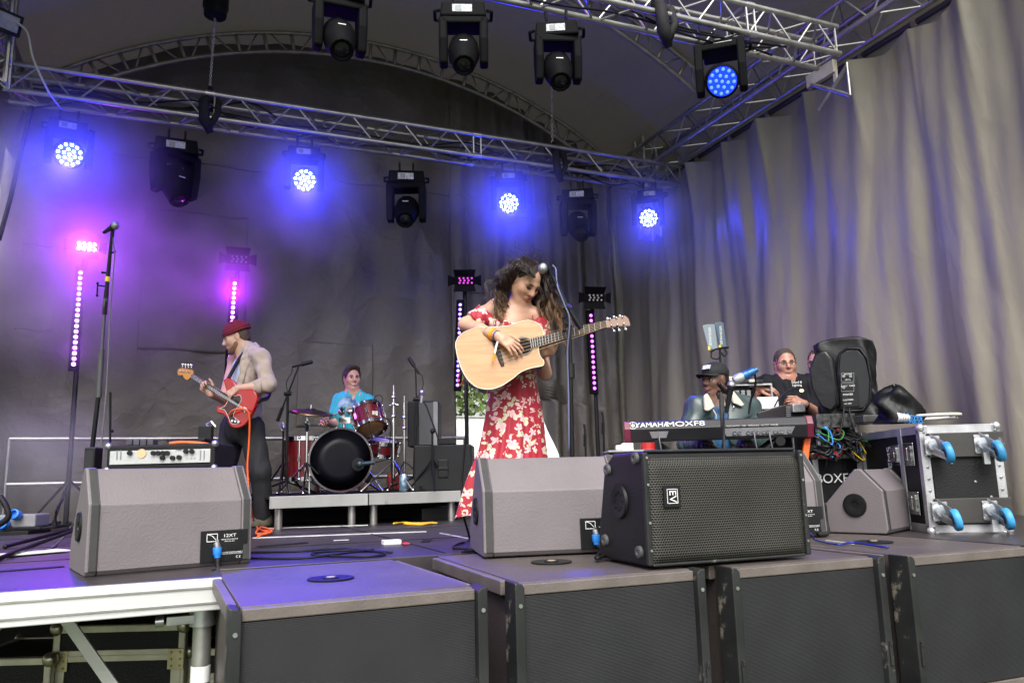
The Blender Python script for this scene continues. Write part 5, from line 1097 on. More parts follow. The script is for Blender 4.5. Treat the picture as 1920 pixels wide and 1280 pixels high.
b = B(); case_frame(b, c2, d2, R_, .03); obj('edge_extrusion', b, EXT, T, bevel=.002)
b = B(); c3, d3 = gbox(1530, 776, 1605, 800, DR - .02, .1); b.box(c3, d3, R_); obj('front_panel', b, mat('panel_bits', (.02, .02, .02), .4, .2, .5, 40, c2=(.09, .09, .09)), T)
b = B()
for i in range(8): b.cyl(V(1537 + i * 8, 830 + (i % 2) * 8, DR + .02), V(1537 + i * 8, 830 + (i % 2) * 8, DR - .02), .014, n=10)
obj('socket_row', b, STEEL, T, smooth=2)
rng = np.random.default_rng(11)
for nm, cc_, lab, n in [('black', (.015, .015, .016), 'tangle of black cables spilling from the open rack', 30), ('red', (.28, .012, .012), 'red cables plugged in the open rack', 4), ('green', (.02, .18, .04), 'green cables plugged in the open rack', 3), ('yellow', (.45, .3, .02), 'yellow cable looping in the open rack', 2), ('blue', (.03, .18, .6), 'blue cables and plugs in the open rack', 4)]:
    b = B(); mt_ = mat(nm + '_patch_cable', cc_, .45)
    for k in range(n):
        x, y = rng.uniform(1535, 1605), rng.uniform(800, 840); x2, y2 = x + rng.uniform(-45, 30), y + rng.uniform(5, 22); q0, q1 = V(x, y, DR), V(x2, min(y2, 852), DR - .02)
        cable(b, [q0, q0 - NH * rng.uniform(.06, .14) - ZV * .03, q0.lerp(q1, .5) - NH * rng.uniform(.1, .2) - ZV * rng.uniform(.02, .10), q1 - NH * .06, q1], .0048 if nm != 'black' else .0075, 5, 4)
        if nm in ('blue', 'red'): b.cyl(q0, q0 - NH * .05 - ZV * .01, .013, n=8)
    one('patch_cable', b, mt_, lab, 'cables', 'coloured cables of the open rack', smooth=True)
b = B(); b.box(V(1511, 842, 4.95), (.04, .03, .15), (UH, NH, (ZV + UH * .2).normalized())); one('orange_clip', b, ORANGE, 'orange plastic handle right of the keyboard end', 'handle', bevel=.005)
# speaker in a black cover, standing on the rack
DB = 5.15; T = thing('covered_speaker', 'loudspeaker in a black padded cover with an open flap, on the cable rack', 'speaker', V(1595, 780, DB + .2))
BAG = mat('bag_nylon', (.004, .004, .005), .45, 0, .25, 5, .5, 14, spec=.55)
O = V(1595, 706, DB); NB = Vector((ray(1595, 706).x, ray(1595, 706).y, 0)).normalized(); UB = Vector((NB.y, -NB.x, 0)); VB = lambda x, y, o=0: on_plane(x, y, O, NB) + NB * o; q = lambda x, y: ((x - 1595) * DB / F, (706 - y) * DB / F)
b = B(); ctr_ = VB(1597, 781, .21)
def cov(u, v):
    th = 2 * math.pi * u; c_, s_ = math.cos(th), math.sin(th); w_ = .195 - .012 * v + .012 * math.sin(9 * v + 1); k_ = 1 if v < .94 else math.sqrt(max(0, 1 - ((v - .94) / .06) ** 2)) * .98
    sx_ = math.copysign(abs(c_) ** .42, c_); sy_ = math.copysign(abs(s_) ** .42, s_)
    wr_ = .010 * math.sin(7 * th + 5 * v) * math.sin(11 * v + th) + .006 * math.sin(17 * v + 3 * th)
    return ctr_ + UB * ((w_ + wr_) * sx_ * k_ - .012 * v) + NB * ((.205 + wr_) * sy_ * k_) + ZV * (.525 * min(v, .95) / .95 + .012 * max(0, (v - .95) / .05) +  .012 * math.sin(3 * th) * v)
b.grid(cov, 96, 48); obj('cover', b, BAG, T, smooth=True)
b = B(); b.prism([q(*p) for p in [(1573, 768), (1572, 700), (1574, 668), (1584, 656), (1610, 655), (1622, 670), (1629, 710), (1628, 750), (1618, 766), (1590, 768)]], O, UB, ZV, NB, -.012, .03); bk = obj('back_panel', b, mat('speaker_back', (.018, .019, .021), .45, 0, .12, 8), T, bevel=.008)
b = B(); b.prism([q(*p) for p in [(1576, 763), (1575, 700), (1601, 698), (1606, 705), (1606, 763)]], O, UB, ZV, NB, -.020, -.010); pn = obj('control_plate', b, BLK, bk, bevel=.003)
for s_, y, sz in [('MIC/LINE', 702, .012), ('LEVEL', 712, .014), ('INPUT  THRU', 724, .014), ('POWER', 740, .018), ('CAUTION', 750, .014), ('AC 230V', 757, .012)]: text(s_, sz, VB(1590, y, -.023), UB, ZV, WHITE, pn)
b = B()
for x0, y0, x1, y1 in ((1578, 700, 1601, 716), (1578, 719, 1601, 734)):
    for p_, q_ in (((x0, y0), (x1, y0)), ((x1, y0), (x1, y1)), ((x1, y1), (x0, y1)), ((x0, y1), (x0, y0))): b.cyl(VB(*p_, -.022), VB(*q_, -.022), .0018, n=4)
for x, y in ((1582, 706), (1595, 706), (1582, 727)): b.cyl(VB(x, y, -.02), VB(x, y, -.035), .010, n=10)
obj('panel_knobs', b, GREYP, pn)
b = B(); fq = [(1545, 660), (1566, 655), (1576, 672), (1578, 758), (1566, 772), (1548, 762), (1534, 728), (1532, 690)]; b.prism([q(*p) for p in fq], O + NB * .0, UB, ZV, (NB + UB * .35).normalized(), -.10, -.06); obj('flap', b, mat('bag_inner', (.007, .007, .009), .32, 0, .2, 5, .5, 9, spec=.7), T, bevel=.015, smooth=True)
b = B(); b.tube([VB(*p, -.01) for p in [(1573, 765), (1571, 700), (1574, 664), (1588, 653), (1612, 654), (1626, 672), (1633, 712), (1631, 752), (1618, 769), (1590, 771), (1573, 765)]], .010, 6); obj('piping', b, BAG, T, smooth=True)
b = B(); cable(b, [V(1583, 763, DB - .03), V(1580, 785, DB - .06), V(1574, 815, DB - .08), V(1565, 845, DB - .1)], .007); cable(b, [V(1592, 764, DB - .03), V(1596, 790, DB - .06), V(1603, 812, DB - .05)], .007); cable(b, [V(1560, 780, DB), V(1555, 830, DB - .1), V(1548, 880, DB - .1)], .006)
one('speaker_cable', b, CABM, 'black cables hanging from the covered loudspeaker', 'cable', smooth=True)
b = B(); c, d = gbox(1618, 778, 1668, 790, 5.0, .35); b.box(c, d, R_); one('rack_unit', b, mat('rack_grey', (.10, .10, .10), .4, .4, .3, 40), 'flat grey rack unit beneath the black drawstring bag', 'rack unit', bevel=.004)
# black bag, white drawstring and hose on the flight case; antennas, mixing desk, drawers behind the keyboard player
DG = 4.75; T = thing('drawstring_bag', 'crumpled black bag with blue lettering on top of the flight case', 'bag', V(1685, 793, DG))
b = B(); rg = np.random.default_rng(5)
def bagf(u, v):
    th = 2 * math.pi * u; r = .115 * (1 - .15 * v) * (1 + .12 * math.sin(3 * th + 7 * v) + .10 * math.sin(5 * th + 4 * v) + .08 * abs(math.sin(9 * th - 8 * v))) * math.sqrt(max(0, 1 - max(0, (v - .6) / .4) ** 2.0)) + .012
    c = V(1686, 793, DG) + ZV * (.215 * v * (1 - .12 * math.sin(2 * th + 1))) + UH * .02 * math.sin(6 * v)
    return c + UH * (r * 1.0 * math.cos(th)) + NH * (r * .8 * math.sin(th))
b.grid(bagf, 48, 22); obj('fabric', b, BAG, T, smooth=True)
text('Meyer', .05, V(1712, 780, DG - .15), (UH - ZV * .05), (ZV + UH * .05), mat('blue_print', (.02, .22, .62), .5), T, sx=.9); text('Sound', .05, V(1712, 788, DG - .15), (UH - ZV * .05), (ZV + UH * .05), mat('blue_print2', (.02, .22, .62), .5), T, sx=.9)
b = B()
for k in range(7): cable(b, [V(1683 + k * 3.2, 774 + k * .6, DG - .15), V(1686 + k * 3.2, 782, DG - .17), V(1684 + k * 3.4, 791, DG - .15)], .0045, 4, 3)
one('white_fringe', b, WHITE, 'white corded fan in front of the black drawstring bag', 'cord', smooth=True)
b = B(); b.tube([V(1745, 783, 4.75) + UH * (.16 * math.cos(a)) + NH * (.16 * math.sin(a)) + ZV * (.002 * a) for a in [i * .3 for i in range(23)]], .010, 8); one('white_hose', b, mat('white_hose', (.6, .58, .52), .5, 0, .1, 20), 'coil of cream hose lying on top of the flight case', 'hose', smooth=True)
DAn = 6.2; T = thing('antenna_stand', 'pair of grey paddle antennas on a stand behind the keyboard player', 'antenna', Vector((V(1350, 800, DAn).x, V(1350, 800, DAn).y, 0)))
b = B(); b.tube([Vector((V(1350, 800, DAn).x, V(1350, 800, DAn).y, .02)), V(1350, 655, DAn)], .010, 8); b.tube([V(1332, 660, DAn), V(1342, 654, DAn), V(1366, 651, DAn)], .009, 6); obj('stand_pole', b, STAND, T, smooth=2)
q = lambda pts: [((x - 1345) * DAn / F, (625 - y) * DAn / F) for x, y in pts]
for pts, dz, tx in (([(1317, 609), (1327, 607), (1341, 607), (1344, 656), (1326, 655)], 0, (1331, 631, 1331)), ([(1344, 602), (1354, 600), (1362, 602), (1365, 649), (1352, 650)], .06, (1355, 626, 1355))):
    b = B(); b.prism(q(pts), V(1345, 625, DAn) + NH * dz, UH, ZV, NH, -.006, .006); pd = obj('paddle', b, mat('paddle_grey' + str(dz), (.17, .21, .24) if dz == 0 else (.05, .09, .12), .45, 0, .08), T, bevel=.004)
    text('SENNHEISER', .028, V(tx[0], tx[1], DAn) + NH * (dz - .009), (ZV + UH * .02), (-UH), WHITE, pd)
    b = B(); b.box(V(tx[0] - 2, tx[1] + 22, DAn) + NH * (dz - .008), (.02, .004, .03), R_); obj('sticker', b, mat('yellow_sticker' + str(dz), (.6, .5, .05)), pd)
b = B(); cable(b, [V(1334, 660, DAn), V(1334, 670, DAn), V(1345, 673, DAn), V(1350, 668, DAn)], .006); cable(b, [V(1358, 652, DAn), V(1363, 662, DAn), V(1358, 668, DAn), V(1352, 660, DAn)], .006); one('antenna_cable', b, CABM, 'black cables looping below the paddle antennas', 'cable', smooth=True)
DX = 5.95
b = B(); c, d = gbox(1364, 722, 1450, 764, DX, .3); R_ = (UH, NH, ZV)
T = thing('rack_case', 'pale metal rack with open shelf and paper inside, right of the keyboard player', 'rack', c - ZV * d[2] / 2)
w, dp, h = d
b.box(c + NH * dp * .48, (w, .01, h), R_); b.box(c - UH * w / 2, (.012, dp, h), R_); b.box(c + UH * w / 2, (.012, dp, h), R_); b.box(c + ZV * h / 2, (w + .012, dp, .012), R_); b.box(c - ZV * h / 2, (w + .012, dp, .012), R_); obj('shell', b, EXT, T, bevel=.002)
b = B(); b.box(c - UH * w * .22 + NH * .02, (w * .5, dp * .8, h * .9), R_); obj('inner_box', b, BLK, T)
b = B()
for i in range(4): b.box(c - UH * (w * (.40 - .13 * i)) - NH * (dp * .42), (.03, .01, h * .55), R_)
obj('module', b, mat('grey_module', (.25, .25, .26), .4, .3), T, bevel=.002)
b = B(); p = V(1432, 757, DX + .02); b.box(p, (.16, .2, .09), R_); obj('paper_stack', b, WHITE, T)
c, d = gbox(1362, 714, 1432, 722, DX, .3); b = B(); b.box(c + ZV * .004, (d[0], d[1], d[2] - .004), R_); one('mixer_unit', b, mat('black_unit', (.02, .02, .02), .4, .2, .3, 30), 'thin black unit lying on the pale rack beside the blue microphone', 'unit', bevel=.004)
b = B(); c, d = gbox(1363, 706, 1384, 714, DX - .03, .2); b.box(c + ZV * .002, d, R_); c, d = gbox(1405, 712, 1420, 717, DX - .03, .1); b.box(c + ZV * .005, d, R_); one('cream_box', b, mat('cream_plastic', (.55, .52, .38), .5), 'cream plastic boxes on the thin black unit', 'box', bevel=.004)
h = V(1388, 708, 5.0); m_ = thing('microphone', 'blue bodied microphone pointing left beside the head of the keyboard player', 'microphone', h)
ax = (UH * .8 + ZV * .35).normalized()
b = B(); b.lathe([(0, -.042), (.024, -.036), (.032, -.015), (.032, .02), (.028, .035)], V(1385, 709, 5.0), ax, 16); obj('mic_grille', b, mat('pale_grille', (.35, .36, .37), .4, .4), m_, smooth=2)
b = B(); b.lathe([(.031, .03), (.031, .06), (.026, .065), (.026, .11), (.018, .115), (.016, .135)], V(1385, 709, 5.0), ax, 16); obj('mic_body', b, mat('blue_mic_body', (.012, .10, .26), .35, .2), m_, smooth=2)
b = B(); cable(b, [V(1408, 698, 5.0), V(1414, 700, 5.0), V(1417, 715, 5.02), V(1414, 735, 5.05), V(1408, 750, 5.1), V(1404, 775, 5.2)], .008); one('microphone_cable', b, CABM, 'black cable curving down from the blue microphone', 'cable', smooth=True)
T = thing('mixing_desk', 'dark mixing desk with a gooseneck lamp in front of the polo shirt man', 'mixing desk', V(1470, 790, 5.6))
b = B(); b.prism([((x - 1470) * 5.6 / F, (770 - y) * 5.6 / F) for x, y in [(1420, 788), (1420, 772), (1474, 758), (1510, 758), (1510, 788)]], V(1470, 770, 5.6), UH, ZV, NH, 0, .5); obj('case', b, mat('desk_case', (.022, .018, .022), .4, 0, .2, 8), T, bevel=.006)
b = B(); c, d = gbox(1486, 757, 1511, 772, 5.55, .25); b.box(c, d, R_); obj('corner_plate', b, EXT, T, bevel=.006)
b = B(); 
for i in range(7): b.box(V(1478, 762 + i * 3.4, 5.585), (.035, .006, .006), R_)
obj('button_column', b, GREYP, T)
b = B(); cable(b, [V(1452, 762, 5.7), V(1462, 745, 5.75), V(1480, 731, 5.75), V(1492, 728, 5.75), V(1502, 731, 5.75)], .005); lmp = obj('gooseneck', b, BLK, T, smooth=True)
b = B(); b.ell(V(1503, 732, 5.74), (.02, .012, .010), None, 8, 6); obj('lamp_tip', b, emit('desk_lamp', (1, .75, .35), 3), lmp, smooth=True)
T = thing('desk_support', 'dark table carrying the mixing desk, hidden behind the keyboard', 'table', Vector((V(1470, 790, 5.7).x, V(1470, 790, 5.7).y, 0)))
c = V(1450, 789, 5.85); b = B(); b.box(Vector((c.x, c.y, c.z - .02)), (.8, .5, .03), R_); obj('table_top', b, BLK, T)
for s in (-1, 1):
    for k in (-1, 1): p = c + UH * (.36 * s) + NH * (.2 * k); b = B(); b.cyl(Vector((p.x, p.y, 0)), Vector((p.x, p.y, c.z - .036)), .015, n=8); obj('leg', b, BLK, T)
c = V(1407, 764, DX + .15); b = B(); b.box(Vector((c.x, c.y, c.z / 2)), (.42, .3, c.z - .02), R_); one('black_case', b, BLK, 'black case carrying the pale metal rack, hidden behind the keyboard player', 'case', bevel=.01)
# clutter left of the keyboard
DT = 4.9
T = thing('side_table', 'low shelf of small clutter under the left end of the keyboard', 'table', Vector((V(1180, 850, DT).x, V(1180, 850, DT).y, 0)))
c = V(1178, 846, DT); b = B(); b.box(c, (.28, .25, .012), R_); obj('table_top', b, mat('shelf_grey', (.3, .3, .29), .5), T, bevel=.003)
for s in (-1, 1): b = B(); b.box(Vector((c.x, c.y, c.z / 2 - .004)) + UH * (.12 * s), (.02, .2, c.z - .012), R_); obj('leg', b, BLK, T)
b = B(); b.box(V(1176, 838, DT), (.07, .06, .05), R_); b.box(V(1162, 839, DT), (.05, .05, .03), R_); one('white_adapter', b, WHITE, 'white plug adapter on the low shelf', 'adapter', bevel=.004)
b = B(); p = V(1215, 842, DT); b.lathe([(.045, -.04), (.045, .04)], p, (0, 0, 1), 18); one('red_tin', b, mat('red_tin', (.45, .02, .02), .35), 'red tin under the left end of the keyboard', 'tin', smooth=2)
b = B(); b.box(Vector((p.x, p.y, (p.z - .042) / 2)), (.1, .1, p.z - .044), R_); one('grey_box', b, GREYP, 'small grey box under the red tin', 'box', bevel=.004)
for x, y0, y1, D, lab in [(1131, 772, 845, 6.6, 'thin stand with a bright clip, left of the keyboard end'), (1097, 795, 848, 6.6, 'short dark clip stand beside the right lamp stand')]:
    p = V(x, y1, D); T = thing('microphone_stand', lab, 'microphone stand', (p.x, p.y, 0))
    b = B(); b.tube([Vector((p.x, p.y, .015)), V(x, y0 + 10, D), V(x - 2, y0, D)], .009, 6); b.tube([V(x, y0 + 20, D), V(x, y0 + 42, D)], .014, 6); obj('pole', b, STAND, T, smooth=2)
    for k in range(3): b = B(); a = k * 2.09; b.cyl((p.x, p.y, .3), (p.x + .22 * math.cos(a), p.y + .22 * math.sin(a), .01), .007, n=6); obj('leg', b, STAND, T)
# cases stored under the stage at the lower left
def store(label, x0, y0, x1, D, hgt, dep=.5):
    a, c = V(x0, y0, D), V(x1, y0, D); w = (c - a).dot(UH); ctr = (a + c) / 2 + NH * dep / 2 - ZV * hgt / 2; d = (w, dep, hgt)
    T = thing('flight_case', label, 'flight case', ctr - ZV * hgt / 2, 'flight cases stored under the stage')
    b = B(); b.box(ctr, [x - .006 for x in d], R_); obj('panel', b, CPLY, T)
    b = B(); case_frame(b, ctr, d, R_, .032); f0 = ctr - NH * (dep / 2 + .002); b.box(f0 + ZV * (hgt / 2 - .13), (w, .012, .05), R_); b.box(f0 + ZV * (hgt / 2 - .13), (w - .02, .018, .006), R_)
    for s in (-1, 1): b.box(f0 + UH * (s * (w / 2 - .035)) - ZV * .08, (.045, .010, hgt - .2), R_)
    obj('edge_extrusion', b, mat('old_extrusion', (.50, .47, .38), .45, .5, .2, 10, .06, 50), T, bevel=.002)
    case_corners(mat('old_corner', (.4, .36, .28), .3, .85, .2, 14), T, ctr, d, R_, .034)
    for s in (-1, 1):
        b = B(); b.box(f0 - NH * .006 + UH * (s * (w / 2 - .035)) + ZV * (hgt / 2 - .15), (.075, .008, .09), R_)
        for i in (-1, 1):
            for j in (-1, 0, 1): b.ell(f0 - NH * .011 + UH * (s * (w / 2 - .035) + i * .02) + ZV * (hgt / 2 - .15 + j * .03), .006, None, 6, 5)
        obj('corner_plate', b, mat('brass_plate', (.5, .44, .27), .38, .7, .2, 14), T, bevel=.002)
    return T
store('flight case under the stage behind the diagonal brace', 104, 1172, 348, 3.75, .86)
store('lower flight case cut off by the left edge, under the stage', -90, 1235, 96, 3.7, .72)
store('flight case under the stage showing only between the leg and the subwoofer', 352, 1215, 520, 3.8, .75)
# ---------------------------------------------------------------- people: one continuous skin per body, sculpted as a distance field and meshed
class SDF:
    def __init__(s, h): s.h = h; s.p = []
    def cap(s, a, b, ra, rb=None, k=.02, op='add'): s.p.append(('c', np.array(a, float), np.array(b, float), ra, ra if rb is None else rb, k, op)); return s
    def chain(s, pts, rs, k=.02):
        for i in range(len(pts) - 1): s.cap(pts[i], pts[i + 1], rs[i], rs[i + 1], k)
        return s
    def ell(s, c, r, R=None, k=.02, op='add'):
        R = R or (Vector((1, 0, 0)), Vector((0, 1, 0)), Vector((0, 0, 1))); r = (r, r, r) if not isinstance(r, (tuple, list)) else r
        s.p.append(('e', np.array(c, float), np.array([list(q) for q in R], float), np.array(r, float), 0, k, op)); return s
    def cut(s, p, n, k=.0): s.p.append(('p', np.array(p, float), np.array(Vector(n).normalized(), float), 0, 0, k, 'cut')); return s   # removes the side n points to
    def mesh(s, wr=0, wf=30, seed=1):
        lo, hi = np.full(3, 1e9), np.full(3, -1e9); bb = []
        for t, a, b_, c, d, k, op in s.p:
            if t == 'c': m_ = max(c, d); l, u = np.minimum(a, b_) - m_, np.maximum(a, b_) + m_
            elif t == 'e': e = np.sqrt((b_ ** 2 * (c[:, None] ** 2)).sum(0)); l, u = a - e, a + e
            else: l = u = None
            bb.append((l, u))
            if op == 'add': lo = np.minimum(lo, l); hi = np.maximum(hi, u)
        h = s.h; lo -= 3 * h; hi += 3 * h; n = np.ceil((hi - lo) / h).astype(int) + 1
        D = np.full(n, 1.0, np.float32); ax = [lo[i] + h * np.arange(n[i]) for i in range(3)]
        for (t, a, b_, c, d, k, op), (l, u) in zip(s.p, bb):
            if t == 'p':
                q = ((ax[0][:, None, None] - a[0]) * b_[0] + (ax[1][None, :, None] - a[1]) * b_[1] + (ax[2][None, None, :] - a[2]) * b_[2]).astype(np.float32); D = np.maximum(D, q); continue
            mg = k + 3 * h; i0 = np.maximum(0, np.floor((l - mg - lo) / h).astype(int)); i1 = np.minimum(n, np.ceil((u + mg - lo) / h).astype(int) + 1)
            if (i1 <= i0).any(): continue
            sl = tuple(slice(i0[j], i1[j]) for j in range(3)); x, y, z = ax[0][sl[0]][:, None, None], ax[1][sl[1]][None, :, None], ax[2][sl[2]][None, None, :]
            if t == 'c':
                v = b_ - a; L2 = max(1e-9, (v ** 2).sum()); tt = np.clip(((x - a[0]) * v[0] + (y - a[1]) * v[1] + (z - a[2]) * v[2]) / L2, 0, 1)
                q = np.sqrt((x - a[0] - tt * v[0]) ** 2 + (y - a[1] - tt * v[1]) ** 2 + (z - a[2] - tt * v[2]) ** 2) - (c + (d - c) * tt)
            else:
                g = sum((((x - a[0]) * b_[i][0] + (y - a[1]) * b_[i][1] + (z - a[2]) * b_[i][2]) / c[i]) ** 2 for i in range(3)); q = (np.sqrt(g) - 1) * c.min()
            q = q.astype(np.float32); P = D[sl]
            if op == 'add': hh = np.clip(.5 + .5 * (P - q) / max(k, 1e-5), 0, 1); D[sl] = P + (q - P) * hh - k * hh * (1 - hh)
            else: hh = np.clip(.5 - .5 * (P + q) / max(k, 1e-5), 0, 1); D[sl] = P + (-q - P) * hh + k * hh * (1 - hh)
        if wr:
            rg = np.random.default_rng(seed)
            for q in range(4):
                w = rg.normal(size=3) * wf * (1 + .6 * q); w[2] *= .45; D += (wr / (1 + .5 * q) * np.sin(ax[0][:, None, None] * w[0] + ax[1][None, :, None] * w[1] + ax[2][None, None, :] * w[2] + q)).astype(np.float32)
        S = D < 0; C = np.zeros(np.array(n) - 1, int)
        for i in (0, 1):
            for j in (0, 1):
                for k in (0, 1): C += S[i:n[0] - 1 + i, j:n[1] - 1 + j, k:n[2] - 1 + k]
        act = (C > 0) & (C < 8); idx = -np.ones(C.shape, int); cells = np.argwhere(act); idx[act] = np.arange(len(cells))
        acc = np.zeros((len(cells), 3)); cnt = np.zeros(len(cells))
        corners = [np.array(q) for q in [(0, 0, 0), (1, 0, 0), (0, 1, 0), (1, 1, 0), (0, 0, 1), (1, 0, 1), (0, 1, 1), (1, 1, 1)]]
        val = [D[tuple((cells + q).T)] for q in corners]
        for e0, e1 in [(0, 1), (2, 3), (4, 5), (6, 7), (0, 2), (1, 3), (4, 6), (5, 7), (0, 4), (1, 5), (2, 6), (3, 7)]:
            a, b_ = val[e0], val[e1]; mk = (a < 0) != (b_ < 0); t = np.where(mk, a / np.where(a - b_ == 0, 1, a - b_), 0)
            acc += np.where(mk[:, None], corners[e0] + t[:, None] * (corners[e1] - corners[e0]), 0); cnt += mk
        V_ = lo + h * (cells + acc / cnt[:, None]); F_ = []
        for axx in range(3):
            a1, a2 = (axx + 1) % 3, (axx + 2) % 3; sl0 = [slice(1, -1)] * 3; sl1 = [slice(1, -1)] * 3
            sl0[axx] = slice(0, n[axx] - 1); sl1[axx] = slice(1, n[axx]); A, Bq = S[tuple(sl0)], S[tuple(sl1)]; ed = np.argwhere(A != Bq)
            if not len(ed): continue
            flip = A[tuple(ed.T)]; o = np.ones(3, int); o[axx] = 0; ed = ed + o; d1 = np.zeros(3, int); d1[a1] = 1; d2 = np.zeros(3, int); d2[a2] = 1
            q = [idx[tuple(e.T)] for e in (ed - d1 - d2, ed - d2, ed, ed - d1)]; Q = np.stack(q, 1); Q[~flip] = Q[~flip][:, ::-1]; F_.append(Q)
        b = B(); b.v = [tuple(p) for p in V_]; b.f = [tuple(int(i) for i in q) for q in np.concatenate(F_)]; b.m = [0] * len(b.f); return b

def frame3(fwd, up=ZV):
    Fw = Vector(fwd).normalized(); L_ = Vector(up).cross(Fw).normalized(); U = Fw.cross(L_).normalized(); return Fw, L_, U      # forward, left, up
class Head:
    def __init__(s, c, fwd, sc_=1.0, up=ZV): s.c = Vector(c); s.F, s.L, s.U = frame3(fwd, up); s.s = sc_; s.R = (s.F, s.L, s.U)
    def p(s, f, l, u): return s.c + (s.F * f + s.L * l + s.U * u) * s.s
    def sculpt(s, S, male=True, smile=0, fat=0):
        k = s.s; p = s.p
        S.ell(p(-.012, 0, .028), (.098 * k, .076 * k, .088 * k), s.R, .02)
        S.ell(p(.028, 0, -.038), (.066 * k, (.060 + fat) * k, .078 * k), s.R, .03)
        for q in (-1, 1):
            S.cap(p(-.005, .050 * q * (1 + fat * 6), -.055), p(.058, .022 * q, -.098), (.022 + fat) * k, .020 * k, .03); S.ell(p(.058, .036 * q, -.028), (.026 + fat) * k, None, .03)
            S.cap(p(.082, .012 * q, .018), p(.070, .044 * q, .016), .012 * k, .010 * k, .015)
            S.ell(p(.098, .030 * q, -.004), (.016 * k, .017 * k, .012 * k), s.R, .012, 'sub')
            S.ell(p(-.004, .078 * q, -.008), (.018 * k, .009 * k, .031 * k), s.R, .008); S.ell(p(.000, .088 * q, -.006), (.008 * k, .006 * k, .016 * k), s.R, .006, 'sub')
        S.ell(p(.076, 0, -.106), ((.020 if male else .016) + fat) * k, None, .02)
        if fat: S.ell(p(.03, 0, -.115), .05 * k, None, .03)
        S.cap(p(.088, 0, .010), p(.112, 0, -.030), .009 * k, .0125 * k, .012); S.cap(p(.098, .010, -.036), p(.098, -.010, -.036), .008 * k, .008 * k, .008)
        S.ell(p(.088, 0, -.066), (.012 * k, .024 * k, .012 * k), s.R, .012)
    def face(s, T, body, irisc=(.05, .03, .02), lipc=(.42, .16, .14), browc=(.05, .03, .02), smile=0, teeth=False, brow=.0042, closed=False):
        k = s.s; p = s.p; b = B()
        for q in (-1, 1): b.ell(p(.0795, .030 * q, -.005), (.0105 * k, .0135 * k, .0085 * k if not closed else .004 * k), s.R, 12, 8)
        obj('eyes', b, EYEW if not closed else LASH, T, smooth=True)
        if not closed:
            b = B()
            for q in (-1, 1): b.ell(p(.0895, .030 * q, -.005), (.0022 * k, .0058 * k, .0058 * k), s.R, 10, 6)
            obj('irises', b, mat('iris', irisc, .2), T, smooth=True)
        b = B()
        for q in (-1, 1):
            b.tube([p(.0905, .015 * q, .001 - .004 * closed), p(.0915, .030 * q, .0055 - .011 * closed), p(.084, .044 * q, -.001)], [.0015 * k, .0026 * k, .0015 * k], 6)
        obj('eyelids', b, LASH, T, smooth=True)
        b = B()
        for q in (-1, 1): b.tube([p(.094, .013 * q, .017), p(.0925, .030 * q, .0225), p(.078, .047 * q, .015)], [brow * .8 * k, brow * k, brow * .5 * k], 6)
        obj('eyebrows', b, mat('eyebrow', browc, .8), T, smooth=True)
        b = B(); u = -.066; e = .006 * smile
        b.tube([p(.084, .026, u + e), p(.0985, .010, u + .004), p(.0990, 0, u + .0025), p(.0985, -.010, u + .004), p(.084, -.026, u + e)], [.001 * k, .0042 * k, .004 * k, .0042 * k, .001 * k], 6)
        b.tube([p(.084, .026, u + e - .001), p(.0975, .010, u - .0065 - .004 * teeth), p(.0985, 0, u - .0075 - .005 * teeth), p(.0975, -.010, u - .0065 - .004 * teeth), p(.084, -.026, u + e - .001)], [.001 * k, .0046 * k, .0052 * k, .0046 * k, .001 * k], 6)
        obj('lips', b, mat('lips', lipc, .4, 0, .08), T, smooth=True)
        b = B()
        if teeth: b.ell(p(.0955, 0, u - .001), (.007 * k, .020 * k, .0065 * k), s.R, 12, 8); obj('teeth', b, WHITE, T, smooth=True)
        else: b.tube([p(.0865, .021, u + e * .7 - .0008), p(.1005, 0, u - .002), p(.0865, -.021, u + e * .7 - .0008)], .0011 * k, 5); obj('mouth_line', b, mat('mouth_line', (.09, .03, .03), .6), T)
EYEW = mat('eye_white', (.55, .53, .5), .2, 0, .03); LASH = mat('lash_dark', (.02, .014, .012), .6)
def skin(name, c): 
    m_ = mat(name, c, .48, 0, .08, 9, .04, 220, c2=[min(1, c[0] * 1.08), c[1] * 1.02, c[2] * 1.0]); P_ = m_.node_tree.nodes['Principled BSDF']; P_.inputs['Subsurface Weight'].default_value = .06; P_.inputs['Subsurface Radius'].default_value = (.4, .15, .08); P_.inputs['Subsurface Scale'].default_value = .02; return m_
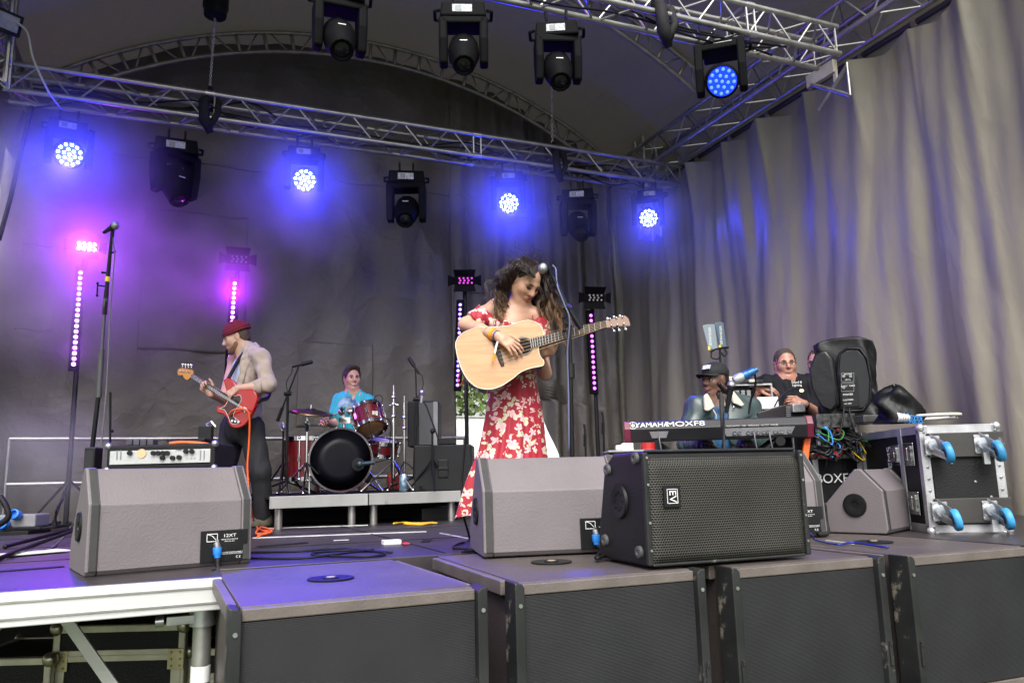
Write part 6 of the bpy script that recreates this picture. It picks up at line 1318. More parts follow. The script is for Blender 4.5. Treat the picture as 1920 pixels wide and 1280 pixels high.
def hand(S, w, d, n, side, curl=(.5, .6, .6), s=1.0, spread=.10, thumb=.5, fore=None):
    """w wrist, d towards the knuckles, n back of the hand, side the thumb side; each finger its own chain of three bones"""
    w = Vector(w); d = Vector(d).normalized(); n = (Vector(n) - d * Vector(n).dot(d)).normalized(); sd = d.cross(n); sd = sd if sd.dot(Vector(side)) > 0 else -sd
    k = s; S.cap(w, w + d * .03 * k, .024 * k, .026 * k, .012)
    for o, L_ in ((.030, .078), (.010, .084), (-.010, .080), (-.028, .070)): S.cap(w + d * .015 * k + sd * o * .6 * k, w + d * L_ * k + sd * o * k, .014 * k, .0115 * k, .012)
    for i, (o, L_, ln) in enumerate(((.031, .080, .92), (.0105, .087, 1.0), (-.0105, .083, .94), (-.029, .072, .76))):
        p = w + d * L_ * k + sd * o * k; a = 0; pd = (d + sd * spread * (1.5 - i) * .5).normalized(); r = .0092 * k
        for j, (bl, cu) in enumerate(zip((.044, .027, .022), curl)):
            a += cu * (1 + .12 * (i - 1.5) * .6); q = p + (pd * math.cos(a) - n * math.sin(a)) * (bl * ln * k); S.cap(p, q, r, r * .9, .004); p = q; r *= .9
    p = w + d * .022 * k + sd * .024 * k; q = p + (d * .62 + sd * .75 - n * .25).normalized() * .042 * k; S.cap(p, q, .0145 * k, .0115 * k, .012)
    r2 = q + (d * (.95) + sd * (.45 - thumb * .5) - n * (.15 + thumb * .5)).normalized() * .034 * k; S.cap(q, r2, .0112 * k, .0098 * k, .006); S.cap(r2, r2 + (d - n * thumb * .6).normalized() * .024 * k, .0098 * k, .008 * k, .004)
def torso(S, neck, chest, pelvis, Fd, wc, wp, dc, female=False):
    Fd, L_, U = frame3(Fd); R = (Fd, L_, ZV); chest, pelvis, neck = Vector(chest), Vector(pelvis), Vector(neck)
    S.ell(chest, (dc, wc, .19), R, .05); S.ell((chest + pelvis) / 2 + Vector((0, 0, -.01)), (dc * .9, wc * .86, .17), R, .06); S.ell(pelvis, (dc * .98, wp, .13), R, .06)
    S.cap(chest + ZV * .12, neck, .062, .049, .045)
    return Fd, L_
def fuzz(b, src, n, L_, r, rng, down=.35, dirv=None):
    """short separate hairs standing on a hair cap, so that its outline is not a shell"""
    me_v = [Vector(p) for p in src.v]; c = sum(me_v, Vector()) / len(me_v)
    for i in rng.integers(0, len(me_v), n):
        p = me_v[i]; nrm = (p - c).normalized(); d = (nrm + Vector(rng.normal(size=3)) * .45 + Vector((0, 0, -down)) + (dirv or Vector((0, 0, 0)))).normalized(); l_ = L_ * rng.uniform(.5, 1.2); q = p - nrm * .003
        b.tube([q, q + d * l_ * .5, q + (d - ZV * .25).normalized() * l_], [r, r * .8, r * .3], 3)
def hair_obj(S, m_, T, seed, n=900, L_=.016, r=.0011, wr=.0015, **k):
    src = S.mesh(wr, 140); b = B(); b.add(src.v, src.f); fuzz(b, src, n, L_, r, np.random.default_rng(seed), **k); return obj('hair', b, m_, T, smooth=True)
# ---------------------------------------------------------------- the singer
def flower_mat(name):
    m_ = bpy.data.materials.new(name); m_.use_nodes = True; N, L, P_ = nodes(m_)
    def mth(op, a, b_=None):
        n = N.new('ShaderNodeMath'); n.operation = op
        for i, q in enumerate((a, b_)):
            if q is None: continue
            if hasattr(q, 'type'): L.new(q, n.inputs[i])
            else: n.inputs[i].default_value = q
        return n.outputs[0]
    tc = N.new('ShaderNodeTexCoord'); nz = N.new('ShaderNodeTexNoise'); nz.inputs['Scale'].default_value = 22; nz.inputs['Detail'].default_value = 2; L.new(tc.outputs['Object'], nz.inputs['Vector'])
    mx = N.new('ShaderNodeMixRGB'); mx.blend_type = 'LINEAR_LIGHT'; mx.inputs[0].default_value = .022; L.new(tc.outputs['Object'], mx.inputs[1]); L.new(nz.outputs['Color'], mx.inputs[2])
    out = None
    def layer(scale, thr, petals, c1, c2, base, off):
        mp = N.new('ShaderNodeMapping'); mp.inputs['Location'].default_value = off; L.new(mx.outputs[0], mp.inputs[0])
        vo = N.new('ShaderNodeTexVoronoi'); vo.inputs['Scale'].default_value = scale; vo.inputs['Randomness'].default_value = .8; L.new(mp.outputs[0], vo.inputs['Vector'])
        sb = N.new('ShaderNodeVectorMath'); sb.operation = 'SUBTRACT'; L.new(mp.outputs[0], sb.inputs[0]); L.new(vo.outputs['Position'], sb.inputs[1])
        sp = N.new('ShaderNodeSeparateXYZ'); L.new(sb.outputs[0], sp.inputs[0]); ang = mth('ARCTAN2', sp.outputs[2], sp.outputs[0])
        rnd = N.new('ShaderNodeSeparateXYZ'); L.new(vo.outputs['Color'], rnd.inputs[0])
        lob = mth('ABSOLUTE', mth('SINE', mth('ADD', mth('MULTIPLY', ang, petals / 2), mth('MULTIPLY', rnd.outputs[0], 6.0))))
        rr = mth('MULTIPLY', mth('ADD', .45, mth('MULTIPLY', lob, .55)), mth('ADD', thr * .75, mth('MULTIPLY', rnd.outputs[1], thr * .5)))
        d = mth('DIVIDE', vo.outputs['Distance'], rr); mask = mth('LESS_THAN', d, 1.0)
        rp = N.new('ShaderNodeValToRGB'); e = rp.color_ramp.elements; e[0].color = (*c1, 1); e[1].color = (*c2, 1); e[0].position = .25; e[1].position = .95; L.new(mth('ADD', mth('MULTIPLY', d, .6), mth('MULTIPLY', nz.outputs[0], .4)), rp.inputs[0])
        m2 = N.new('ShaderNodeMixRGB'); L.new(mask, m2.inputs[0]); L.new(rp.outputs[0], m2.inputs[2])
        if isinstance(base, tuple): m2.inputs[1].default_value = (*base, 1)
        else: L.new(base, m2.inputs[1])
        return m2.outputs[0]
    o1 = layer(20, .44, 3, (.48, .46, .30), (.62, .58, .42), (.33, .004, .020), (3.3, 1.1, .7))
    o2 = layer(15, .44, 5, (.70, .30, .34), (.80, .58, .56), o1, (0, 0, 0))
    L.new(o2, P_.inputs['Base Color']); P_.inputs['Roughness'].default_value = .6; P_.inputs['Sheen Weight'].default_value = .15
    return m_
DRESS = flower_mat('floral_dress'); SK1 = skin('skin_light_tan', (.52, .30, .205))
D0 = 4.14; q = lambda x, y, dv=0: V(x, y, D0 + dv); bp = q(964, 1010); BASE = Vector((bp.x, bp.y, 0))
T = thing('person', 'woman in a red floral dress looking down and playing an acoustic guitar', 'person', BASE)
S = SDF(.0052); FB = -NH * .85 + UH * .45
H1 = Head(q(985, 527, -.06), -NH * .62 + UH * .52 - ZV * .74, .92, up=ZV + UH * .10); H1.sculpt(S, male=False)
nk = q(967, 588); ch = q(966, 640); pv = q(962, 770, .035)
torso(S, q(975, 566), ch, pv, FB, .132, .108, .080)
for s_, sx in ((931, 572), (1003, 588)): pass
shR, shL = q(932, 577, -.02), q(1002, 592, .0)
S.cap(nk, shR, .045, .046, .04); S.cap(nk, shL, .045, .045, .04)
elR, wrR = q(873, 608, -.10), q(934, 630, -.285)
S.chain([shR, q(903, 592, -.06), elR], [.049, .043, .037], .03); S.chain([elR, q(900, 618, -.2), wrR], [.037, .034, .0235], .015)
hd = q(968, 652, -.30) - wrR; hand(S, wrR, hd, -NH * .8 + UH * .25 + ZV * .45, UH + ZV, curl=(.30, .38, .3), s=.92, thumb=.1, spread=.22)
elL, wrL = q(1022, 700, .0), q(1012, 664, -.16); S.chain([shL, q(1014, 650, .01), elL], [.043, .037, .035], .02); S.chain([elL, wrL], [.034, .023], .015)
hand(S, wrL, q(1040, 653, -.2) - wrL, -NH * .55 - ZV * .65, UH * .2 - NH * .0 + ZV * .8, curl=(.9, .9, .6), s=.9, thumb=.2)
for sx in (-1, 1):
    hip = pv + UH * (.07 * sx) - ZV * .05 + NH * .02; kn = Vector((BASE.x, BASE.y, .44)) + UH * (.065 * sx - .02) + NH * .02; an = Vector((BASE.x, BASE.y, .08)) + UH * (.07 * sx - .02) + NH * .03
    S.chain([hip, kn, an], [.08, .05, .036], .03); S.cap(an - ZV * .05, an - NH * .15 - ZV * .055 + UH * .02 * sx, .034, .026, .02)
obj('body', S.mesh(), SK1, T, smooth=True)
H1.face(T, None, lipc=(.40, .10, .10), browc=(.04, .025, .02), closed=True)
# bodice, off-shoulder sleeves, straps, skirt
S = SDF(.007); Rb = (Vector(FB).normalized(), ZV.cross(Vector(FB).normalized()), ZV)
S.ell(ch - ZV * .03, (.112, .148, .16), Rb, .03); S.ell((ch + pv) / 2, (.10, .130, .18), Rb, .05)
for sx in (-1, 1): S.ell(ch + Rb[0] * .055 + Rb[1] * (.06 * sx) + ZV * .01, (.06, .066, .062), Rb, .04)
S.cut(q(960, 602), (ZV + Rb[0] * .18 + UH * .35))
S.cut(q(964, 735), -ZV)
b = S.mesh(.0015, 40); dr = obj('bodice', b, DRESS, T, smooth=True)
S = SDF(.006); S.chain([q(908, 590, -.05), q(886, 602, -.085)], [.058, .056], .02); S.cut(q(882, 603, -.08), elR - shR); S.cut(q(909, 589, -.04), shR - elR + ZV * .03); S.cap(q(915, 600, -.07), q(940, 612, -.07), .035, .05, .03)
obj('sleeve', S.mesh(.003, 60), DRESS, T, smooth=True)
S = SDF(.006); S.chain([q(1010, 612, -.0), q(1016, 640, .0)], [.058, .056], .02); obj('sleeve', S.mesh(.003, 60), DRESS, T, smooth=True)
b = B(); b.tube([q(937, 596, -.10), q(938, 575, -.08), q(935, 562, -.02), q(936, 560, .05)], .0035, 6); b.tube([q(1000, 606, -.08), q(997, 580, -.02), q(996, 578, .05)], .0035, 6); obj('strap', b, mat('dress_strap', (.3, .01, .02), .6), T, smooth=True)
rows = [(690, 958, 38), (720, 961, 45), (745, 963, 47), (790, 962, 54), (840, 959, 60), (900, 951, 74), (966, 946, 86)]
def skirt(u, v):
    t = v * (len(rows) - 1); i = min(int(t), len(rows) - 2); w = t - i; y, cx_, hw = [rows[i][k] * (1 - w) + rows[i + 1][k] * w for k in range(3)]
    c = q(cx_, y, .02); r = hw * D0 / F; th = 2 * math.pi * u; fo = 1 + v * (.065 * math.sin(9 * th + 1.5 * v) + .05 * math.sin(14 * th + 2) + .03 * math.sin(23 * th)) + .02 * math.sin(5 * th + 3 * v)
    return c + UH * (r * math.cos(th) * fo) + NH * (r * (.80 + .1 * v) * math.sin(th) * fo) + ZV * (.012 * math.sin(7 * th) * v)
b = B(); b.grid(skirt, 150, 60); obj('skirt', b, DRESS, T, smooth=True)
# wristbands and ring
b = B(); fd = (wrR - q(900, 618, -.2)).normalized()
for t_, r_, w_, m_ in ((-.035, .0285, .02, 0), (-.008, .0265, .008, 1), (-.075, .029, .004, 2)):
    b.mi = m_; b.lathe([(r_, -w_ / 2), (r_ + .002, -w_ / 2), (r_ + .002, w_ / 2), (r_, w_ / 2)], wrR + fd * t_, fd, 18)
b.mi = 3; b.tube([wrR - ZV * .024 - NH * .012, wrR - ZV * .06 - NH * .02 - UH * .012, wrR - ZV * .09 - NH * .02 - UH * .018], .006, 5); b.mi = 0; b.tube([wrR - ZV * .09 - NH * .02 - UH * .018, wrR - ZV * .135 - NH * .02 - UH * .030], .006, 5)
obj('wristbands', b, [mat('orange_band', (.75, .30, .02), .5), mat('blue_band', (.03, .06, .25), .5), STEEL, WHITE], T, smooth=2)
# hair: many wavy locks falling from a parting, dark above and blond at the tips
HAIR = mat('ombre_hair', (.030, .017, .013), .42, 0, .3, 30, spec=.5); N, L, P_ = nodes(HAIR)
tcn = N.new('ShaderNodeTexCoord'); spn = N.new('ShaderNodeSeparateXYZ'); L.new(tcn.outputs['Object'], spn.inputs[0]); nzn = N.new('ShaderNodeTexNoise'); nzn.inputs['Scale'].default_value = 14; L.new(tcn.outputs['Object'], nzn.inputs['Vector'])
adn = N.new('ShaderNodeMath'); adn.operation = 'MULTIPLY_ADD'; adn.inputs[1].default_value = .16; L.new(nzn.outputs[0], adn.inputs[0]); L.new(spn.outputs[2], adn.inputs[2])
zh = q(985, 620).z; mrn = N.new('ShaderNodeMapRange'); mrn.inputs['From Min'].default_value = zh + .02; mrn.inputs['From Max'].default_value = zh + .27; L.new(adn.outputs[0], mrn.inputs[0])
rpn = N.new('ShaderNodeValToRGB'); rpn.color_ramp.elements[0].color = (.32, .165, .06, 1); rpn.color_ramp.elements[1].color = (.022, .012, .010, 1); L.new(mrn.outputs[0], rpn.inputs[0]); L.new(rpn.outputs[0], P_.inputs['Base Color'])
rg = np.random.default_rng(21); b = B()
S0 = SDF(.008); k = H1.s
S0.ell(H1.p(-.022, 0, .036), (.100 * k, .083 * k, .092 * k), H1.R, .02); S0.cut(H1.p(.074, 0, .040), (H1.F * .62 - H1.U * .78)); cap_ = S0.mesh(.0015, 90)
for i in range(105):                                       # each lock: a bundle of fine strands sharing one wave
    th = rg.uniform(-2.85, 2.85); el = rg.uniform(-.1, 1.45)
    f, l, u = math.cos(el) * -math.cos(th), math.cos(el) * math.sin(th), math.sin(el)
    if f > .60 and u < .70 or (l < 0 and f > .25 and u < .62): continue
    p = H1.p(-.018 + .104 * f, .085 * l, .034 + .094 * u); pts = [p]; side_ = 1 if l > -.08 else -1
    v = (H1.L * (side_ * .9) * (.4 + .5 * u) + H1.F * (f * .3) + H1.U * .15).normalized(); Ln = rg.uniform(.28, .52); st = .014; nst = int(Ln / st)
    fr = rg.uniform(48, 74); phs = rg.uniform(0, 6.3); amp = rg.uniform(.006, .015); puff_ = (rg.uniform(.0, .45) if rg.random() > .12 else rg.uniform(.5, .9)) * (1 if l > 0 else .6); drift = Vector(rg.normal(size=3)) * .16
    for j in range(nst):
        t = j / nst; v = (v * .66 + Vector((0, 0, -1)) * .36 + drift * .3 + (H1.L * side_ * .30 * puff_ - H1.F * .10 * puff_) * (1 - t)).normalized(); p = p + v * st
        d = p - H1.c; lf, ll, lu = d.dot(H1.F) / k, d.dot(H1.L) / k, d.dot(H1.U) / k
        e = math.sqrt(((lf + .01) / .112) ** 2 + (ll / .092) ** 2 + ((lu - .005) / .125) ** 2)
        if e < 1: p = H1.c + d * (1 / max(e, .3)); d = p - H1.c; lf, ll, lu = d.dot(H1.F) / k, d.dot(H1.L) / k, d.dot(H1.U) / k
        if lf > -.01 and lu < .07 and abs(ll) < .074: p += H1.L * (side_ * (.076 - abs(ll)) * k)
        if ll < 0 and lf > -.02 and -.10 < lu < .075: p -= H1.F * ((lf + .02) * k * .55)
        dc_ = p - ch; g = math.sqrt((dc_.dot(Rb[0]) / .125) ** 2 + (dc_.dot(Rb[1]) / .165) ** 2 + (dc_.z / .23) ** 2)
        if g < 1: p = ch + dc_ / max(g, .4)
        pts.append(p)
    for m__ in range(11):
        o1, o2 = rg.normal(size=2) * .0075; ph2 = phs + rg.normal() * .45; am2 = amp * rg.uniform(.8, 1.25); nn = max(6, int(len(pts) * rg.uniform(.72, 1.0))); Q = []
        for j in range(nn):
            w = am2 * min(1, j / 6); tp = 1 - .55 * j / nn
            Q.append(pts[j] + H1.L * (w * math.sin(fr * j * st + ph2) + o1 * tp) + H1.F * (w * .9 * math.cos(fr * j * st + ph2) + o2 * tp))
        r0 = rg.uniform(.0010, .0021); b.tube(Q, [r0 * (1 if j < nn * .6 else 1 - .8 * (j / nn - .6) / .4) for j in range(nn)], 4)
for i in range(70):                                        # loose frizz
    th = rg.uniform(-2.6, 2.6); el = rg.uniform(.1, 1.4); p = H1.p(-.02 - .108 * math.cos(el) * math.cos(th), .09 * math.cos(el) * math.sin(th), .036 + .1 * math.sin(el)); v = (p - H1.c).normalized(); pts = [p]
    for j in range(9): v = (v + Vector(rg.normal(size=3)) * .35 - ZV * .22).normalized(); p = p + v * .013; pts.append(p)
    b.tube(pts, .0008, 3)
b.add(cap_.v, cap_.f); obj('hair', b, HAIR, T, smooth=True)

# acoustic guitar
GO = q(950, 665, -.255); GN = (-NH + ZV * .10 + UH * .06).normalized()
gp = lambda x, y, o=0: on_plane(x, y, GO, GN) + GN * o
gx = (gp(1130, 608) - gp(990, 644)).normalized(); gy = GN.cross(gx).normalized()
def g2(x, y): d = gp(x, y) - GO; return (d.dot(gx), d.dot(gy))
T = thing('acoustic_guitar', 'acoustic guitar with pale spruce top and cutaway, played by the woman in red', 'guitar', GO)
ol = [(990, 600.6), (1004, 604), (1014, 612.5), (1019, 624), (1017, 640), (1010, 650), (1010.6, 662), (1014, 670), (1019, 676), (1017.5, 685), (995, 690), (976, 697.5), (957.5, 712), (935.6, 725), (913.7, 729.5), (892, 724), (874.7, 708), (862, 682), (855, 654), (856, 638), (867, 625), (885, 617), (907, 613), (932, 613), (954, 610.6), (973, 604)]
olp = [Vector((*g2(*p), 0)) for p in ol]; sm = spline(olp + [olp[0]], 4)[:-1]; gol = [(p.x, p.y) for p in sm]
SPR = mat('spruce_top', (.44, .205, .072), .28, 0, .08, 6, 0, 1, c2=(.50, .25, .10), stretch=(1, 1, 9), coat=.5); MAH = mat('dark_mahogany', (.045, .010, .010), .2, 0, .3, 8, coat=.7)
b = B(); b.prism(gol, GO, gx, gy, GN, -.105, -.003); obj('sides', b, MAH, T, bevel=.003)
b = B(); b.prism(gol, GO, gx, gy, GN, -.002, .0); obj('top', b, SPR, T)
b = B(); b.tube([GO + gx * p[0] + gy * p[1] for p in gol + [gol[0]]], .0026, 6, False); obj('binding', b, mat('cream_binding', (.68, .60, .45), .4), T, smooth=True)
hc = gp(981, 649); b = B(); b.cyl(hc + GN * .0006, hc + GN * .0016, .050, n=36); ro = obj('rosette', b, mat('rosette_dark', (.05, .045, .04), .35, 0, .3, 80), T); b = B(); b.cyl(hc + GN * .002, hc + GN * .0028, .040, n=36); obj('sound_hole', b, mat('hole_dark', (.012, .009, .008), .9), ro)
EBO = mat('ebony', (.016, .013, .012), .4, 0, .2, 30); 
b = B(); b.prism([g2(*p) for p in [(922, 639), (928, 637), (939, 660), (946, 685), (940, 687), (935, 676), (930, 664)]], GO, gx, gy, GN, .0, .009); br = obj('bridge', b, EBO, T, bevel=.002)
b = B(); 
fa, fb, fc_, fd_ = gp(994, 635.5), gp(1136, 601.5), gp(1137.5, 614.5), gp(996, 653)
f2 = lambda v: ((v - GO).dot(gx), (v - GO).dot(gy))
b.prism([f2(fd_), f2(fc_), f2(fb), f2(fa)], GO, gx, gy, GN, .004, .010); nb_ = obj('fretboard', b, EBO, T, bevel=.001)
b = B(); b.prism([f2(gp(1000, 652)), f2(gp(1137, 615)), f2(gp(1135.5, 601)), f2(gp(1000, 636))], GO, gx, gy, GN, -.022, .0035); obj('neck', b, MAH, T, bevel=.006)
b = B(); wbase = (fa - fd_).length
for i in range(21):
    t = 1 - (1 - 2 ** (-(i) / 12)) / (1 - 2 ** (-20 / 12)); a, c = fa.lerp(fb, t), fd_.lerp(fc_, t); b.cyl(a + GN * .0105, c + GN * .0105, .0014, n=5)
obj('frets', b, STEEL, nb_)
b = B(); b.prism([f2(gp(*p)) for p in [(1136, 601), (1150, 598), (1172, 592), (1178, 597), (1181, 606), (1181.5, 611.5), (1160, 612), (1138, 615)]], GO, gx, gy, GN, -.012, .006); hs_ = obj('headstock', b, mat('headstock_veneer', (.22, .12, .08), .3, 0, .15, 14, coat=.4), T, bevel=.002)
b = B()
for x, y, x2, y2 in ((1143, 599, 1140, 597), (1155, 597, 1152, 594), (1166, 595, 1163, 592), (1146, 611, 1152, 620), (1157, 610, 1162, 619), (1169, 608, 1174, 617)): b.cyl(gp(x, y, .006), gp(x, y, .018), .005, n=8); b.cyl(gp(x, y, -.004), gp(x2, y2, -.004), .003, n=6); b.ell(gp(x2, y2, -.004), (.010, .006, .009), None, 8, 6)
obj('tuner', b, CHROME, hs_, smooth=True)
b = B()
for i in range(6): t = (i + .5) / 6; b.cyl(fb.lerp(fc_, t) + GN * .013, gp(926, 641, .012).lerp(gp(942, 683, .012), t), .0006 + .0001 * i, n=4)
obj('strings', b, mat('bronze_string', (.5, .35, .2), .3, .9), T)
b = B(); b.tube([gp(862, 690, -.11), gp(858, 705, -.09), gp(862, 716, -.09), gp(872, 700, -.10)], .004, 6); obj('jack_lead', b, mat('red_jack', (.5, .02, .03), .4), T, smooth=True)
b = B(); b.tube(spline([gp(868, 640, -.11), q(900, 590, .12), q(950, 565, .10), q(985, 590, .05), gp(1010, 640, -.09)], 6), .012, 6); one('guitar_strap', b, MAH, 'dark strap of the acoustic guitar behind the shoulder of the woman in red', 'strap', smooth=True)
# ---------------------------------------------------------------- the other people
def poly_cap(S, H, drop=.0, back=.0, thick=.004, k=1.0):
    """short hair cap"""
    s = H.s; S.ell(H.p(-.014, 0, .030), ((.098 + thick) * s, (.076 + thick) * s, (.088 + thick) * s), H.R, .02); S.ell(H.p(-.045, 0, -.02), (.062 * s, (.066 + thick) * s, .07 * s), H.R, .03)
def person(label, BASE): return thing('person', label, 'person', BASE)
DENIM = mat('black_denim', (.022, .022, .026), .75, 0, .2, 12, .2, 90); SHOE = mat('khaki_shoe', (.10, .085, .06), .7, 0, .3, 20)

# bassist
D0 = 6.06; q = lambda x, y, dv=0: V(x, y, D0 + dv); bs = on_z(490, 988, 0); D0 = bs.dot(NH) + .05; BASE = Vector((q(462, 980).x, q(462, 980).y, 0))
T = person('man in a maroon beanie and beige shirt playing a red bass', BASE); SK2 = skin('skin_pale', (.55, .33, .25))
FB = -UH * .88 - NH * .45; S = SDF(.006); SHIRT = SDF(.008); TEE = SDF(.008); JEAN = SDF(.009)
H2 = Head(q(443, 632), -UH * .90 - NH * .34 - ZV * .34, 1.02, up=ZV); H2.sculpt(S)
nk = q(464, 655); ch = q(461, 705); pv = q(455, 793); torso(S, q(455, 648), ch, pv, FB, .155, .145, .105)
sN, eN, wN = q(490, 670, -.13), q(503, 722, -.20), q(446, 727, -.285); sF, eF, wF = q(440, 674, .14), q(420, 748, .0), q(396, 739, -.235)
S.cap(nk, sN, .05, .055, .04); S.cap(nk, sF, .05, .055, .04); S.chain([sN, eN], [.052, .042], .03); S.chain([eN, q(475, 725, -.25), wN], [.040, .038, .027], .015)
S.chain([sF, eF], [.05, .042], .03); S.chain([eF, wF], [.040, .027], .015)
hand(S, wN, q(426, 741, -.30) - wN, -NH * .75 + ZV * .6, -UH * .3 + ZV * .9, curl=(.5, .7, .5), thumb=.3, spread=.15)
hand(S, wF, ZV * .75 - UH * .55 - NH * .1, NH, UH + ZV * .3, curl=(1.1, 1.2, .8), thumb=.3)
legs = [((472, 800, -.05), (487, 884, -.12), (495, 968, -.03)), ((438, 800, .08), (420, 885, .02), (432, 972, .1))]
for h_, k_, a_ in legs: S.chain([q(*h_), q(*k_), q(*a_)], [.085, .06, .042], .03); S.cap(q(*a_) - ZV * .03, q(*a_) - ZV * .05 - UH * .1, .036, .03, .02)
obj('body', S.mesh(), SK2, T, smooth=True); H2.face(T, None, browc=(.10, .05, .03), lipc=(.45, .20, .17), closed=False)
b = SDF(.006); k = H2.s; b.ell(H2.p(.030, 0, -.045), (.069 * k, .066 * k, .081 * k), H2.R, .02)
for s_ in (-1, 1): b.cap(H2.p(-.005, .052 * s_, -.055), H2.p(.058, .024 * s_, -.099), .025 * k, .023 * k, .03)
b.ell(H2.p(.077, 0, -.106), .0225 * k, None, .02); b.cut(H2.p(.05, 0, -.060), (H2.F * .55 + H2.U * .8)); obj('beard', b.mesh(.001, 160), mat('short_beard', (.17, .085, .045), .8, 0, .3, 60, .3, 200), T, smooth=True)
b = SDF(.006); poly_cap(b, H2, thick=.003); b.cut(H2.p(.012, 0, 0), H2.F); b.cut(H2.p(0, 0, -.055), -H2.U); hair_obj(b, mat('brown_hair', (.07, .04, .025), .7, 0, .3, 60), T, 5, 400, .010)
BN = mat('maroon_knit', (.15, .008, .022), .9, 0, .2, 30, .5, 160)
b = SDF(.006); b.ell(H2.p(-.020, 0, .052), (.108 * k, .086 * k, .088 * k), H2.R, .02); b.cut(H2.p(0, 0, .030), (H2.F * -.05 - H2.U)); bn = obj('beanie', b.mesh(.0015, 140), BN, T, smooth=True)
b = B(); rg_ = []
for i in range(49):
    a = 2 * math.pi * i / 48; rg_.append(H2.p(-.018 + .108 * math.cos(a), .088 * math.sin(a), .040 - .012 * math.cos(a)))
b.tube(rg_, .0125, 8, False); b2 = [p + H2.U * .016 * k for p in rg_]; b.tube(b2, .0125, 8, False); obj('brim', b, BN, bn, smooth=True)
JEAN.ell(pv, (.118, .158, .12), (Vector(FB).normalized(), ZV.cross(Vector(FB).normalized()), ZV), .05)
for h_, k_, a_ in legs: JEAN.chain([q(*h_), q(*k_), q(*a_)], [.104, .080, .066], .04)
for h_, k_, a_ in legs: JEAN.cut(q(*a_) - ZV * .015, -ZV) if 0 else None
JEAN.ell(pv + Vector(FB).normalized() * .025 - ZV * .03, (.125, .165, .15), (Vector(FB).normalized(), ZV.cross(Vector(FB).normalized()), ZV), .05)
obj('jeans', JEAN.mesh(.004, 35), DENIM, T, smooth=True)
b = SDF(.007)
for h_, k_, a_ in legs: p = q(*a_); b.chain([p - ZV * .0 + UH * .02, p - ZV * .045 + UH * .015, p - ZV * .055 - UH * .12 - NH * .03], [.05, .052, .043], .03)
b.cut(Vector((0, 0, .004)), -ZV); obj('shoes', b.mesh(), SHOE, T, smooth=True)
Rb = (Vector(FB).normalized(), ZV.cross(Vector(FB).normalized()), ZV)
TEE.ell(ch - ZV * .0, (.130, .158, .18), Rb, .03); TEE.ell((ch + pv) / 2, (.128, .150, .19), Rb, .04); TEE.cut(q(452, 660), (Vector(FB) * .5 + ZV)); obj('t_shirt', TEE.mesh(.002, 40), mat('pale_blue_tee', (.50, .56, .66), .8, 0, .08, 10), T, smooth=True)
SHIRT.ell(ch, (.128, .172, .20), Rb, .04); SHIRT.ell((ch + pv) / 2, (.135, .172, .20), Rb, .05); SHIRT.ell(pv + ZV * .05, (.140, .178, .15), Rb, .05); SHIRT.cap(nk, sN, .062, .066, .05); SHIRT.cap(nk, sF, .06, .064, .05); SHIRT.chain([sN, eN, q(480, 725, -.24)], [.068, .060, .052], .04); SHIRT.chain([sF, eF], [.07, .06], .03)
fo = Vector(FB).normalized(); lf_ = ZV.cross(fo)
SHIRT.cut(ch + fo * .088, fo + ZV * .12 - NH * .10)
SHIRT.cut(q(450, 813), -ZV - UH * .15); SHIRT.cut(q(474, 724, -.25), -UH * 1 - NH * .3) if 0 else None
sb = SHIRT.mesh(.0032, 46, 4); SH = mat('beige_shirt', (.40, .32, .275), .85, 0, .10, 6, .55, 13, stretch=(1, 1, .55)); so = obj('overshirt', sb, SH, T, smooth=True)
b = SDF(.007); b.chain([q(478, 646, .02), q(482, 652, -.03), q(470, 660, -.10), q(457, 672, -.13)], [.02, .025, .022, .015], .015); b.chain([q(478, 646, .02), q(466, 652, .07)], [.02, .02], .01); obj('collar', b.mesh(), SH, so, smooth=True)
b = B(); b.tube([q(473, 662, -.15), q(462, 690, -.17), q(455, 720, -.175)], .004, 5); b.tube([q(468, 688, -.165), q(483, 690, -.175)], .003, 5); b.tube([q(469, 688, -.165), q(468, 705, -.175), q(482, 707, -.18), q(483, 690, -.175)], .0025, 5); obj('seam', b, SH, so, smooth=True)
b = B(); b.tube([q(489, 725, -.235), q(480, 725.5, -.245)], [.066, .062], 12); obj('cuff', b, SH, so, smooth=2)
# red bass
GO = q(440, 750, -.30); GN = (-NH + ZV * .05 - UH * .12).normalized(); gp = lambda x, y, o=0: on_plane(x, y, GO, GN) + GN * o
gx = (gp(360, 704) - gp(440, 755)).normalized(); gy = GN.cross(gx).normalized()
def g2(x, y): d = gp(x, y) - GO; return (d.dot(gx), d.dot(gy))
T = thing('bass_guitar', 'glossy red bass with amber headstock, held by the man in the beanie', 'bass guitar', GO)
ol = [(418, 712), (424, 708), (433, 710), (441, 718), (446, 727), (455, 730), (468, 729), (478, 734), (482, 744), (480, 756), (472, 775), (462, 793), (450, 801), (438, 802), (430, 796), (425, 783), (417, 776), (408, 774), (405, 767), (408, 761), (417, 761), (424, 752), (426, 742), (422, 726)]
sm = spline([Vector((*g2(*p), 0)) for p in ol + [ol[0]]], 4)[:-1]; gol = [(p.x, p.y) for p in sm]
REDB = mat('red_gloss', (.36, .006, .006), .2, 0, .05, 5, coat=.35); b = B(); b.prism(gol, GO, gx, gy, GN, -.042, 0); obj('bass_body', b, REDB, T, bevel=.008, smooth=2)
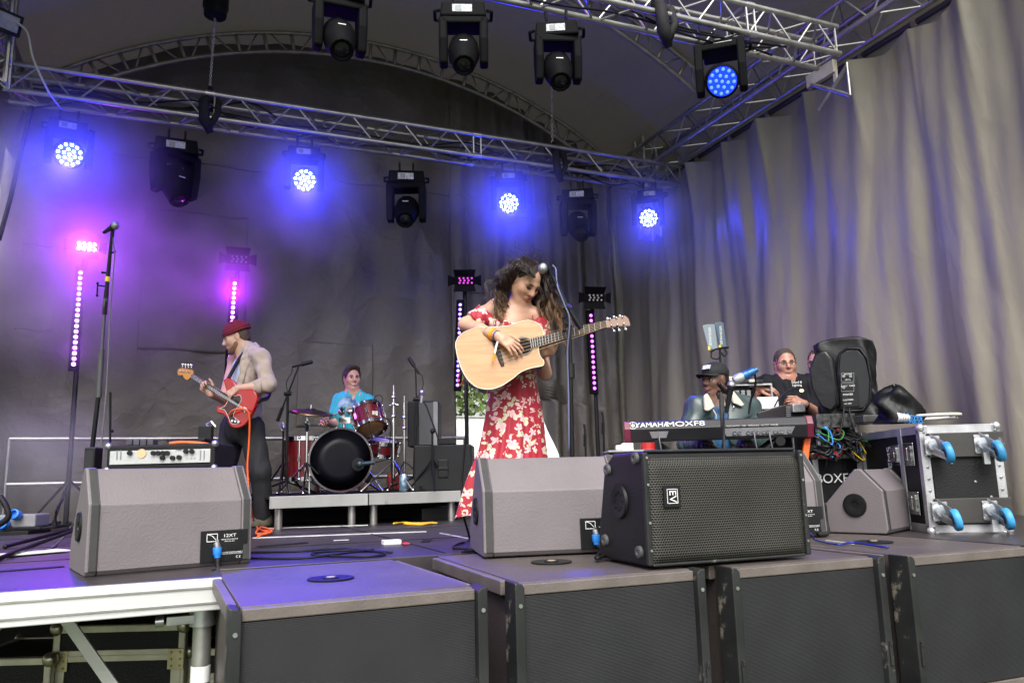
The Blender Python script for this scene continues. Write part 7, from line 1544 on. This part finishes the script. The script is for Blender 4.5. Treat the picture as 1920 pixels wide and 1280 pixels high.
b = B(); pg = [Vector((*g2(*p), 0)) for p in [(428, 742), (441, 742), (451, 741), (452, 752), (444, 765), (438, 780), (449, 790), (441, 795), (432, 791), (428, 780), (421, 768), (411, 766), (421, 762), (427, 752), (428, 742)]]; pg = spline(pg, 3)[:-1]; b.prism([(p.x, p.y) for p in pg], GO, gx, gy, GN, .001, .003); pk = obj('pickguard', b, mat('tortoise_plate', (.035, .008, .010), .2, 0, .4, 20), T)
b = B(); b.tube([GO + gx * p.x + gy * p.y + GN * .003 for p in pg + [pg[0]]], .0018, 5, False); obj('pickguard_edge', b, WHITE, pk)
b = B()
for x, y in ((437, 789), (443, 790), (449, 791)): b.cyl(gp(x, y, .003), gp(x, y, .018), .009, n=10)
obj('knob', b, CHROME, T, smooth=2)
b = B(); b.prism([g2(*p) for p in [(455, 768), (459, 762), (465, 766), (460, 774)]], GO, gx, gy, GN, .001, .012); obj('bridge', b, CHROME, T, bevel=.002)
b = B(); b.prism([g2(*p) for p in [(438, 752), (442, 748), (448, 753), (444, 758)]], GO, gx, gy, GN, .001, .009); obj('pickup', b, BLK, T, bevel=.002)
b = B(); na, nb2, nc, nd = gp(361, 701), gp(358, 707.5), gp(432, 752), gp(436, 745); f2 = lambda v: ((v - GO).dot(gx), (v - GO).dot(gy))
b.prism([f2(x) for x in (na, nb2, nc, nd)], GO, gx, gy, GN, -.012, .010); nko = obj('neck', b, mat('maple', (.45, .26, .10), .35, 0, .1, 8), T, bevel=.003)
b = B(); b.prism([f2(x) for x in (na, nb2, nc, nd)], GO, gx, gy, GN, .0105, .014); obj('fretboard', b, EBO, nko)
b = B()
for i in range(20): t = 1 - 2 ** (-i / 12); t = t / (1 - 2 ** (-20 / 12)); b.cyl(na.lerp(nd, t) + GN * .015, nb2.lerp(nc, t) + GN * .015, .0012, n=4)
obj('frets', b, STEEL, nko)
b = B(); b.prism([g2(*p) for p in [(363, 702), (357, 709), (352, 713), (346, 709), (343, 703), (336, 704), (333, 699), (335, 692), (341, 690), (352, 692), (362, 694)]], GO, gx, gy, GN, -.008, .008); hs_ = obj('headstock', b, mat('amber_maple', (.50, .19, .03), .25, 0, .12, 10, coat=.6), T, bevel=.002)
b = B()
for i in range(4): x = 340 + i * 5.5; y = 696 + i * .6; b.cyl(gp(x, y, .006), gp(x, y, .02), .006, n=8); b.cyl(gp(x + 1, y - 6, -.006), gp(x + 2, y - 12, -.006), .004, n=6); b.ell(gp(x + 2, y - 13, -.006), (.012, .008, .012), None, 8, 6)
obj('tuner', b, CHROME, hs_, smooth=True)
b = B()
for i in range(4): t = (i + .5) / 4; b.cyl(na.lerp(nb2, t) + GN * .018, gp(457 + i * 1.4, 764 + i * 2, .014), .0011, n=4)
obj('strings', b, STEEL, T)
b = B(); b.tube(spline([gp(424, 710, -.03), q(452, 668, -.10), q(478, 650, .02), q(505, 735, .05), gp(480, 752, -.03)], 6), .016, 6); one('bass_strap', b, BLK, 'black strap of the red bass over the shoulder of the bassist', 'strap', smooth=True)
b = B(); cable(b, [gp(432, 780, .02), gp(440, 772, .05), gp(455, 768, .06), gp(468, 770, .05), gp(470, 785, .02), q(467, 830, -.30), q(464, 880, -.3), q(470, 950, -.3), on_z(480, 985, .012), on_z(495, 995, .012), on_z(512, 992, .012), on_z(500, 998, .014), on_z(480, 1000, .012), on_z(490, 988, .02), on_z(510, 996, .02), on_z(483, 1005, .012)], .0075); one('orange_cable', b, ORANGE, 'bright orange lead from the red bass, coiled on the deck by the shoe', 'cable', smooth=True)

# drummer
D0 = 7.42; q = lambda x, y, dv=0: V(x, y, D0 + dv); bs = q(662, 850); BASE = Vector((bs.x, bs.y, .247))
T = person('smiling drummer in a turquoise printed t-shirt seated behind the kit', BASE); SK3 = skin('skin_fair', (.50, .27, .19))
FB = -NH * .95 + UH * .12; S = SDF(.0065); H3 = Head(q(660, 709), -NH * .86 + UH * .42 - ZV * .03, .98); H3.sculpt(S)
nk = q(661, 737); ch = q(662, 773); pv = q(662, 832); torso(S, q(660, 731), ch, pv, FB, .155, .14, .105)
sR, sL = q(637, 752), q(690, 753); eR, wR = q(627, 797, -.06), q(613, 791, -.26); eL, wL = q(701, 797, -.06), q(688, 806, -.28)
S.cap(nk, sR, .05, .055, .04); S.cap(nk, sL, .05, .055, .04)
for a, c, d in ((sR, eR, wR), (sL, eL, wL)): S.chain([a, c], [.052, .042], .03); S.chain([c, d], [.04, .027], .015)
hand(S, wR, q(608, 786, -.34) - wR, ZV * .8 - UH * .4, -UH * .2 - NH, curl=(.9, 1.1, .8), thumb=.6); hand(S, wL, -NH - UH * .2, ZV, -UH, curl=(.9, 1.1, .8), thumb=.6)
for s_ in (-1, 1):
    hp = pv + UH * .09 * s_; kn = Vector((hp.x, hp.y, hp.z)) - NH * .42 + UH * .10 * s_; ft = Vector((kn.x, kn.y, .33)); S.chain([hp, kn, ft], [.085, .06, .042], .03); S.cap(ft - ZV * .04, ft - ZV * .045 - NH * .14, .036, .03, .02)
obj('body', S.mesh(), SK3, T, smooth=True); H3.face(T, None, smile=1, teeth=True, browc=(.03, .018, .012), brow=.0052)
TQ = mat('turquoise_tee', (.035, .36, .42), .8, 0, .07, 8); N, L, P_ = nodes(TQ)
S = SDF(.008); Rb = (Vector(FB).normalized(), ZV.cross(Vector(FB).normalized()), ZV); S.ell(ch, (.122, .168, .19), Rb, .04); S.ell((ch + pv) / 2, (.122, .158, .20), Rb, .05); S.cap(nk, sR, .056, .064, .04); S.cap(nk, sL, .056, .064, .04); S.chain([sR, q(630, 775, -.04)], [.07, .066], .03); S.chain([sL, q(697, 775, -.04)], [.07, .066], .03); S.ell(q(660, 726), .085, None, .02, 'sub')
ts = obj('t_shirt', S.mesh(.005, 30, 2), TQ, T, smooth=True)
def decal(parent, name, pts, D, m_, push=.0):
    """a printed patch that follows the garment: a small grid dropped on the chest"""
    b = B(); b.prism([((x - pts[0][0]) * D / F, (pts[0][1] - y) * D / F) for x, y in pts], V(pts[0][0], pts[0][1], D), UH, ZV, NH, -.002, .002); return obj(name, b, m_, parent)
me = ts.data; me.materials.append(mat('print_blue', (.05, .16, .34), .8, 0, .4, 14, c2=(.35, .48, .55))); me.materials.append(mat('print_green', (.14, .28, .06), .8, 0, .3, 18, c2=(.45, .42, .10))); me.materials.append(mat('print_dark', (.01, .14, .15), .8, 0, .3, 10))
cc_ = q(660, 768)
for p in me.polygons:
    c = p.center + T.location; d = c - cc_; x, z = d.dot(UH), d.z
    if d.dot(NH) < -.03:
        if (x + .02) ** 2 + (z - .03) ** 2 < .0085 and z > .02: p.material_index = 1
        elif abs(x - .02 - .02 * math.sin(z * 60)) < .075 and -.02 < z < .045 and x > -.03: p.material_index = 2
        elif -.11 < z < .01 and any(abs(x - t) < .013 for t in (-.055, -.015, .035)): p.material_index = 3
S = SDF(.009)
S.ell(pv - ZV * .01, (.122, .155, .11), Rb, .04)
for s_ in (-1, 1): hp = pv + UH * .09 * s_; kn = hp - NH * .42 + UH * .10 * s_; S.chain([hp, kn, Vector((kn.x, kn.y, .36))], [.1, .075, .06], .04)
obj('trousers', S.mesh(.004, 30), DENIM, T, smooth=True)
S = SDF(.0055); poly_cap(S, H3, thick=.008); S.ell(H3.p(.045, 0, .094), (.050, .060, .030), H3.R, .02); S.cut(H3.p(.066, 0, .068), (H3.F * .92 - H3.U * .38)); S.cut(H3.p(-.0, 0, -.045), (H3.F * .5 - H3.U)); hair_obj(S, mat('dark_brown_hair', (.030, .016, .011), .55, 0, .3, 60, .4, 150), T, 6, 1400, .014, .0011, .002, down=.1, dirv=H3.F * .35)
b = B(); b.tube([wR + ZV * .0 - UH * .005, wR + UH * .008], .032, 12); obj('wristband', b, mat('orange_wristband', (.8, .2, .02), .5), T, smooth=2)
stk = mat('maple_stick', (.62, .52, .38), .5)
for lab, a, c in [('pale drumstick in the hand of the drummer, raised over the cymbal', q(603, 788, -.33), q(638, 772, -.5)), ('lower pale drumstick of the drummer beside the crash cymbal', q(611, 789, -.34), q(596, 780, -.45))]:
    b = B(); b.tube([a, a.lerp(c, .9), c], [.008, .006, .008], 8); one('drumstick', b, stk, lab, 'drumstick', 'drumsticks', smooth=True)
T = thing('drum_stool', 'round black stool under the drummer', 'stool', Vector((pv.x, pv.y, .247)))
b = B(); b.lathe([(.0, -.17), (.17, -.165), (.18, -.12), (.16, -.10), (0, -.095)], pv, (0, 0, 1), 24); obj('seat', b, BLK, T, smooth=2)
b = B(); b.cyl(Vector((pv.x, pv.y, .26)), pv - ZV * .16, .02); obj('column', b, CHROME, T, smooth=2)
for k in range(3): a = k * 2.09; b = B(); b.cyl(Vector((pv.x, pv.y, .42)), Vector((pv.x + .25 * math.cos(a), pv.y + .25 * math.sin(a), .255)), .012); obj('leg', b, CHROME, T, smooth=2)
# keyboard player
D0 = 5.72; q = lambda x, y, dv=0: V(x, y, D0 + dv); bs = q(1355, 850); BASE = Vector((bs.x, bs.y, 0))
T = person('man in a black cap and green jacket with cream collar seated at the keyboard', BASE); SK4 = skin('skin_dark_brown', (.115, .054, .035))
FB = -NH * .9 - UH * .35; S = SDF(.0062); H4 = Head(q(1340, 712), -UH * .80 - NH * .58 - ZV * .02, 1.04); H4.sculpt(S)
nk = q(1352, 744); ch = q(1356, 790); pv = q(1358, 865); torso(S, q(1346, 735), ch, pv, FB, .165, .16, .115)
sR, sL = q(1308, 768, -.02), q(1402, 766, .0); eR, wR = q(1292, 830, -.10), q(1320, 835, -.36); eL, wL = q(1424, 830, -.08), q(1395, 835, -.36)
S.cap(nk, sR, .055, .055, .04); S.cap(nk, sL, .055, .055, .04)
for a, c, d in ((sR, eR, wR), (sL, eL, wL)): S.chain([a, c], [.055, .045], .03); S.chain([c, d], [.043, .03], .015); hand(S, d, -NH, ZV, UH * (1 if a is sR else -1), curl=(.5, .5, .4))
for s_ in (-1, 1):
    hp = pv + UH * .1 * s_; kn = hp - NH * .42 + UH * .08 * s_ - ZV * .02; ft = Vector((kn.x, kn.y, .085)); S.chain([hp, kn, ft], [.088, .062, .044], .03); S.cap(ft - ZV * .04, ft - ZV * .045 - NH * .14, .036, .03, .02)
obj('body', S.mesh(), SK4, T, smooth=True); H4.face(T, None, lipc=(.30, .10, .095), browc=(.012, .008, .006), irisc=(.02, .012, .01))
k = H4.s; CAP = mat('black_cap_cloth', (.018, .018, .020), .75, 0, .2, 20, .2, 120)
S = SDF(.006); S.ell(H4.p(-.014, 0, .050), (.108 * k, .086 * k, .082 * k), H4.R, .02); S.cut(H4.p(0, 0, .030), -H4.U + H4.F * .02); cp_ = obj('cap', S.mesh(), CAP, T, smooth=True)
b = B()
def brim(u, v): a = (-1 + 2 * u) * 1.15; r = .085 + .082 * v; return H4.p(-.005 + (r + .012 * v) * math.cos(a), (.086 + .004 * v) * math.sin(a) * (1 - .08 * v), .036 - .004 * v - .022 * (math.sin(a) ** 2) * v)
b.grid(brim, 20, 6); obj('brim', b, CAP, cp_, smooth=True, solid=.004)
b = B(); b.prism([(-.032, -.017), (.032, -.017), (.032, .017), (-.032, .017)], H4.p(.083, .012, .085) + H4.F * .008, H4.L, (H4.U * .85 - H4.F * .5).normalized(), (H4.F * .85 + H4.U * .5).normalized(), -.004, .006); pt_ = obj('patch', b, mat('white_patch', (.55, .55, .56), .7, 0, .35, 60), cp_)
S = SDF(.006); poly_cap(S, H4, thick=.004); S.cut(H4.p(.0, 0, 0), H4.F); S.cut(H4.p(0, 0, -.05), -H4.U); obj('hair', S.mesh(), mat('black_hair', (.008, .007, .006), .9, 0, .3, 80, .5, 200), T, smooth=True)
b = SDF(.006); b.ell(H4.p(.032, 0, -.05), (.068 * k, .062 * k, .080 * k), H4.R, .02); b.ell(H4.p(.077, 0, -.107), .022 * k, None, .02); b.cut(H4.p(.05, 0, -.082), (H4.F * .35 + H4.U)); obj('beard', b.mesh(), mat('black_stubble', (.025, .013, .009), .8, 0, .3, 80), T, smooth=True)
JK = mat('dark_green_nylon', (.040, .062, .062), .38, 0, .12, 6, .25, 12)
Rb = (Vector(FB).normalized(), ZV.cross(Vector(FB).normalized()), ZV); fo = Rb[0]
S = SDF(.009); S.ell(ch, (.128, .180, .19), Rb, .04); S.ell((ch + pv) / 2, (.125, .165, .2), Rb, .05); S.cut(q(1352, 757), ZV + fo * .25); obj('t_shirt', S.mesh(.003, 30), mat('navy_print_tee', (.012, .022, .075), .8, 0, .5, 16, c2=(.02, .13, .30)), T, smooth=True)
S = SDF(.0085); S.ell(ch, (.135, .205, .20), Rb, .04); S.ell((ch + pv) / 2, (.145, .200, .21), Rb, .05); S.ell(pv, (.145, .20, .13), Rb, .05); S.cap(nk, sR, .07, .088, .05); S.cap(nk, sL, .07, .088, .05)
for a, c, d in ((sR, eR, wR), (sL, eL, wL)): S.chain([a, c, d], [.096, .082, .058], .04)
for zc in (.10, 0, -.1, -.2): S.ell(ch + fo * .17 + ZV * zc, (.09, .058, .12), Rb, .012, 'sub')
S.ell(q(1346, 738), .085, None, .03, 'sub'); jk = obj('jacket', S.mesh(.0065, 28, 9), JK, T, smooth=True)
CREAM = mat('cream_fleece', (.62, .56, .46), .95, 0, .1, 60, .5, 180)
def flat_collar(pts, th=.016):
    b = B(); O = V(*pts[0], D0 - .15); b.prism([((x - pts[0][0]) * D0 / F, (pts[0][1] - y) * D0 / F) for x, y in pts], O, UH, ZV, (NH + ZV * .35).normalized(), -th, th); return obj('collar', b, CREAM, jk, bevel=.01, smooth=True)
flat_collar([(1319, 742), (1326, 737), (1332, 748), (1338, 762), (1326, 770), (1318, 768)]); flat_collar([(1361, 722), (1372, 730), (1392, 758), (1386, 762), (1370, 754), (1368, 740)])
b = B(); b.ell(q(1376, 763, -.16), (.010, .006, .010), None, 8, 6); obj('snap', b, CHROME, jk, smooth=True)
b = B(); b.tube([q(1337, 768, -.145), q(1343, 778, -.15), q(1342, 795, -.15)], .005, 6); obj('zip', b, mat('brass_zip', (.5, .42, .3), .4, .6), jk)
S = SDF(.009); S.ell(pv - ZV * .02, (.13, .17, .11), Rb, .04)
for s_ in (-1, 1): hp = pv + UH * .1 * s_; kn = hp - NH * .42 + UH * .08 * s_ - ZV * .02; S.chain([hp, kn, Vector((kn.x, kn.y, .12))], [.105, .08, .064], .04)
obj('trousers', S.mesh(.004, 30), DENIM, T, smooth=True)
def stool(label, pv):
    T = thing('stool', label, 'stool', Vector((pv.x, pv.y, 0)), 'stools behind the keyboard')
    b = B(); b.lathe([(0, -.19), (.16, -.185), (.17, -.14), (.15, -.12), (0, -.115)], pv, (0, 0, 1), 20); obj('seat', b, BLK, T, smooth=2)
    for k in range(4): a = k * 1.571 + .6; b = B(); b.cyl(pv + Vector((.1 * math.cos(a), .1 * math.sin(a), -.18)), Vector((pv.x + .17 * math.cos(a), pv.y + .17 * math.sin(a), 0)), .012); obj('leg', b, STAND, T, smooth=2)
stool('black stool under the keyboard player', pv)

# the man at the mixing desk and his neighbour
POLO = mat('black_polo_cloth', (.005, .005, .008), .8, 0, .2, 8, .15, 60)
def seated(label, D0, hc, fwd, sc_, nk, ch, pv, sR, sL, eR, wR, eL, wL, hd, skn, fat, hairc, smile=0, wc=.19, logo=True):
    q = lambda x, y, dv=0: V(x, y, D0 + dv); bs = q(*pv); T = person(label, Vector((bs.x, bs.y, 0))); S = SDF(.0065); FB = -NH
    H = Head(q(*hc), fwd, sc_); H.sculpt(S, fat=fat); ch, pv, nk = q(*ch), q(*pv), q(*nk); torso(S, nk + ZV * .05, ch, pv, FB, wc, .18, .14)
    A = [q(*x) for x in (sR, eR, wR)]; C = [q(*x) for x in (sL, eL, wL)]
    for a in (A, C): S.cap(nk, a[0], .06, .062, .05); S.chain(a[:2], [.062, .05], .03); S.chain(a[1:], [.048, .031], .015)
    for a, (d, n, sd, cu) in zip((A, C), hd): hand(S, a[2], d, n, sd, curl=cu, s=1.05)
    for s_ in (-1, 1):
        hp = pv + UH * .1 * s_; kn = hp - NH * .35 + UH * .06 * s_; ft = Vector((kn.x, kn.y, .085)); S.chain([hp, kn, ft], [.1, .07, .045], .03); S.cap(ft - ZV * .04, ft - ZV * .045 - NH * .14, .036, .03, .02)
    obj('body', S.mesh(), skn, T, smooth=True); H.face(T, None, smile=smile, browc=(.06, .035, .022), lipc=(.45, .18, .15))
    Rb = (-NH, ZV.cross(-NH), ZV); S = SDF(.0085); S.ell(ch, (.155, wc + .02, .21), Rb, .04); S.ell((ch + pv) / 2, (.175, wc + .025, .22), Rb, .05); S.ell(pv, (.165, wc + .02, .13), Rb, .05)
    for a in (A, C): S.cap(nk, a[0], .072, .086, .05); S.chain([a[0], a[0].lerp(a[1], .85)], [.09, .078], .03)
    S.ell(nk + ZV * .06 - NH * .05, .07, None, .02, 'sub'); S.cap(nk - NH * .12 + ZV * .03, nk - NH * .17 - ZV * .06, .035, .012, .01, 'sub')
    po = obj('polo_shirt', S.mesh(.005, 24, 3), POLO, T, smooth=True)
    S = SDF(.01); S.ell(pv - ZV * .03, (.16, .2, .12), Rb, .04)
    for s_ in (-1, 1): hp = pv + UH * .1 * s_; kn = hp - NH * .35 + UH * .06 * s_; S.chain([hp, kn, Vector((kn.x, kn.y, .1))], [.115, .085, .066], .04)
    obj('trousers', S.mesh(.004, 30), DENIM, T, smooth=True)
    S = SDF(.006); poly_cap(S, H, thick=.003); S.cut(H.p(.064, 0, .070), (H.F * .92 - H.U * .38)); S.cut(H.p(0, 0, -.05), H.F * .6 - H.U * .7); hair_obj(S, mat('short_hair', hairc, .7, 0, .3, 60, .4, 180), T, 8, 1200, .013, .0010, .0015, down=.2, dirv=H.F * .2)
    b = B(); k = H.s
    for s_ in (-1, 1):
        ring = [H.p(.103, .031 * s_ + .021 * math.cos(a), -.005 + .0145 * math.sin(a)) for a in [2 * math.pi * i / 16 for i in range(17)]]; b.tube(ring, .0016, 5, False); b.tube([H.p(.103, .052 * s_, .0), H.p(.06, .076 * s_, .004), H.p(-.01, .082 * s_, .0)], .0017, 5)
    b.tube([H.p(.103, .010, -.001), H.p(.106, 0, .002), H.p(.103, -.010, -.001)], .0016, 5); obj('glasses', b, BLKM, T, smooth=True)
    return T, po, ch, pv
SK5 = skin('skin_ruddy', (.40, .195, .14))
T, po, ch, pv = seated('heavy man with glasses in a black polo shirt behind the mixing desk', 6.3, (1472, 682), -NH * .96 - UH * .10 - ZV * .06, 1.06, (1474, 714), (1474, 758), (1474, 840), (1436, 724, 0), (1515, 724, 0), (1417, 768, -.08), (1419, 726, -.26), (1527, 772, -.06), (1508, 757, -.30),
    [(UH * .8 - ZV * .1 - NH * .3, ZV * .8 - NH * .5, -NH, (.3, .5, .4)), (-UH * .9 + ZV * .15 - NH * .2, -NH * .8 + ZV * .4, ZV, (.6, .9, .6))], SK5, .003, (.05, .032, .022))
for s_, dy in (('Sound &', .012), ('Lighting', -.012)): text(s_, .026, V(1494, 719, 6.3 - .175) + ZV * dy, UH, ZV, WHITE, po, sx=.95)
b = B(); b.lathe([(.033, -.008), (.036, -.008), (.036, .008), (.033, .008)], V(1513, 759, 6.02), UH - ZV * .2, 14); obj('watch', b, BLK, T, smooth=2)
stool('black stool under the man in the polo shirt', pv)
T, po, ch, pv = seated('second man with glasses, mostly hidden behind the covered loudspeaker', 6.75, (1533, 680), -NH * .75 - UH * .62 - ZV * .1, 1.0, (1536, 712), (1538, 752), (1540, 838), (1508, 722, .05), (1570, 724, .05), (1520, 790, 0), (1530, 800, -.2), (1580, 790, 0), (1560, 800, -.2),
    [(-NH, ZV, UH, (.4, .5, .4)), (-NH, ZV, -UH, (.4, .5, .4))], SK5, .0, (.035, .02, .014), wc=.17)
stool('black stool under the second man behind the covered loudspeaker', pv)
